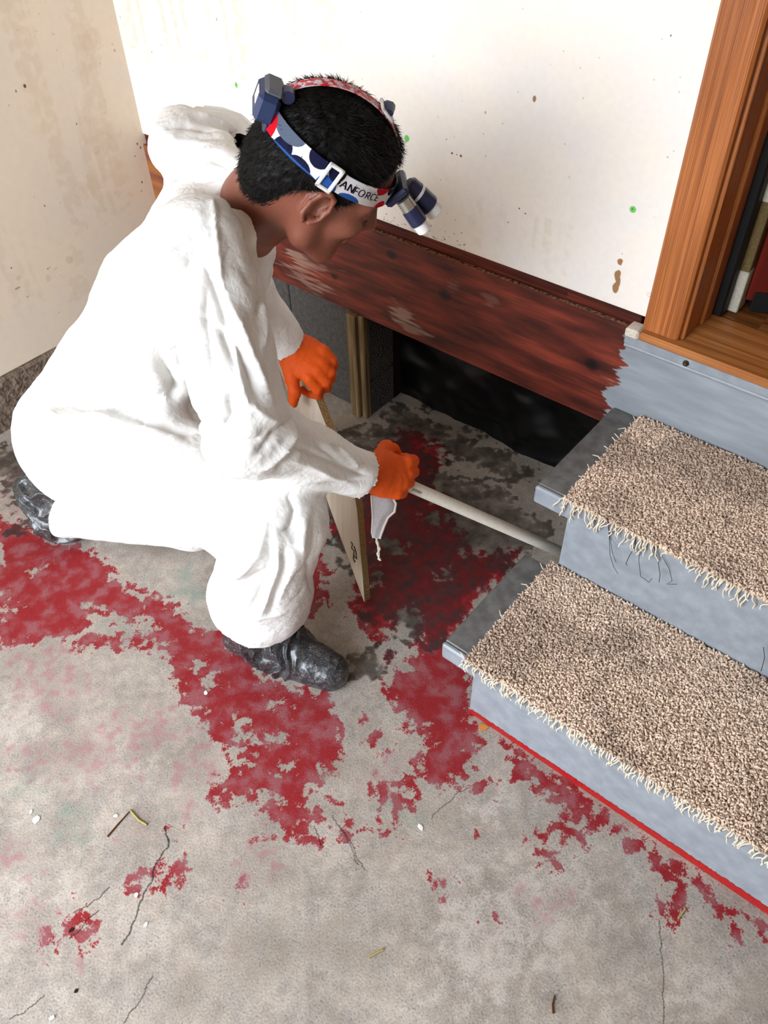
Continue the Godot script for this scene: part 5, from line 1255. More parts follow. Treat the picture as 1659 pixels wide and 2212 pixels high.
const FOLDS := [
	[-0.0070, 0.020, Vector3(0.0540, 0.6994, 0.9203), Vector3(0.1287, 0.7375, 0.8836), Vector3(0.2078, 0.7782, 0.8788), Vector3(0.2724, 0.8096, 0.8699), Vector3(0.3156, 0.8260, 0.8511)],
	[-0.0160, 0.013, Vector3(0.1095, 0.6841, 0.9590), Vector3(0.1327, 0.6882, 0.9339), Vector3(0.1595, 0.6828, 0.9248), Vector3(0.1944, 0.6803, 0.8902), Vector3(0.2356, 0.6769, 0.8391), Vector3(0.2568, 0.6705, 0.7984)],
	[0.0120, 0.014, Vector3(0.0947, 0.6778, 0.9759), Vector3(0.1462, 0.6731, 0.9588), Vector3(0.1748, 0.6798, 0.9167), Vector3(0.2142, 0.6712, 0.8927)],
	[-0.0240, 0.016, Vector3(0.1887, 0.6810, 0.8959), Vector3(0.2286, 0.6699, 0.8676), Vector3(0.2650, 0.6586, 0.8469), Vector3(0.3128, 0.6467, 0.8248), Vector3(0.5046, 0.7840, 0.9182), Vector3(0.5357, 0.7752, 0.9151)],
	[-0.0100, 0.013, Vector3(0.1312, 0.6377, 1.0108), Vector3(0.1725, 0.6519, 0.9751), Vector3(0.1889, 0.6578, 0.9548), Vector3(0.1987, 0.6706, 0.9172), Vector3(0.2144, 0.6722, 0.8873)],
	[0.0080, 0.013, Vector3(0.0979, 0.6283, 1.0264), Vector3(0.1309, 0.6480, 1.0018), Vector3(0.1762, 0.6461, 0.9797)],
	[0.0120, 0.013, Vector3(0.1879, 0.6157, 0.9989), Vector3(0.2230, 0.6307, 0.9689), Vector3(0.2474, 0.6502, 0.9301), Vector3(0.2610, 0.6603, 0.8858), Vector3(0.2820, 0.6569, 0.8560)],
	[-0.0120, 0.013, Vector3(0.1820, 0.5964, 1.0116), Vector3(0.2359, 0.6209, 0.9717), Vector3(0.2628, 0.6426, 0.9341), Vector3(0.2781, 0.6527, 0.9017), Vector3(0.2952, 0.6547, 0.8622)],
	[-0.0090, 0.013, Vector3(0.1886, 0.5705, 1.0154), Vector3(0.2319, 0.6050, 0.9841), Vector3(0.2567, 0.6220, 0.9616)],
	[0.0090, 0.012, Vector3(0.1809, 0.5554, 1.0204), Vector3(0.2243, 0.5783, 0.9977), Vector3(0.2635, 0.6161, 0.9636)],
	[-0.0090, 0.013, Vector3(0.1501, 0.5247, 1.0303), Vector3(0.2023, 0.5536, 1.0107), Vector3(0.2337, 0.5882, 0.9911), Vector3(0.2530, 0.6091, 0.9731)],
	[-0.0060, 0.008, Vector3(0.3392, 0.6257, 0.9173), Vector3(0.3358, 0.6331, 0.9072), Vector3(0.3379, 0.6396, 0.8914), Vector3(0.3352, 0.6430, 0.8828)],
	[-0.0070, 0.012, Vector3(0.1983, 0.4858, 0.9940), Vector3(0.3009, 0.5348, 0.9764), Vector3(0.3676, 0.5382, 0.9547), Vector3(0.4401, 0.5609, 0.9248)],
	[-0.0070, 0.012, Vector3(0.1031, 0.6314, 1.0237), Vector3(0.1150, 0.5603, 1.0441)],
	[0.0050, 0.005, Vector3(0.3397, 1.0498, 0.6808), Vector3(0.4407, 1.0918, 0.7686), Vector3(0.4669, 1.0782, 0.7922), Vector3(0.4812, 1.0577, 0.8063), Vector3(0.4956, 1.0126, 0.8209), Vector3(0.5041, 0.9884, 0.8252)],
	[-0.0110, 0.010, Vector3(0.3491, 1.0477, 0.6783), Vector3(0.4516, 1.0677, 0.7323), Vector3(0.4825, 1.0396, 0.7444), Vector3(0.4933, 0.9923, 0.7449), Vector3(0.5105, 0.9609, 0.7628), Vector3(0.5253, 0.9411, 0.7904)],
	[0.0090, 0.011, Vector3(0.3648, 1.0487, 0.6733), Vector3(0.4507, 1.0474, 0.7168), Vector3(0.4791, 1.0271, 0.7341), Vector3(0.5265, 0.9229, 0.7771), Vector3(0.5407, 0.8971, 0.8021)],
	[-0.0090, 0.010, Vector3(0.4102, 1.0376, 0.6450), Vector3(0.3649, 0.9478, 0.5884), Vector3(0.3670, 0.9018, 0.5980), Vector3(0.2922, 0.7775, 0.5451)],
	[0.0110, 0.018, Vector3(0.3330, 0.8921, 0.8577), Vector3(0.3750, 0.9532, 0.8666), Vector3(0.4096, 1.0062, 0.8724), Vector3(0.4303, 1.0388, 0.8617), Vector3(0.4401, 1.0641, 0.8445)],
	[-0.0100, 0.018, Vector3(0.3577, 0.8984, 0.8512), Vector3(0.4389, 0.9805, 0.8742), Vector3(0.4572, 1.0166, 0.8590), Vector3(0.4665, 1.0568, 0.8317)],
	[-0.0220, 0.014, Vector3(0.1758, 0.9048, 0.8182), Vector3(0.2302, 0.8989, 0.8472), Vector3(0.2830, 0.8919, 0.8623), Vector3(0.3084, 0.8673, 0.8620), Vector3(0.3134, 0.8125, 0.8484), Vector3(0.2992, 0.7377, 0.8216), Vector3(0.2593, 0.6686, 0.7898), Vector3(0.4663, 0.7946, 0.9078), Vector3(0.5048, 0.7762, 0.9203)],
	[-0.0100, 0.012, Vector3(0.4713, 1.0457, 0.8344), Vector3(0.4898, 1.0093, 0.8339), Vector3(0.5108, 0.9594, 0.8377), Vector3(0.5308, 0.9130, 0.8388), Vector3(0.5431, 0.8822, 0.8402), Vector3(0.5555, 0.8503, 0.8415)],
	[0.0100, 0.012, Vector3(0.5041, 0.9884, 0.8252), Vector3(0.5272, 0.9344, 0.8218), Vector3(0.5484, 0.8771, 0.8200), Vector3(0.5610, 0.8396, 0.8195)],
	[-0.0080, 0.010, Vector3(0.4828, 0.9623, 0.8650), Vector3(0.5106, 0.9426, 0.8502), Vector3(0.5316, 0.8964, 0.8522)],
	[0.0070, 0.012, Vector3(0.4583, 0.9914, 0.8665), Vector3(0.4617, 0.9591, 0.8748), Vector3(0.4652, 0.9257, 0.8832), Vector3(0.4341, 0.8651, 0.8875)],
	[-0.0070, 0.010, Vector3(0.4868, 1.0043, 0.8410), Vector3(0.4893, 0.9564, 0.8633), Vector3(0.5043, 0.9058, 0.8754), Vector3(0.5061, 0.8581, 0.8926)],
	[0.0070, 0.009, Vector3(0.5158, 0.9571, 0.8293), Vector3(0.5261, 0.9234, 0.8392), Vector3(0.5366, 0.8887, 0.8493), Vector3(0.5475, 0.8558, 0.8568), Vector3(0.5596, 0.8231, 0.8652)],
	[-0.0100, 0.009, Vector3(0.5328, 0.8136, 0.8991), Vector3(0.5413, 0.8269, 0.8853), Vector3(0.5348, 0.8465, 0.8797), Vector3(0.5373, 0.8590, 0.8700)],
	[-0.0080, 0.009, Vector3(0.5445, 0.7878, 0.9061), Vector3(0.5614, 0.7879, 0.8931), Vector3(0.5771, 0.7892, 0.8691), Vector3(0.5795, 0.7987, 0.8399)],
	[-0.0140, 0.010, Vector3(0.5814, 0.7646, 0.8778), Vector3(0.5849, 0.7860, 0.8374), Vector3(0.5692, 0.7742, 0.7814)],
	[0.0140, 0.009, Vector3(0.5803, 0.7236, 0.8719), Vector3(0.5925, 0.7473, 0.8307), Vector3(0.5835, 0.7559, 0.7935)],
	[-0.0090, 0.010, Vector3(0.5813, 0.7030, 0.8473), Vector3(0.5912, 0.7188, 0.8122), Vector3(0.5869, 0.7352, 0.7891)],
	[-0.0090, 0.010, Vector3(0.5894, 0.7211, 0.7883), Vector3(0.6051, 0.6671, 0.7433), Vector3(0.6143, 0.6172, 0.6973), Vector3(0.6222, 0.5902, 0.6699)],
	[0.0080, 0.010, Vector3(0.5902, 0.7084, 0.8126), Vector3(0.6028, 0.6580, 0.7650), Vector3(0.6132, 0.5924, 0.7104)],
	[-0.0070, 0.009, Vector3(0.5897, 0.6271, 0.7777), Vector3(0.6075, 0.6054, 0.7276), Vector3(0.6227, 0.5845, 0.6773)],
	[-0.0060, 0.009, Vector3(0.5882, 0.7076, 0.7551), Vector3(0.6027, 0.6710, 0.7284), Vector3(0.6086, 0.6413, 0.7197)],
	[0.0060, 0.008, Vector3(0.5939, 0.6721, 0.7065), Vector3(0.6044, 0.6397, 0.6904), Vector3(0.6150, 0.6146, 0.6856)],
	[0.0070, 0.010, Vector3(0.5541, 0.8414, 0.8564), Vector3(0.5711, 0.8150, 0.8437), Vector3(0.5809, 0.7924, 0.8221)],
	[-0.0120, 0.014, Vector3(0.5397, 0.5851, 0.8753), Vector3(0.5339, 0.5471, 0.9047), Vector3(0.4929, 0.4657, 0.9165), Vector3(0.4149, 0.3187, 0.9124)],
	[0.0110, 0.012, Vector3(0.5525, 0.5853, 0.8655), Vector3(0.5573, 0.5426, 0.8948), Vector3(0.5218, 0.4770, 0.9127), Vector3(0.4073, 0.3612, 0.9021)],
	[-0.0110, 0.013, Vector3(0.5628, 0.5728, 0.8702), Vector3(0.5743, 0.5123, 0.8886), Vector3(0.5265, 0.3874, 0.8929), Vector3(0.4842, 0.2942, 0.9071)],
	[0.0100, 0.012, Vector3(0.5701, 0.5716, 0.8630), Vector3(0.5837, 0.5102, 0.8788), Vector3(0.5402, 0.3873, 0.8819), Vector3(0.5095, 0.2998, 0.8923)],
	[-0.0090, 0.012, Vector3(0.5858, 0.5470, 0.8635), Vector3(0.5896, 0.4936, 0.8699), Vector3(0.5494, 0.3836, 0.8708), Vector3(0.5299, 0.3142, 0.8753)],
	[0.0080, 0.012, Vector3(0.6002, 0.5206, 0.8498), Vector3(0.5747, 0.4320, 0.8580), Vector3(0.5444, 0.3456, 0.8656)],
	[-0.0130, 0.012, Vector3(0.3849, 0.2865, 0.9114), Vector3(0.4814, 0.3862, 0.9105), Vector3(0.5506, 0.4742, 0.9007)],
	[0.0120, 0.012, Vector3(0.4747, 0.4132, 0.9106), Vector3(0.5473, 0.5156, 0.9069)],
	[-0.0080, 0.012, Vector3(0.4619, 0.4479, 0.9147), Vector3(0.5264, 0.5353, 0.9110)],
	[0.0060, 0.008, Vector3(0.4279, 0.2621, 0.9244), Vector3(0.5095, 0.2998, 0.8923), Vector3(0.5425, 0.2991, 0.8477)],
	[-0.0090, 0.010, Vector3(0.5488, 0.6085, 0.8045), Vector3(0.5730, 0.5892, 0.8117), Vector3(0.5850, 0.5706, 0.8361), Vector3(0.5797, 0.5697, 0.8504)],
	[0.0080, 0.010, Vector3(0.5883, 0.5718, 0.8067), Vector3(0.6031, 0.5327, 0.8335), Vector3(0.5783, 0.4089, 0.8022)],
	[-0.0080, 0.010, Vector3(0.6021, 0.5455, 0.8070), Vector3(0.6036, 0.4759, 0.8258), Vector3(0.5255, 0.2629, 0.7526)],
	[-0.0070, 0.012, Vector3(0.4656, 0.5901, 0.8975), Vector3(0.4584, 0.5573, 0.9203), Vector3(0.3921, 0.4689, 0.9277)],
	[0.0060, 0.012, Vector3(0.4956, 0.5835, 0.8941), Vector3(0.4788, 0.5361, 0.9218)],
	[-0.0080, 0.014, Vector3(0.1862, 0.9276, 0.7949), Vector3(0.2789, 0.9329, 0.8465), Vector3(0.3256, 0.9232, 0.8591), Vector3(0.3437, 0.8946, 0.8546)],
	[0.0070, 0.014, Vector3(0.1615, 0.8962, 0.8198), Vector3(0.2186, 0.8674, 0.8627), Vector3(0.2563, 0.8165, 0.8745)],
	[-0.0060, 0.014, Vector3(0.0727, 0.7552, 0.8675), Vector3(0.1720, 0.8039, 0.8729), Vector3(0.2500, 0.8321, 0.8743), Vector3(0.2996, 0.8418, 0.8625)],
	[0.0080, 0.012, Vector3(0.1889, 1.0660, 0.6789), Vector3(0.2197, 1.0863, 0.6510), Vector3(0.2643, 1.0873, 0.6214)],
	[-0.0090, 0.011, Vector3(0.1911, 1.0519, 0.6798), Vector3(0.2305, 1.0649, 0.6561), Vector3(0.3175, 1.0776, 0.6523), Vector3(0.3713, 1.0707, 0.6553)],
	[-0.0080, 0.010, Vector3(0.1892, 1.0989, 0.6555), Vector3(0.2084, 1.1012, 0.6179), Vector3(0.2398, 1.0870, 0.5792)],
	[0.0080, 0.009, Vector3(0.1867, 1.1011, 0.5791), Vector3(0.2010, 1.0830, 0.5447), Vector3(0.2194, 1.0587, 0.5134)],
	[-0.0120, 0.011, Vector3(0.2845, 1.0540, 0.6863), Vector3(0.3381, 1.0660, 0.6642), Vector3(0.3953, 1.0607, 0.6559)]]        # folds: height, width, then the points of the crease
const FOOT := Vector3(0.30, 0.0, 0.82)

func build_person() -> void:
	var man := base("person", FOOT)
	tag(man, "person in a white hooded coverall crouching on the floor, orange gloves and black shoe covers", "person")
	build_head(man)
	build_coverall(man)
	build_gloves(man)
	build_shoe_covers(man)

func at_world(o: Node3D) -> void:
	o.position = -FOOT

func in_head(o: Node3D) -> void:
	o.transform = Transform3D(HEAD.basis, HEAD.origin - FOOT)

func skull(f: Field, grow: float, k: float) -> void:
	f.ball(Vector3(-0.012, 0.040, 0), Vector3(0.100 + grow, 0.090 + grow, 0.078 + grow), k)
	f.ball(Vector3(-0.050, 0.020, 0), Vector3(0.060 + grow, 0.066 + grow, 0.070 + grow), k)
	f.ball(Vector3(0.035, 0.045, 0), Vector3(0.060 + grow, 0.070 + grow, 0.066 + grow), k)

func build_head(man: Node3D) -> void:
	var f := Field.new(Vector3(-0.20, -0.26, -0.13), Vector3(0.15, 0.15, 0.13), 0.0036)
	skull(f, 0.0, 0.02)
	f.ball(Vector3(0.040, -0.030, 0), Vector3(0.056, 0.062, 0.060), 0.03)          # face
	f.ball(Vector3(0.045, -0.078, 0), Vector3(0.046, 0.034, 0.042), 0.02)          # mouth and chin
	f.cone(Vector3(0.074, -0.104, 0.008), 0.016, Vector3(0.074, -0.104, -0.008), 0.016, 0.02)
	for s in [-1.0, 1.0]:
		f.cone(Vector3(0.000, -0.030, 0.058 * s), 0.020, Vector3(0.012, -0.075, 0.050 * s), 0.016, 0.025)   # jaw
		f.cone(Vector3(0.012, -0.075, 0.050 * s), 0.016, Vector3(0.066, -0.104, 0.014 * s), 0.016, 0.025)
		f.ball(Vector3(0.062, -0.022, 0.044 * s), Vector3(0.026, 0.018, 0.020), 0.02)                        # cheek bone
		f.cone(Vector3(0.086, 0.024, 0.010 * s), 0.010, Vector3(0.070, 0.024, 0.050 * s), 0.010, 0.016)      # brow
		f.ball(Vector3(0.096, 0.000, 0.033 * s), Vector3(0.016, 0.014, 0.018), 0.012, Basis.IDENTITY, true)  # socket
		f.ball(Vector3(0.078, 0.000, 0.032 * s), Vector3(0.014, 0.0125, 0.014), 0.005)                       # lidded eye
		f.cone(Vector3(0.100, -0.032, 0.012 * s), 0.008, Vector3(0.092, -0.034, 0.015 * s), 0.007, 0.008)    # nostril
	f.cone(Vector3(0.094, 0.012, 0), 0.009, Vector3(0.116, -0.026, 0), 0.0115, 0.014)                        # nose
	f.cone(Vector3(0.090, -0.058, 0.020), 0.006, Vector3(0.097, -0.057, 0), 0.0085, 0.008)                   # lips
	f.cone(Vector3(0.090, -0.058, -0.020), 0.006, Vector3(0.097, -0.057, 0), 0.0085, 0.008)
	f.cone(Vector3(0.088, -0.070, 0.016), 0.006, Vector3(0.094, -0.071, 0), 0.0085, 0.008)
	f.cone(Vector3(0.088, -0.070, -0.016), 0.006, Vector3(0.094, -0.071, 0), 0.0085, 0.008)
	f.ball(Vector3(0.112, -0.064, 0), Vector3(0.018, 0.0022, 0.022), 0.003, Basis.IDENTITY, true)
	f.cone(Vector3(-0.040, -0.020, 0), 0.064, Vector3(-0.0306, -0.1251, -0.0615), 0.060, 0.03)                                        # neck
	f.cone(Vector3(-0.0306, -0.1251, -0.0615), 0.060, Vector3(-0.0252, -0.2058, -0.0999), 0.066, 0.03)
	for s in [-1.0, 1.0]:                                                                                    # ears
		var e := Vector3(-0.008, -0.002, 0.078 * s)
		var tilt := Basis(Vector3.FORWARD, 0.16)
		f.ball(e, Vector3(0.017, 0.030, 0.009), 0.006, tilt)
		var rim := PackedVector3Array()
		for k in 9:
			var a := lerpf(-0.35, 1.42, k / 8.0) * PI
			rim.append(e + tilt * Vector3(cos(a) * 0.0175 + 0.0, sin(a) * 0.031, (0.010 + 0.004 * (1.0 - cos(a))) * s))
		for k in 8:
			f.cone(rim[k], 0.0042, rim[k + 1], 0.0042, 0.004)
		f.ball(e + tilt * Vector3(0.003, -0.027, 0.006 * s), Vector3(0.009, 0.010, 0.006), 0.006, tilt)
		f.ball(e + Vector3(0.004, -0.001, 0.012 * s), Vector3(0.0095, 0.017, 0.008), 0.004, tilt, true)
		f.ball(e + Vector3(0.014, -0.004, 0.006 * s), Vector3(0.005, 0.007, 0.006), 0.004, tilt)
	f.solve()
	var skin := mat(Color(0.545, 0.325, 0.250), 0.48, 0.5)
	skin.subsurf_scatter_enabled = true
	skin.subsurf_scatter_strength = 0.12
	var pores := relief(256, 256, grain(402, 0.18, 3, 256, 256, 256, 256))
	skin.uv1_triplanar = true
	skin.uv1_scale = Vector3(9, 9, 9)
	skin.albedo_texture = blotch(401, Color(0.93, 0.88, 0.87), Color(1.0, 1.0, 1.0), 0.03)
	add_bump(skin, pores, 0.03)
	var body := obj("body", f.mesh(), skin, man)
	in_head(body)
	body.set_meta("label", "brown skinned head and neck, face turned down to the opening")
	for s in [-1.0, 1.0]:
		var brow := begin()
		tube(brow, PackedVector3Array([Vector3(0.096, 0.022, 0.012 * s), Vector3(0.094, 0.028, 0.030 * s), Vector3(0.080, 0.027, 0.050 * s)]), [0.004, 0.0042, 0.002], 8)
		obj("eyebrow", brow.commit(), mat(Color(0.06, 0.04, 0.03), 0.7, 0.3), body)
		var lash := begin()
		tube(lash, PackedVector3Array([Vector3(0.0905, -0.004, 0.022 * s), Vector3(0.0925, -0.006, 0.032 * s), Vector3(0.0880, -0.005, 0.043 * s)]), [0.0012, 0.0014, 0.001], 6)
		obj("eyelashes", lash.commit(), mat(Color(0.04, 0.03, 0.02), 0.7, 0.3), body)
	# cropped dark hair: a shell over the skull, cut along the hairline, with short strands standing on it
	var h := Field.new(Vector3(-0.16, -0.12, -0.12), Vector3(0.13, 0.17, 0.12), 0.0042)
	skull(h, 0.0085, 0.02)
	h.ball(Vector3(-0.075, -0.030, 0), Vector3(0.040, 0.052, 0.058), 0.03)
	h.plane(Vector3(0.062, 0.078, 0), Vector3(0.86, -0.50, 0), 0.4)                                          # forehead
	h.ball(Vector3(0.060, -0.080, 0), Vector3(0.095, 0.108, 0.20), 0.006, Basis.IDENTITY, true)              # temples and cheeks
	h.ball(Vector3(-0.010, -0.030, 0), Vector3(0.044, 0.052, 0.20), 0.006, Basis.IDENTITY, true)             # round the ears
	h.plane(Vector3(-0.075, -0.075, 0), Vector3(0.25, -0.97, 0), 0.4)                                        # nape
	h.solve()
	var lump := noise(411, 60.0, 3)
	var tuft := noise(412, 170.0, 2)
	for i in h.verts.size():
		var p := h.verts[i]
		h.verts[i] = p + h.norms[i] * (lump.get_noise_3dv(p) * 0.0032 + tuft.get_noise_3dv(p * Vector3(1.0, 1.0, 1.0)) * 0.0020)
	h.renormal()
	var hm := mat(Color(0.035, 0.028, 0.024), 0.6, 0.3)
	var hair := obj("hair", h.mesh(), hm, man)
	in_head(hair)
	hair.set_meta("label", "short cropped black hair")
	var rng := RandomNumberGenerator.new()
	rng.seed = 9
	var sm := begin()
	tube(sm, PackedVector3Array([Vector3.ZERO, Vector3(0.0006, 0.005, 0), Vector3(0.0026, 0.010, 0)]), [0.0005, 0.0004, 0.0001], 3, 1.0, Vector3.BACK)
	var strand := sm.commit()
	var mm := MultiMesh.new()
	mm.transform_format = MultiMesh.TRANSFORM_3D
	mm.mesh = strand
	mm.instance_count = 14000
	for i in 14000:
		var j := rng.randi() % h.verts.size()
		var n := h.norms[j]
		var flow := Vector3(0.5, -0.1, 0.0) if h.verts[j].x > -0.04 else Vector3(-0.2, -0.7, 0.0)
		flow = (flow - n * flow.dot(n))
		var y := (n * 0.20 + flow + Vector3(rng.randfn(), rng.randfn(), rng.randfn()) * 0.15).normalized()
		var x := y.cross(Vector3(rng.randfn(), rng.randfn(), rng.randfn())).normalized()
		var jit := Vector3(rng.randfn(), rng.randfn(), rng.randfn()) * 0.0015
		mm.set_instance_transform(i, Transform3D(Basis(x, y, x.cross(y)) * rng.randf_range(0.7, 1.25), h.verts[j] + jit - n * 0.001))
	var strands := MultiMeshInstance3D.new()
	strands.name = "hair_strands"
	strands.multimesh = mm
	strands.material_override = mat(Color(0.050, 0.038, 0.033), 0.5, 0.35)
	strands.set_meta("kind", "stuff")
	hair.add_child(strands)

func segment_distance(p: Vector3, a: Vector3, b: Vector3) -> float:
	var ab := b - a
	return p.distance_to(a + ab * clampf((p - a).dot(ab) / maxf(ab.length_squared(), 1e-9), 0.0, 1.0))

func build_coverall(man: Node3D) -> void:
	var f := Field.new(Vector3(-0.3700, -0.0100, 0.4185), Vector3(0.6660, 1.1476, 1.0770), 0.0075)
	for c in SUIT:
		f.cone(c[0], c[1], c[2], c[3], c[4])
	for c in HOLLOW:
		f.cone(c[0], c[1], c[2], c[3], 0.008, true)
	for c in CUTS:
		f.plane(c[0], c[1], c[2])
	f.solve()
	f.refine()
	# folds: creases that follow the limbs, with crumpled facets between them
	var n := f.verts.size()
	var lift := PackedFloat32Array()
	lift.resize(n)
	var crumple := FastNoiseLite.new()
	crumple.seed = 421
	crumple.noise_type = FastNoiseLite.TYPE_CELLULAR
	crumple.cellular_return_type = FastNoiseLite.RETURN_DISTANCE2_SUB
	crumple.frequency = 9.0
	crumple.fractal_type = FastNoiseLite.FRACTAL_FBM
	crumple.fractal_octaves = 2
	crumple.domain_warp_enabled = true
	crumple.domain_warp_amplitude = 0.05
	crumple.domain_warp_frequency = 5.0
	var soft := noise(422, 7.0, 3)
	for i in n:
		var p := f.verts[i]
		lift[i] = crumple.get_noise_3dv(p * Vector3(1.0, 0.75, 1.0)) * 0.0075 + soft.get_noise_3dv(p) * 0.0045
	for fold in FOLDS:
		var amp: float = fold[0]
		var wid: float = fold[1]
		var lo: Vector3 = fold[2]
		var hi: Vector3 = fold[2]
		for k in range(3, fold.size()):
			lo = lo.min(fold[k])
			hi = hi.max(fold[k])
		lo -= Vector3.ONE * wid * 2.6
		hi += Vector3.ONE * wid * 2.6
		var segs: int = fold.size() - 3
		for i in n:
			var p := f.verts[i]
			if p.x < lo.x or p.x > hi.x or p.y < lo.y or p.y > hi.y or p.z < lo.z or p.z > hi.z:
				continue
			var best := 1e9
			var along := 0.0
			for k in segs:
				var a: Vector3 = fold[2 + k]
				var ab: Vector3 = fold[3 + k] - a
				var t := clampf((p - a).dot(ab) / maxf(ab.length_squared(), 1e-9), 0.0, 1.0)
				var dd := p.distance_to(a + ab * t)
				if dd < best:
					best = dd
					along = (k + t) / segs
			var e := best / wid
			if e < 2.6:
				lift[i] += amp * (exp(-e * 1.6) * 0.7 + exp(-e * e) * 0.3) * minf(1.0, 4.0 * minf(along + 0.08, 1.08 - along))
	for i in n:
		f.verts[i] += f.norms[i] * lift[i]
	f.renormal()
	for i in n:
		if f.verts[i].y < 0.004:
			f.verts[i].y = 0.004
	var m := mat(Color(0.955, 0.950, 0.940), 0.52, 0.45)
	m.uv1_triplanar = true
	m.uv1_scale = Vector3(2.6, 2.6, 2.6)
	m.albedo_texture = blotch(431, Color(0.955, 0.95, 0.94), Color(1, 1, 1), 0.02)
	var cn := FastNoiseLite.new()
	cn.seed = 434
	cn.noise_type = FastNoiseLite.TYPE_CELLULAR
	cn.cellular_return_type = FastNoiseLite.RETURN_DISTANCE2_SUB
	cn.frequency = 0.016
	cn.fractal_type = FastNoiseLite.FRACTAL_FBM
	cn.fractal_octaves = 3
	cn.domain_warp_enabled = true
	cn.domain_warp_amplitude = 40.0
	cn.domain_warp_frequency = 0.01
	var ci := cn.get_seamless_image(512, 512)
	ci.convert(Image.FORMAT_L8)
	add_bump(m, ImageTexture.create_from_image(ci), 0.30)
	var suit := obj("coverall", f.mesh(), m, man)
	at_world(suit)
	suit.set_meta("label", "white creased disposable coverall with its hood thrown back")
	var hs := begin()
	hs.set_smooth_group(0)
	var ha := [Vector3(0.1634, 1.0770, 0.5698), Vector3(0.1796, 1.0750, 0.5586), Vector3(0.1933, 1.0656, 0.5501), Vector3(0.2048, 1.0524, 0.5486), Vector3(0.2134, 1.0381, 0.5511)]
	var hb := [Vector3(0.1300, 1.0766, 0.5140), Vector3(0.1482, 1.0699, 0.4884), Vector3(0.1785, 1.0613, 0.4741), Vector3(0.2147, 1.0498, 0.4774), Vector3(0.2492, 1.0394, 0.4996)]
	for side in [0.0, 1.0]:
		for k in ha.size() - 1:
			for j in 6:
				var c := []
				for q in [[k, j], [k, j + 1], [k + 1, j + 1], [k + 1, j]]:
					var u: float = q[1] / 6.0
					var p: Vector3 = ha[q[0]].lerp(hb[q[0]], u)
					p += Vector3(-0.2, 1.0, 0.2) * (sin(u * PI) * 0.010 + sin(q[0] * 2.3 + u * 4.0) * 0.0025)
					c.append(p + Vector3(0.0, -0.0016, 0.0) * side)
				for m2 in ([0, 1, 2, 0, 2, 3] if side == 0.0 else [0, 2, 1, 0, 3, 2]):
					hs.add_vertex(c[m2])
	hs.index()
	hs.generate_normals()
	obj("hood_edge", hs.commit(), m, suit)
	var rimt := begin()
	tube(rimt, PackedVector3Array(hb), [0.0035], 8)
	obj("hood_hem", rimt.commit(), m, suit)
	var collar := obj("shirt_collar", tube_mesh([Vector3(0.2023, 1.0331, 0.5485), Vector3(0.2060, 1.0406, 0.5351), Vector3(0.2184, 1.0430, 0.5212), Vector3(0.2437, 1.0416, 0.5203), Vector3(0.2711, 1.0423, 0.5336)], [0.012], 10), mat(Color(0.02, 0.02, 0.022), 0.9, 0.1), man)
	at_world(collar)
	collar.set_meta("label", "black shirt collar showing inside the hood")

func hand_point(h: Array, p: Vector3) -> Vector3:
	return h[0] + h[1] * p.x + h[2] * p.y + h[3] * p.z

# h: wrist, towards the knuckles, towards the thumb, out of the back of the hand
func glove(man: Node3D, h: Array, fingers: Array, thumb: Array, seed_: int, label: String, cuff: float) -> void:
	var c := hand_point(h, Vector3(0.06, 0, -0.02))
	var f := Field.new(c - Vector3.ONE * 0.125, c + Vector3.ONE * 0.125, 0.003)
	var turn := Basis(h[1], h[2], h[3])
	f.ball(hand_point(h, Vector3(0.052, 0.0, -0.008)), Vector3(0.052, 0.044, 0.021), 0.01, turn)
	f.ball(hand_point(h, Vector3(0.040, 0.022, -0.018)), Vector3(0.034, 0.020, 0.018), 0.012, turn)
	f.ball(hand_point(h, Vector3(0.040, -0.022, -0.016)), Vector3(0.040, 0.018, 0.017), 0.012, turn)
	f.cone(hand_point(h, Vector3(-0.03, 0, -0.006)), cuff, hand_point(h, Vector3(0.02, 0, -0.006)), 0.030, 0.015)
	for g in fingers:
		for k in g.size() - 1:
			f.cone(hand_point(h, g[k]), 0.0125 - 0.0009 * k, hand_point(h, g[k + 1]), 0.0120 - 0.0009 * k, 0.0035 if k > 0 else 0.006)
	for k in thumb.size() - 1:
		f.cone(hand_point(h, thumb[k]), 0.016 - 0.0018 * k, hand_point(h, thumb[k + 1]), 0.0145 - 0.0018 * k, 0.006)
	f.solve()
	var w := noise(seed_, 38.0, 3)
	w.fractal_type = FastNoiseLite.FRACTAL_RIDGED
	for i in f.verts.size():
		f.verts[i] += f.norms[i] * w.get_noise_3dv(f.verts[i]) * 0.0011
	f.renormal()
	var m := mat(Color(0.88, 0.335, 0.07), 0.6, 0.35)
	m.uv1_triplanar = true
	m.uv1_scale = Vector3(30, 30, 30)
	add_bump(m, relief(128, 128, grain(seed_ + 3, 0.25, 2, 128, 128, 128, 128)), 0.04)
	var o := obj("glove", f.mesh(), m, man)
	at_world(o)
	o.set_meta("label", label)

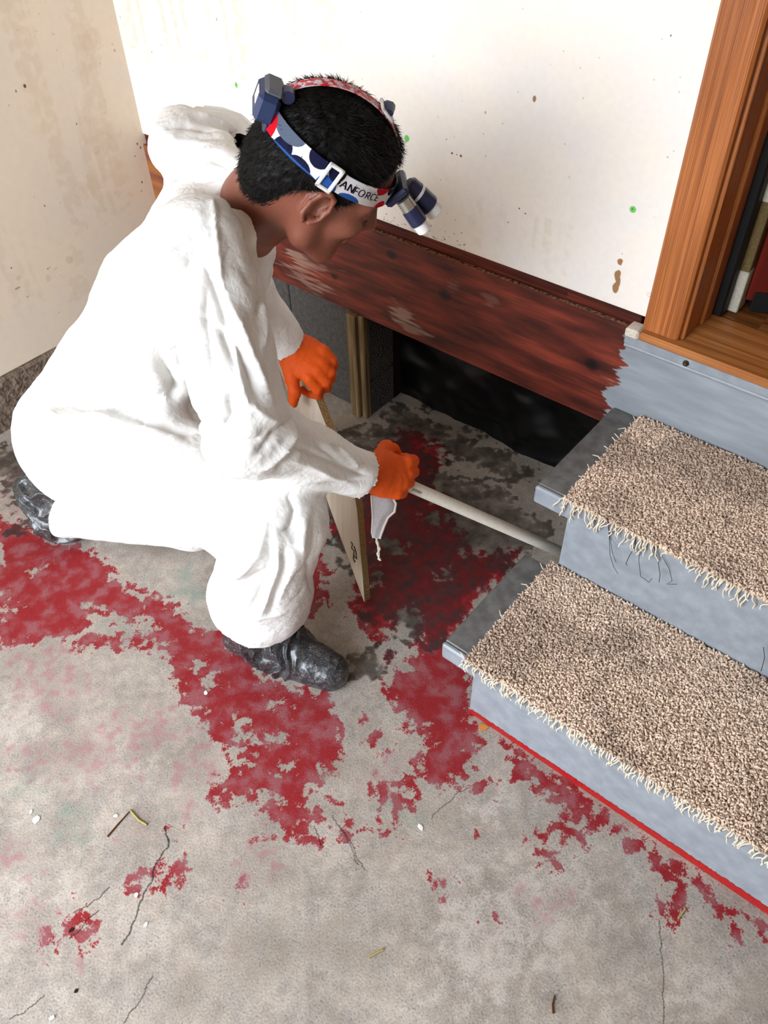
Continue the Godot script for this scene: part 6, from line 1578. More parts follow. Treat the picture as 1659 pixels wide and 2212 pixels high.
func build_gloves(man: Node3D) -> void:
	var fist := []
	for k in 4:
		var s := 0.033 - 0.022 * k
		var d := [0.004, 0.010, 0.004, -0.008][k] as float
		fist.append([Vector3(0.082 + d, s, -0.004), Vector3(0.104 + d, s * 0.98, -0.016), Vector3(0.106 + d, s * 0.95, -0.040), Vector3(0.082 + d, s * 0.92, -0.054), Vector3(0.064 + d, s * 0.9, -0.046)])
	glove(man, [Vector3(0.5850, 0.5426, 0.6284), Vector3(0.3598, -0.4816, -0.7991), Vector3(-0.1848, 0.8027, -0.5670), Vector3(0.9145, 0.3517, 0.1998)], fist, [Vector3(0.020, 0.026, -0.016), Vector3(0.050, 0.050, -0.034), Vector3(0.082, 0.044, -0.052), Vector3(0.100, 0.024, -0.058)], 441, "orange glove of the right hand closed on the pipe", 0.036)
	var grip := []
	for k in 4:
		var s := 0.033 - 0.022 * k
		var d := [0.000, 0.006, 0.002, -0.008][k] as float
		grip.append([Vector3(0.080 + d, s, -0.004), Vector3(0.106 + d, s + 0.006, -0.018), Vector3(0.112 + d, s + 0.012, -0.046), Vector3(0.096 + d, s + 0.018, -0.066), Vector3(0.078 + d, s + 0.020, -0.066)])
	glove(man, [Vector3(0.2509, 0.6312, 0.5027), Vector3(0.8603, -0.4461, -0.2470), Vector3(-0.0492, -0.5547, 0.8306), Vector3(0.5075, 0.7024, 0.4992)], grip, [Vector3(0.024, 0.028, -0.010), Vector3(0.050, 0.052, -0.016), Vector3(0.070, 0.072, -0.024), Vector3(0.078, 0.092, -0.032)], 445, "orange glove of the left hand gripping the white board", 0.036)

func build_shoe_covers(man: Node3D) -> void:
	var spots := PackedByteArray()
	var w := 512
	spots.resize(w * w * 3)
	var n1 := grain(451, 0.03, 3, w, w, w, w)
	for i in w * w:
		var v := int(46 + (n1[i] - 128) * 0.10)
		spots[i * 3] = v
		spots[i * 3 + 1] = v + 1
		spots[i * 3 + 2] = v + 3
	var rng := RandomNumberGenerator.new()
	rng.seed = 45
	for k in 5200:
		var x := rng.randi() % w
		var y := rng.randi() % w
		if n1[y * w + x] < 118 and rng.randf() < 0.8:
			continue
		var b := rng.randi_range(130, 240)
		var r := 1 if rng.randf() < 0.2 else (2 if rng.randf() < 0.85 else 3)
		for oy in r:
			for ox in r:
				var i := ((y + oy) % w) * w + (x + ox) % w
				spots[i * 3] = b
				spots[i * 3 + 1] = b
				spots[i * 3 + 2] = b
	var m := mat(Color.WHITE, 0.32, 0.6)
	m.albedo_texture = texture(w, w, spots)
	m.uv1_triplanar = true
	m.uv1_scale = Vector3(4.2, 4.2, 4.2)
	# right foot, flat on the floor
	var f := Field.new(Vector3(0.24, -0.01, 0.66), Vector3(0.68, 0.24, 0.94), 0.005)
	f.cone(Vector3(0.345, 0.040, 0.833), 0.047, Vector3(0.470, 0.040, 0.800), 0.049, 0.03)
	f.cone(Vector3(0.470, 0.038, 0.800), 0.049, Vector3(0.565, 0.033, 0.775), 0.046, 0.02)
	f.cone(Vector3(0.380, 0.190, 0.820), 0.062, Vector3(0.385, 0.100, 0.825), 0.056, 0.03)
	f.cone(Vector3(0.395, 0.100, 0.822), 0.052, Vector3(0.520, 0.045, 0.788), 0.040, 0.03)
	f.plane(Vector3(0.45, 0.002, 0.8), Vector3.DOWN, 0.5)
	f.solve()
	f.refine()
	var ridge := noise(455, 1.0, 2)
	var fine := noise(456, 30.0, 3)
	fine.fractal_type = FastNoiseLite.FRACTAL_RIDGED
	var ax := Vector3(0.96, -0.05, -0.26).normalized()
	for i in f.verts.size():
		var p := f.verts[i]
		if p.y < 0.006:
			continue
		var a := (p - Vector3(0.34, 0.05, 0.83)).dot(ax)
		var bend := sin(a * 95.0 + ridge.get_noise_3dv(p * 9.0) * 4.5 + p.y * 18.0)
		var amount := smoothstep(0.02, 0.07, a) * (1.0 - smoothstep(0.12, 0.19, a)) + 0.10
		f.verts[i] += f.norms[i] * ((1.0 - absf(bend)) * 0.015 * amount - 0.002 + fine.get_noise_3dv(p) * 0.0010) * smoothstep(0.0, 0.03, p.y)
	f.renormal()
	var o := obj("shoe_cover", f.mesh(), m, man)
	at_world(o)
	o.set_meta("label", "crinkled black shoe cover speckled with white dust, flat on the floor")
	# left foot, up on its toes behind
	var g := Field.new(Vector3(-0.46, -0.01, 0.74), Vector3(-0.18, 0.28, 1.0), 0.005)
	g.cone(Vector3(-0.268, 0.038, 0.872), 0.042, Vector3(-0.308, 0.048, 0.888), 0.050, 0.02)
	g.cone(Vector3(-0.308, 0.052, 0.888), 0.050, Vector3(-0.332, 0.150, 0.890), 0.054, 0.03)
	g.cone(Vector3(-0.285, 0.09, 0.862), 0.050, Vector3(-0.285, 0.16, 0.852), 0.058, 0.04)
	g.plane(Vector3(-0.35, 0.002, 0.9), Vector3.DOWN, 0.4)
	g.solve()
	g.refine()
	for i in g.verts.size():
		var p := g.verts[i]
		var bend := sin(p.y * 42.0 + p.x * 30.0 + ridge.get_noise_3dv(p * 8.0) * 4.0)
		g.verts[i] += g.norms[i] * ((1.0 - absf(bend)) * 0.012 - 0.004 + fine.get_noise_3dv((p + Vector3.ONE) * 0.6) * 0.002) * smoothstep(0.0, 0.025, p.y)
	g.renormal()
	var o2 := obj("shoe_cover", g.mesh(), m, man)
	at_world(o2)
	o2.set_meta("label", "crinkled black shoe cover of the rear foot, up on its toes")

# ---------------------------------------------------------------- the head lamp

func strap_point(a: float, v: float, out := 0.0) -> Vector3:
	# a runs from the forehead over the right ear to the back of the head; v is the height on the band
	var rx := 0.1150 + out
	var rz := 0.0932 + out
	var p := Vector3(cos(a) * rx - 0.012, 0.0, sin(a) * rz)
	p.y = 0.052 + v
	var lean := v * -0.16
	return p + Vector3(cos(a), 0, sin(a)) * lean

func strap_map() -> ImageTexture:
	var w := 1280
	var h := 64
	var im := Image.create_empty(w, h, false, Image.FORMAT_RGB8)
	im.fill(Color(0.86, 0.85, 0.86))
	var navy := Color(0.075, 0.085, 0.20)
	var blue := Color(0.16, 0.32, 0.60)
	var gray := Color(0.33, 0.37, 0.44)
	var red := Color(0.78, 0.05, 0.13)
	# centre along u (0 brow, 0.5 back of the head), across v (0 top), half sizes
	var blobs := [[0.055, 1.0, 0.020, 0.55, navy], [0.075, 0.0, 0.030, 0.40, navy], [0.02, 0.0, 0.03, 0.7, navy], [0.105, 1.0, 0.022, 0.36, red], [0.128, 0.0, 0.022, 0.30, red], [0.205, 1.0, 0.026, 0.26, blue],
		[0.262, 1.0, 0.022, 0.55, blue], [0.255, 0.1, 0.018, 0.5, navy], [0.300, 0.0, 0.024, 0.55, navy], [0.325, 1.0, 0.026, 0.40, navy], [0.372, 1.0, 0.024, 0.62, navy], [0.345, 1.02, 0.06, 0.14, blue], [0.385, 0.0, 0.045, 0.62, gray], [0.435, 0.0, 0.03, 0.45, gray], [0.432, 1.0, 0.026, 0.85, red]]
	var more := []
	for b in blobs:
		more.append(b)
		more.append([1.0 - b[0], b[1], b[2], b[3], b[4]])
	for b in more:
		var cx: float = b[0] * w
		for x in range(int(cx - b[2] * w), int(cx + b[2] * w) + 1):
			if x < 0 or x >= w:
				continue
			for y in h:
				var q := Vector2((x - cx) / (b[2] * w), (float(y) / h - b[1]) / b[3])
				if q.length() < 1.0:
					im.set_pixel(x, y, b[4])
	return ImageTexture.create_from_image(im)

func build_headlamp() -> void:
	var lamp := base("headlamp")
	lamp.transform = HEAD
	tag(lamp, "head lamp on a white, blue and red patterned strap around the man's dark hair", "headlamp")
	var cloth := mat(Color.WHITE, 0.8, 0.25)
	cloth.albedo_texture = strap_map()
	var navy := mat(Color(0.12, 0.14, 0.27), 0.4, 0.5)
	var slate := mat(Color(0.15, 0.21, 0.36), 0.42, 0.5)
	var white := mat(Color(0.88, 0.87, 0.86), 0.4, 0.5)
	var chrome := mat(Color(0.72, 0.70, 0.66), 0.32, 0.5)
	chrome.metallic = 0.8
	# band round the head: a strip with thickness
	var st := begin()
	var seg := 120
	var put := func(a: float, v: float, out: float, n: Vector3, u: float) -> void:
		st.set_normal(n)
		st.set_uv(Vector2(u, 0.5 - v / 0.030))
		st.add_vertex(strap_point(a, v, out))
	for k in seg:
		var a0 := TAU * k / seg
		var a1 := TAU * (k + 1) / seg
		var n0 := Vector3(cos(a0), 0.15, sin(a0)).normalized()
		var n1 := Vector3(cos(a1), 0.15, sin(a1)).normalized()
		for face in [[0.0018, 1.0], [0.0, -1.0]]:
			var o: float = face[0]
			var c := [[a0, -0.015, n0], [a0, 0.015, n0], [a1, 0.015, n1], [a1, -0.015, n1]]
			var order := [0, 1, 2, 0, 2, 3] if face[1] < 0.0 else [0, 2, 1, 0, 3, 2]
			for j in order:
				put.call(c[j][0], c[j][1], o, c[j][2] * face[1], c[j][0] / TAU)
		for v in [-0.015, 0.015]:
			var up := Vector3(0, signf(v), 0)
			for q in [[a0, 0.0], [a0, 0.0018], [a1, 0.0018], [a0, 0.0], [a1, 0.0018], [a1, 0.0]]:
				put.call(q[0], v, q[1], up, q[0] / TAU)
	var band := obj("head_strap", st.commit(), cloth, lamp)
	band.set_meta("label", "white strap with navy, blue, grey and red patches and dark lettering")
	# strap over the crown
	var top := begin()
	var tp := []
	for k in 25:
		var a := lerpf(0.16, 0.86, k / 24.0) * PI
		tp.append(Vector3(cos(a) * 0.1135 - 0.012, sin(a) * 0.1015 + 0.041, 0.004))
	for k in 24:
		var n: Vector3 = Vector3(tp[k].x + 0.012, tp[k].y - 0.041, 0).normalized()
		for e in [[0.0, -1.0], [0.0016, 1.0]]:
			var a: Vector3 = tp[k] + n * e[0]
			var b: Vector3 = tp[k + 1] + n * e[0]
			quad(top, a + Vector3(0, 0, -0.010), b + Vector3(0, 0, -0.010), b + Vector3(0, 0, 0.010), a + Vector3(0, 0, 0.010), n * e[1])
		for s in [-0.010, 0.010]:
			quad(top, tp[k] + Vector3(0, 0, s), tp[k + 1] + Vector3(0, 0, s), tp[k + 1] + n * 0.0016 + Vector3(0, 0, s), tp[k] + n * 0.0016 + Vector3(0, 0, s), Vector3(0, 0, s))
	obj("crown_strap", top.commit(), tri_mat(blotch(471, Color(0.75, 0.10, 0.14), Color(0.86, 0.84, 0.86), 0.05, 128, 128, 6.0), Vector3(12, 12, 12), 0.85), lamp)
	var buckle_at := func(c: Vector3, x: Vector3, y: Vector3, hw: float, hh: float, called: String) -> void:
		var b := begin()
		var z := x.cross(y)
		var t := Transform3D(Basis(x, y, z), c)
		bx(b, Vector3(0, hh, 0), Vector3(hw * 2 + 0.006, 0.006, 0.005), 0.0015, t)
		bx(b, Vector3(0, -hh, 0), Vector3(hw * 2 + 0.006, 0.006, 0.005), 0.0015, t)
		bx(b, Vector3(hw, 0, 0), Vector3(0.006, hh * 2 + 0.006, 0.005), 0.0015, t)
		bx(b, Vector3(-hw, 0, 0), Vector3(0.006, hh * 2 + 0.006, 0.005), 0.0015, t)
		obj(called, b.commit(), white, lamp)
	var ab := 1.66
	buckle_at.call(strap_point(ab, 0.0, 0.005), (strap_point(ab - 0.1, 0) - strap_point(ab + 0.1, 0)).normalized(), Vector3(0, 1, 0), 0.010, 0.0185, "strap_buckle")
	buckle_at.call(Vector3(0.022, 0.1435, 0.004), Vector3(0.95, -0.30, 0), Vector3(0, 0, 1), 0.011, 0.013, "strap_buckle")
	obj("crown_loop", tube_mesh([Vector3(0.022, 0.146, -0.008), Vector3(0.022, 0.150, 0.004), Vector3(0.022, 0.146, 0.016)], [0.007, 0.009, 0.007], 10), navy, lamp)
	# the words on the strap, bent round it
	for word in [["DAN", 1.615, 0.0112, true], ["FORCE", 1.305, 0.0112, false]]:
		var tm := TextMesh.new()
		var font := SystemFont.new()
		font.font_names = PackedStringArray(["Droid Sans"])
		tm.font = font
		tm.text = word[0]
		tm.font_size = 64
		tm.pixel_size = word[2] / 47.0
		tm.depth = 0.0006
		tm.horizontal_alignment = HORIZONTAL_ALIGNMENT_LEFT
		tm.vertical_alignment = VERTICAL_ALIGNMENT_CENTER
		var arr := tm.get_mesh_arrays()
		var vs: PackedVector3Array = arr[Mesh.ARRAY_VERTEX]
		var ns: PackedVector3Array = arr[Mesh.ARRAY_NORMAL]
		var letters := begin()
		var idx: PackedInt32Array = arr[Mesh.ARRAY_INDEX] if arr[Mesh.ARRAY_INDEX] != null else PackedInt32Array(range(vs.size()))
		for shift in ([-0.00028, 0.00028] if word[3] else [0.0]):
			for i in idx:
				var v := vs[i]
				var a: float = word[1] - (v.x + shift) / 0.0925
				letters.set_normal(Vector3(cos(a), 0.1, sin(a)).normalized() if ns[i].z > 0.3 else Vector3(cos(a) * 0.3, 1, sin(a) * 0.3).normalized())
				letters.set_uv(Vector2.ZERO)
				letters.add_vertex(strap_point(a, v.y + 0.001, 0.0019 + v.z * 0.5 + 0.0002))
		obj("lettering", letters.commit(), mat(Color(0.05, 0.06, 0.14), 0.8, 0.2), band)
	# battery box at the back of the head
	var bt := Transform3D(Basis(Vector3.BACK, 0.20).scaled(Vector3.ONE * 0.82), Vector3(-0.132, 0.060, 0.014))
	var bb := begin()
	bx(bb, Vector3.ZERO, Vector3(0.040, 0.050, 0.074), 0.008, bt)
	obj("battery_box", bb.commit(), slate, lamp)
	var lid := begin()
	bx(lid, Vector3(0.004, 0.029, 0.0), Vector3(0.034, 0.014, 0.060), 0.006, bt)
	obj("battery_lid", lid.commit(), mat(Color(0.36, 0.37, 0.40), 0.5, 0.4), lamp)
	var plate := begin()
	bx(plate, Vector3(-0.0195, 0.008, 0.004), Vector3(0.003, 0.022, 0.030), 0.001, bt)
	obj("label_plate", plate.commit(), white, lamp)
	var flange := begin()
	bx(flange, Vector3(0.010, -0.030, 0.004), Vector3(0.012, 0.020, 0.060), 0.004, bt)
	obj("strap_clip", flange.commit(), navy, lamp)
	obj("cable_knob", tube_mesh([bt * Vector3(0.028, 0.030, 0.004), bt * Vector3(0.028, 0.030, 0.022)], [0.0105, 0.0095], 14), navy, lamp)
	# lamp head: bracket, big torch, small torch
	var hb := begin()
	var ht := Transform3D(Basis(Vector3.BACK, -0.25), Vector3(0.110, 0.052, 0.004))
	bx(hb, Vector3(0.0, 0, 0), Vector3(0.014, 0.042, 0.060), 0.004, ht)
	bx(hb, Vector3(0.016, 0.004, 0.004), Vector3(0.024, 0.026, 0.034), 0.006, ht)
	obj("bracket", hb.commit(), navy, lamp)
	var torch := func(a: Vector3, d: Vector3, r: float, l: float, small: bool) -> void:
		if small:
			var rings := []
			var rr := []
			for k in 9:
				rings.append(a - d * (0.018 - k * 0.00225))
				rr.append(r * (0.92 if k % 2 == 0 else 0.80))
			obj("knurled_neck", tube_mesh(rings, rr, 16), chrome, lamp)
		else:
			obj("rear_barrel", tube_mesh([a - d * 0.024, a - d * 0.020, a - d * 0.004, a - d * 0.0035], [r * 0.7, r * 0.95, r, r * 0.9], 18), navy, lamp)
			obj("white_ring", tube_mesh([a - d * 0.004, a + d * 0.001], [r * 1.02], 18), white, lamp)
		obj("barrel", tube_mesh([a, a + d * 0.002, a + d * (l - 0.002), a + d * l], [r * 0.92, r, r, r * 0.95], 18), navy, lamp)
		var rimo := obj("lens_rim", tube_mesh([a + d * l, a + d * (l + 0.013), a + d * (l + 0.016)], [r * 0.84, r * 0.84, r * 0.74], 18), white, lamp)
		var glass := mat(Color(0.9, 0.93, 0.95, 0.35), 0.08, 0.6)
		glass.transparency = BaseMaterial3D.TRANSPARENCY_ALPHA
		obj("lens", tube_mesh([a + d * (l + 0.0162), a + d * (l + 0.0185)], [r * 0.68, r * 0.5], 16), glass, rimo)
	torch.call(Vector3(0.146, 0.062, 0.002), Vector3(0.98, -0.12, 0.10).normalized(), 0.0185, 0.029, false)
	torch.call(Vector3(0.136, 0.050, 0.034), Vector3(0.93, -0.30, 0.25).normalized(), 0.0142, 0.028, true)

# ---------------------------------------------------------------- what he holds

func build_held_things() -> void:
	# white plastic pipe
	var p := base("plastic_pipe", Vector3(0.5788, 0.4961, 0.5737))
	tag(p, "white plastic pipe held in the orange glove and reaching in behind the upper riser", "pipe")
	var a := Vector3.ZERO
	var b: Vector3 = Vector3(0.8486, 0.0994, 0.1944) - Vector3(0.5788, 0.4961, 0.5737)
	var d := b.normalized()
	var st := begin()
	tube(st, PackedVector3Array([a, b]), [0.0128], 24)
	obj("tube", st.commit(), tri_mat(blotch(501, Color(0.82, 0.79, 0.73), Color(0.92, 0.90, 0.85), 0.03), Vector3(6, 6, 6), 0.4), p)
	# the printed bars on its side
	var face := (Vector3(1.3394, 1.6000, 1.4682) - Vector3(0.5788, 0.4961, 0.5737))
	face = (face - d * face.dot(d)).normalized()
	var side := d.cross(face)
	var bars := begin()
	var rng := RandomNumberGenerator.new()
	rng.seed = 51
	var x := 0.064
	while x < 0.088:
		var wd := rng.randf_range(0.0008, 0.0022)
		for k in 3:
			var s0 := lerpf(0.05, 0.55, k / 3.0)
			var s1 := lerpf(0.05, 0.55, (k + 1) / 3.0)
			var q := func(xx: float, s: float) -> Vector3: return d * xx + (face * cos(s) + side * sin(s)) * 0.01292
			quad(bars, q.call(x, s0), q.call(x + wd, s0), q.call(x + wd, s1), q.call(x, s1), face)
		x += wd + rng.randf_range(0.0008, 0.002)
	obj("printed_bars", bars.commit(), mat(Color(0.12, 0.12, 0.12), 0.7, 0.2), p)
	# tapered white board with a raw edge
	var bd := base("wooden_board", Vector3(0.4840, 0.0030, 0.5579))
	tag(bd, "white painted board with raw brown edges held upright in the left glove", "board")
	var rows := 24
	var cols := 6
	var A: Vector3 = Vector3.ZERO
	var q1: Vector3 = Vector3(0.2746, 0.5810, 0.4842) - Vector3(0.4840, 0.0030, 0.5579)     # top of the right edge
	var q2: Vector3 = Vector3(0.1911, 0.5591, 0.4817) - Vector3(0.4840, 0.0030, 0.5579)     # top of the left edge
	var nrm := (q1 - A).cross(q2 - A).normalized()
	if nrm.dot(Vector3(1.3394, 1.6000, 1.4682) - Vector3(0.4840, 0.0030, 0.5579)) < 0.0:
		nrm = -nrm
	var rc: Vector3 = Vector3(0.4455, 0.3004, 0.5240) - Vector3(0.4840, 0.0030, 0.5579)     # where the right edge meets the slanting end
	var tc := rc.length() / q1.length()
	var front := []
	for i in rows + 1:
		var t := float(i) / rows
		var R := rc * (t / 0.4) if t < 0.4 else rc.lerp(q1, (t - 0.4) / 0.6)
		var L := q2 * t + (q2 - q1).normalized() * 0.003
		for j in cols + 1:
			var u := float(j) / cols
			front.append(R.lerp(L, u) + nrm * sin(u * PI) * 0.006 * t)
	var fs := begin()
	fs.set_smooth_group(0)
	var th := nrm * -0.019
	for i in rows:
		for j in cols:
			var k := i * (cols + 1) + j
			for pr in [[0.0, 1.0], [1.0, -1.0]]:
				var o: Vector3 = th * pr[0]
				var c := [front[k] + o, front[k + 1] + o, front[k + cols + 2] + o, front[k + cols + 1] + o]
				var nn: Vector3 = (c[1] - c[0]).cross(c[3] - c[0])
				var order := [0, 2, 1, 0, 3, 2] if nn.dot(nrm) * pr[1] > 0.0 else [0, 1, 2, 0, 2, 3]
				for m in order:
					fs.add_vertex(c[m])
	fs.index()
	fs.generate_normals()
	obj("board_face", fs.commit(), tri_mat(upright(wood(511, Color(0.83, 0.77, 0.68), Color(0.90, 0.85, 0.78), 256, 256, 14, 0.2)), Vector3(5, 2.2, 5), 0.55), bd).set_meta("label", "cream painted face")
	var es := begin()
	var rough_n := noise(515, 60.0, 3)
	for i in rows:
		for sidej in [0, cols]:
			var k: int = i * (cols + 1) + sidej
			var k2: int = (i + 1) * (cols + 1) + sidej
			var outw: Vector3 = (front[k] - front[i * (cols + 1) + (cols - sidej)]).normalized()
			var e1: float = (rough_n.get_noise_1d(i * 0.7) * 0.5 + 0.5) * 0.0022
			var e2: float = (rough_n.get_noise_1d((i + 1) * 0.7) * 0.5 + 0.5) * 0.0022
			quad(es, front[k] + outw * e1, front[k2] + outw * e2, front[k2] + th + outw * e2, front[k] + th + outw * e1, outw)
	for tend in [0, rows]:
		var k0: int = tend * (cols + 1)
		for j in cols:
			quad(es, front[k0 + j], front[k0 + j + 1], front[k0 + j + 1] + th, front[k0 + j] + th, (A - q1) if tend == 0 else (q1 - A))
	obj("raw_edge", es.commit(), tri_mat(blotch(517, Color(0.42, 0.31, 0.18), Color(0.80, 0.67, 0.47), 0.12, 256, 256, 2.0), Vector3(9, 9, 9), 0.85), bd).set_meta("label", "rough brown chipped edge")
	# a dark scribble on the board near its point
	var mk := begin()
	for stroke in [[Vector2(0.42, 0.19), Vector2(0.52, 0.205), Vector2(0.40, 0.22), Vector2(0.54, 0.235), Vector2(0.42, 0.25), Vector2(0.5, 0.26)], [Vector2(0.36, 0.24), Vector2(0.30, 0.215), Vector2(0.34, 0.185)], [Vector2(0.56, 0.20), Vector2(0.60, 0.19), Vector2(0.56, 0.175), Vector2(0.48, 0.18)]]:
		var pts := PackedVector3Array()
		for s in stroke:
			var R2: Vector3 = rc * (s.y / 0.4)
			pts.append(R2.lerp(q2 * s.y, s.x) + nrm * (sin(s.x * PI) * 0.006 * s.y + 0.0008))
		tube(mk, pts, [0.0011], 5)
	obj("marking", mk.commit(), mat(Color(0.13, 0.08, 0.05), 0.8, 0.2), bd)
	# a crumpled dust mask hanging under the right glove
	var dm := base("dust_mask", Vector3(0.6036, 0.4639, 0.6150))
	tag(dm, "limp grey white dust mask with a twisted strap hanging below the right glove", "mask")
	var outl := [[Vector3(0.5773, 0.4770, 0.6198), Vector3(0.6089, 0.4749, 0.5954)], [Vector3(0.5840, 0.4675, 0.6269), Vector3(0.6217, 0.4646, 0.5984)], [Vector3(0.5908, 0.4580, 0.6339), Vector3(0.6268, 0.4533, 0.6093)], [Vector3(0.5987, 0.4466, 0.6426), Vector3(0.6218, 0.4460, 0.6235)], [Vector3(0.6049, 0.4359, 0.6518), Vector3(0.6235, 0.4347, 0.6373)], [Vector3(0.6102, 0.4264, 0.6600), Vector3(0.6257, 0.4247, 0.6490)], [Vector3(0.6172, 0.4187, 0.6644), Vector3(0.6278, 0.4172, 0.6574)]]
	var ms := begin()
	var fw: Vector3 = (Vector3(1.3394, 1.6000, 1.4682) - Vector3(0.6036, 0.4639, 0.6150)).normalized()
	var nr: int = outl.size()
	var cup := []
	for i in nr:
		for j in 9:
			var u := j / 8.0
			var v := float(i) / (nr - 1)
			cup.append(outl[i][0].lerp(outl[i][1], u) - Vector3(0.6036, 0.4639, 0.6150) + fw * (sin(u * PI) * 0.010 * (1.0 - v * 0.5) + sin(u * 9.0 + v * 6.0) * 0.0022))
	ms.set_smooth_group(0)
	for i in nr - 1:
		for j in 8:
			var k := i * 9 + j
			for pr in [[0.0, 1.0], [-0.0016, -1.0]]:
				var o: Vector3 = fw * pr[0]
				var c := [cup[k] + o, cup[k + 1] + o, cup[k + 10] + o, cup[k + 9] + o]
				var nn: Vector3 = (c[1] - c[0]).cross(c[3] - c[0])
				var order := [0, 2, 1, 0, 3, 2] if nn.dot(fw) * pr[1] > 0.0 else [0, 1, 2, 0, 2, 3]
				for m in order:
					ms.add_vertex(c[m])
	ms.index()
	ms.generate_normals()
	obj("mask_cloth", ms.commit(), tri_mat(blotch(521, Color(0.58, 0.56, 0.57), Color(0.74, 0.72, 0.71), 0.05), Vector3(10, 10, 10), 0.9), dm)
	var rim := begin()
	var left := PackedVector3Array()
	var rightp := PackedVector3Array()
	for i in nr:
		left.append(cup[i * 9])
		rightp.append(cup[i * 9 + 8])
	tube(rim, left, [0.0020], 6)
	tube(rim, rightp, [0.0028], 6)
	obj("edge_seam", rim.commit(), mat(Color(0.82, 0.80, 0.76), 0.9, 0.2), dm)
	var strap := begin()
	var sp := [Vector3(0.6213, 0.4199, 0.6594), Vector3(0.6275, 0.4122, 0.6644), Vector3(0.6355, 0.4039, 0.6687), Vector3(0.6394, 0.3958, 0.6765), Vector3(0.6463, 0.3881, 0.6809)]
	for ph in [0.0, PI]:
		var pts := PackedVector3Array()
		for i in sp.size() * 4 - 3:
			var k := i / 4
			var t := (i % 4) / 4.0
			var c: Vector3 = sp[k].lerp(sp[mini(k + 1, sp.size() - 1)], t) - Vector3(0.6036, 0.4639, 0.6150)
			pts.append(c + (Vector3(1, 0, 0) * cos(i * 0.8 + ph) + fw * sin(i * 0.8 + ph)) * 0.0022)
		tube(strap, pts, [0.0019], 6)
	obj("twisted_strap", strap.commit(), mat(Color(0.80, 0.77, 0.70), 0.9, 0.2), dm)

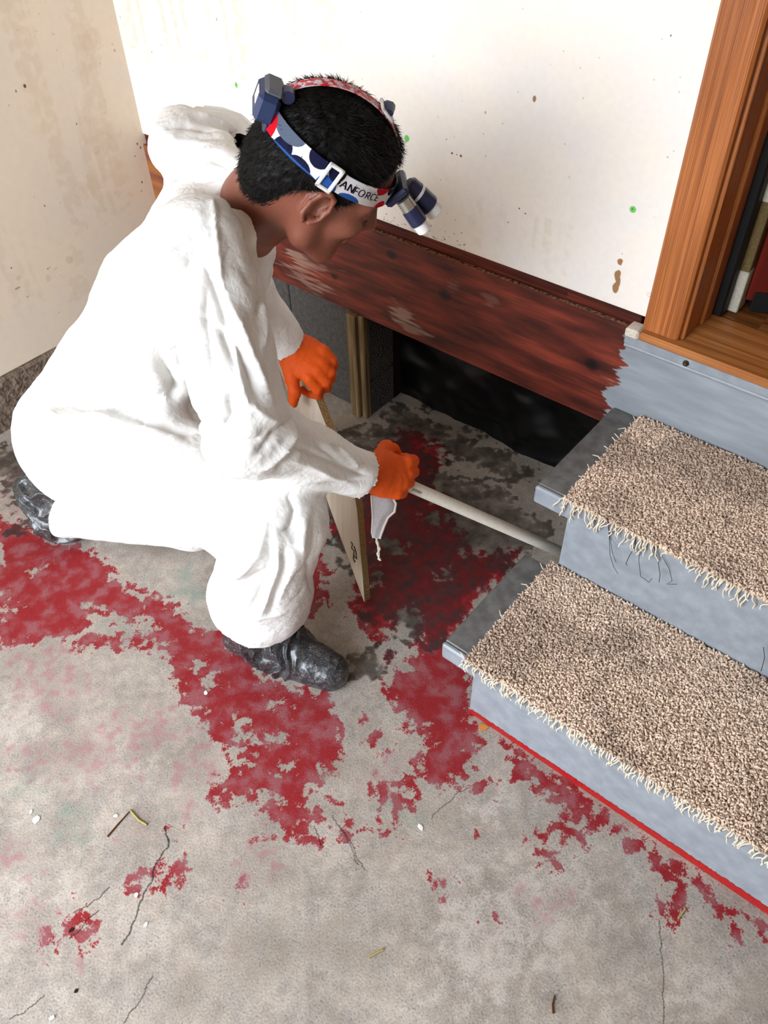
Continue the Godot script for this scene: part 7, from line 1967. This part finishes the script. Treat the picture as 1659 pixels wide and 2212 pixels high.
func build_debris() -> void:
	var white := mat(Color(0.93, 0.92, 0.90), 0.7, 0.3)
	var straw := mat(Color(0.66, 0.60, 0.34), 0.8, 0.3)
	var twig := mat(Color(0.36, 0.22, 0.13), 0.85, 0.2)
	var dark := mat(Color(0.16, 0.09, 0.06), 0.8, 0.3)
	var tan_ := mat(Color(0.80, 0.55, 0.28), 0.85, 0.2)
	var rng := RandomNumberGenerator.new()
	for d in [
		["chip", Vector3(0.9349, -0.0000, 0.9175), 0.0075, "paint_chip", "white triangular paint chip lying alone on bare concrete in front of the lower step", "white", "paint chip"],
		["chip", Vector3(0.3230, 0.0000, 1.3924), 0.0100, "paint_chip", "largest white paint chip near the left edge of the photo", "white", "paint chip"],
		["chip", Vector3(0.3008, 0.0000, 1.3906), 0.0050, "paint_chip", "small white paint chip just above the largest chip at the left edge", "white", "paint chip"],
		["chip", Vector3(0.5972, 0.0000, 1.3580), 0.0055, "paint_chip", "white paint chip beside the long crack in the concrete", "white", "paint chip"],
		["chip", Vector3(0.6531, 0.0000, 1.3800), 0.0045, "paint_chip", "white paint chip right of the lower end of the long crack", "white", "paint chip"],
		["chip", Vector3(0.3696, 0.0000, 0.9782), 0.0070, "paint_chip", "cream paint chip on the red paint left of the front shoe cover", "white", "paint chip"],
		["chip", Vector3(0.6464, 0.0000, 1.5791), 0.0070, "paint_chip", "white paint chip at the bottom left corner of the photo", "white", "paint chip"],
		["chip", Vector3(0.9056, 0.0000, 0.6596), 0.0130, "wood_crumb", "tan crumb of wood against the corner of the lower riser", "tan", "crumb"],
		["chip", Vector3(0.5543, 0.0000, 1.4726), 0.0060, "dirt_crumb", "dark brown crumb beside the pink paint patches at the lower left", "dark", "crumb"],
		["chip", Vector3(0.6437, 0.0000, 1.5266), 0.0060, "dirt_crumb", "dark brown crumb on bare concrete near the bottom left", "dark", "crumb"],
		["chip", Vector3(0.4421, 0.0000, 1.2863), 0.0060, "shell_fragment", "small white and brown fragment next to the bent twig", "white", "fragment"],
		["stick", Vector3(0.4644, 0.0000, 1.3228), [Vector3(0.4644, 0.0000, 1.3228), Vector3(0.4605, 0.0000, 1.2947), Vector3(0.4571, 0.0000, 1.2606)], "twig", "thin brown twig lying next to the white and brown fragment", "twig", "twig"],
		["stick", Vector3(0.4563, 0.0000, 1.2600), [Vector3(0.4563, 0.0000, 1.2600), Vector3(0.4857, 0.0000, 1.2622), Vector3(0.5071, 0.0000, 1.2583)], "dry_stem", "pale dry stem meeting the end of the brown twig", "straw", "stem"],
		["stick", Vector3(1.0077, 0.0000, 1.1618), [Vector3(1.0077, 0.0000, 1.1618), Vector3(1.0135, 0.0000, 1.1494), Vector3(1.0199, 0.0000, 1.1363)], "straw_piece", "pale green piece of straw on the concrete at the bottom centre", "straw", "straw"],
		["stick", Vector3(1.3083, 0.0000, 1.0306), [Vector3(1.3083, 0.0000, 1.0306), Vector3(1.2998, 0.0000, 1.0196), Vector3(1.2955, 0.0000, 1.0049)], "dark_stem", "short dark curved stem at the bottom right of the concrete", "twig", "stem"],
		["stick", Vector3(1.4054, 0.0000, 0.7559), [Vector3(1.4054, 0.0000, 0.7559), Vector3(1.4068, 0.0000, 0.7435), Vector3(1.4079, 0.0000, 0.7322)], "grass_blade", "short green grass blade near the red paint beside the lower riser", "straw", "grass"]]:
		var at: Vector3 = d[1]
		var o: MeshInstance3D
		rng.seed = int(at.x * 1000.0) + int(at.z * 7000.0) + 100000
		if d[0] == "chip":
			var st := begin()
			var out := []
			var n := 6
			for k in n:
				var a := -TAU * k / n
				var r: float = d[2] * rng.randf_range(0.55, 1.15)
				out.append(Vector3(cos(a) * r, 0.0, sin(a) * r * 0.75))
			slab(st, out, Vector3(0, 0.0012, 0))
			o = obj(d[3], st.commit(), white if d[5] == "white" else tan_ if d[5] == "tan" else dark)
			o.rotation = Vector3(0.04, rng.randf() * TAU, 0.03)
			o.position = at + Vector3(0, 0.0008, 0)
		else:
			var pts := []
			for q in d[2]:
				pts.append(q - at)
			var st2 := begin()
			tube(st2, PackedVector3Array(pts), [0.0018, 0.0016, 0.0010] if d[5] != "straw" else [0.0020], 6)
			o = obj(d[3], st2.commit(), straw if d[5] == "straw" else twig)
			o.position = at + Vector3(0, 0.002, 0)
		tag(o, d[4], d[6])
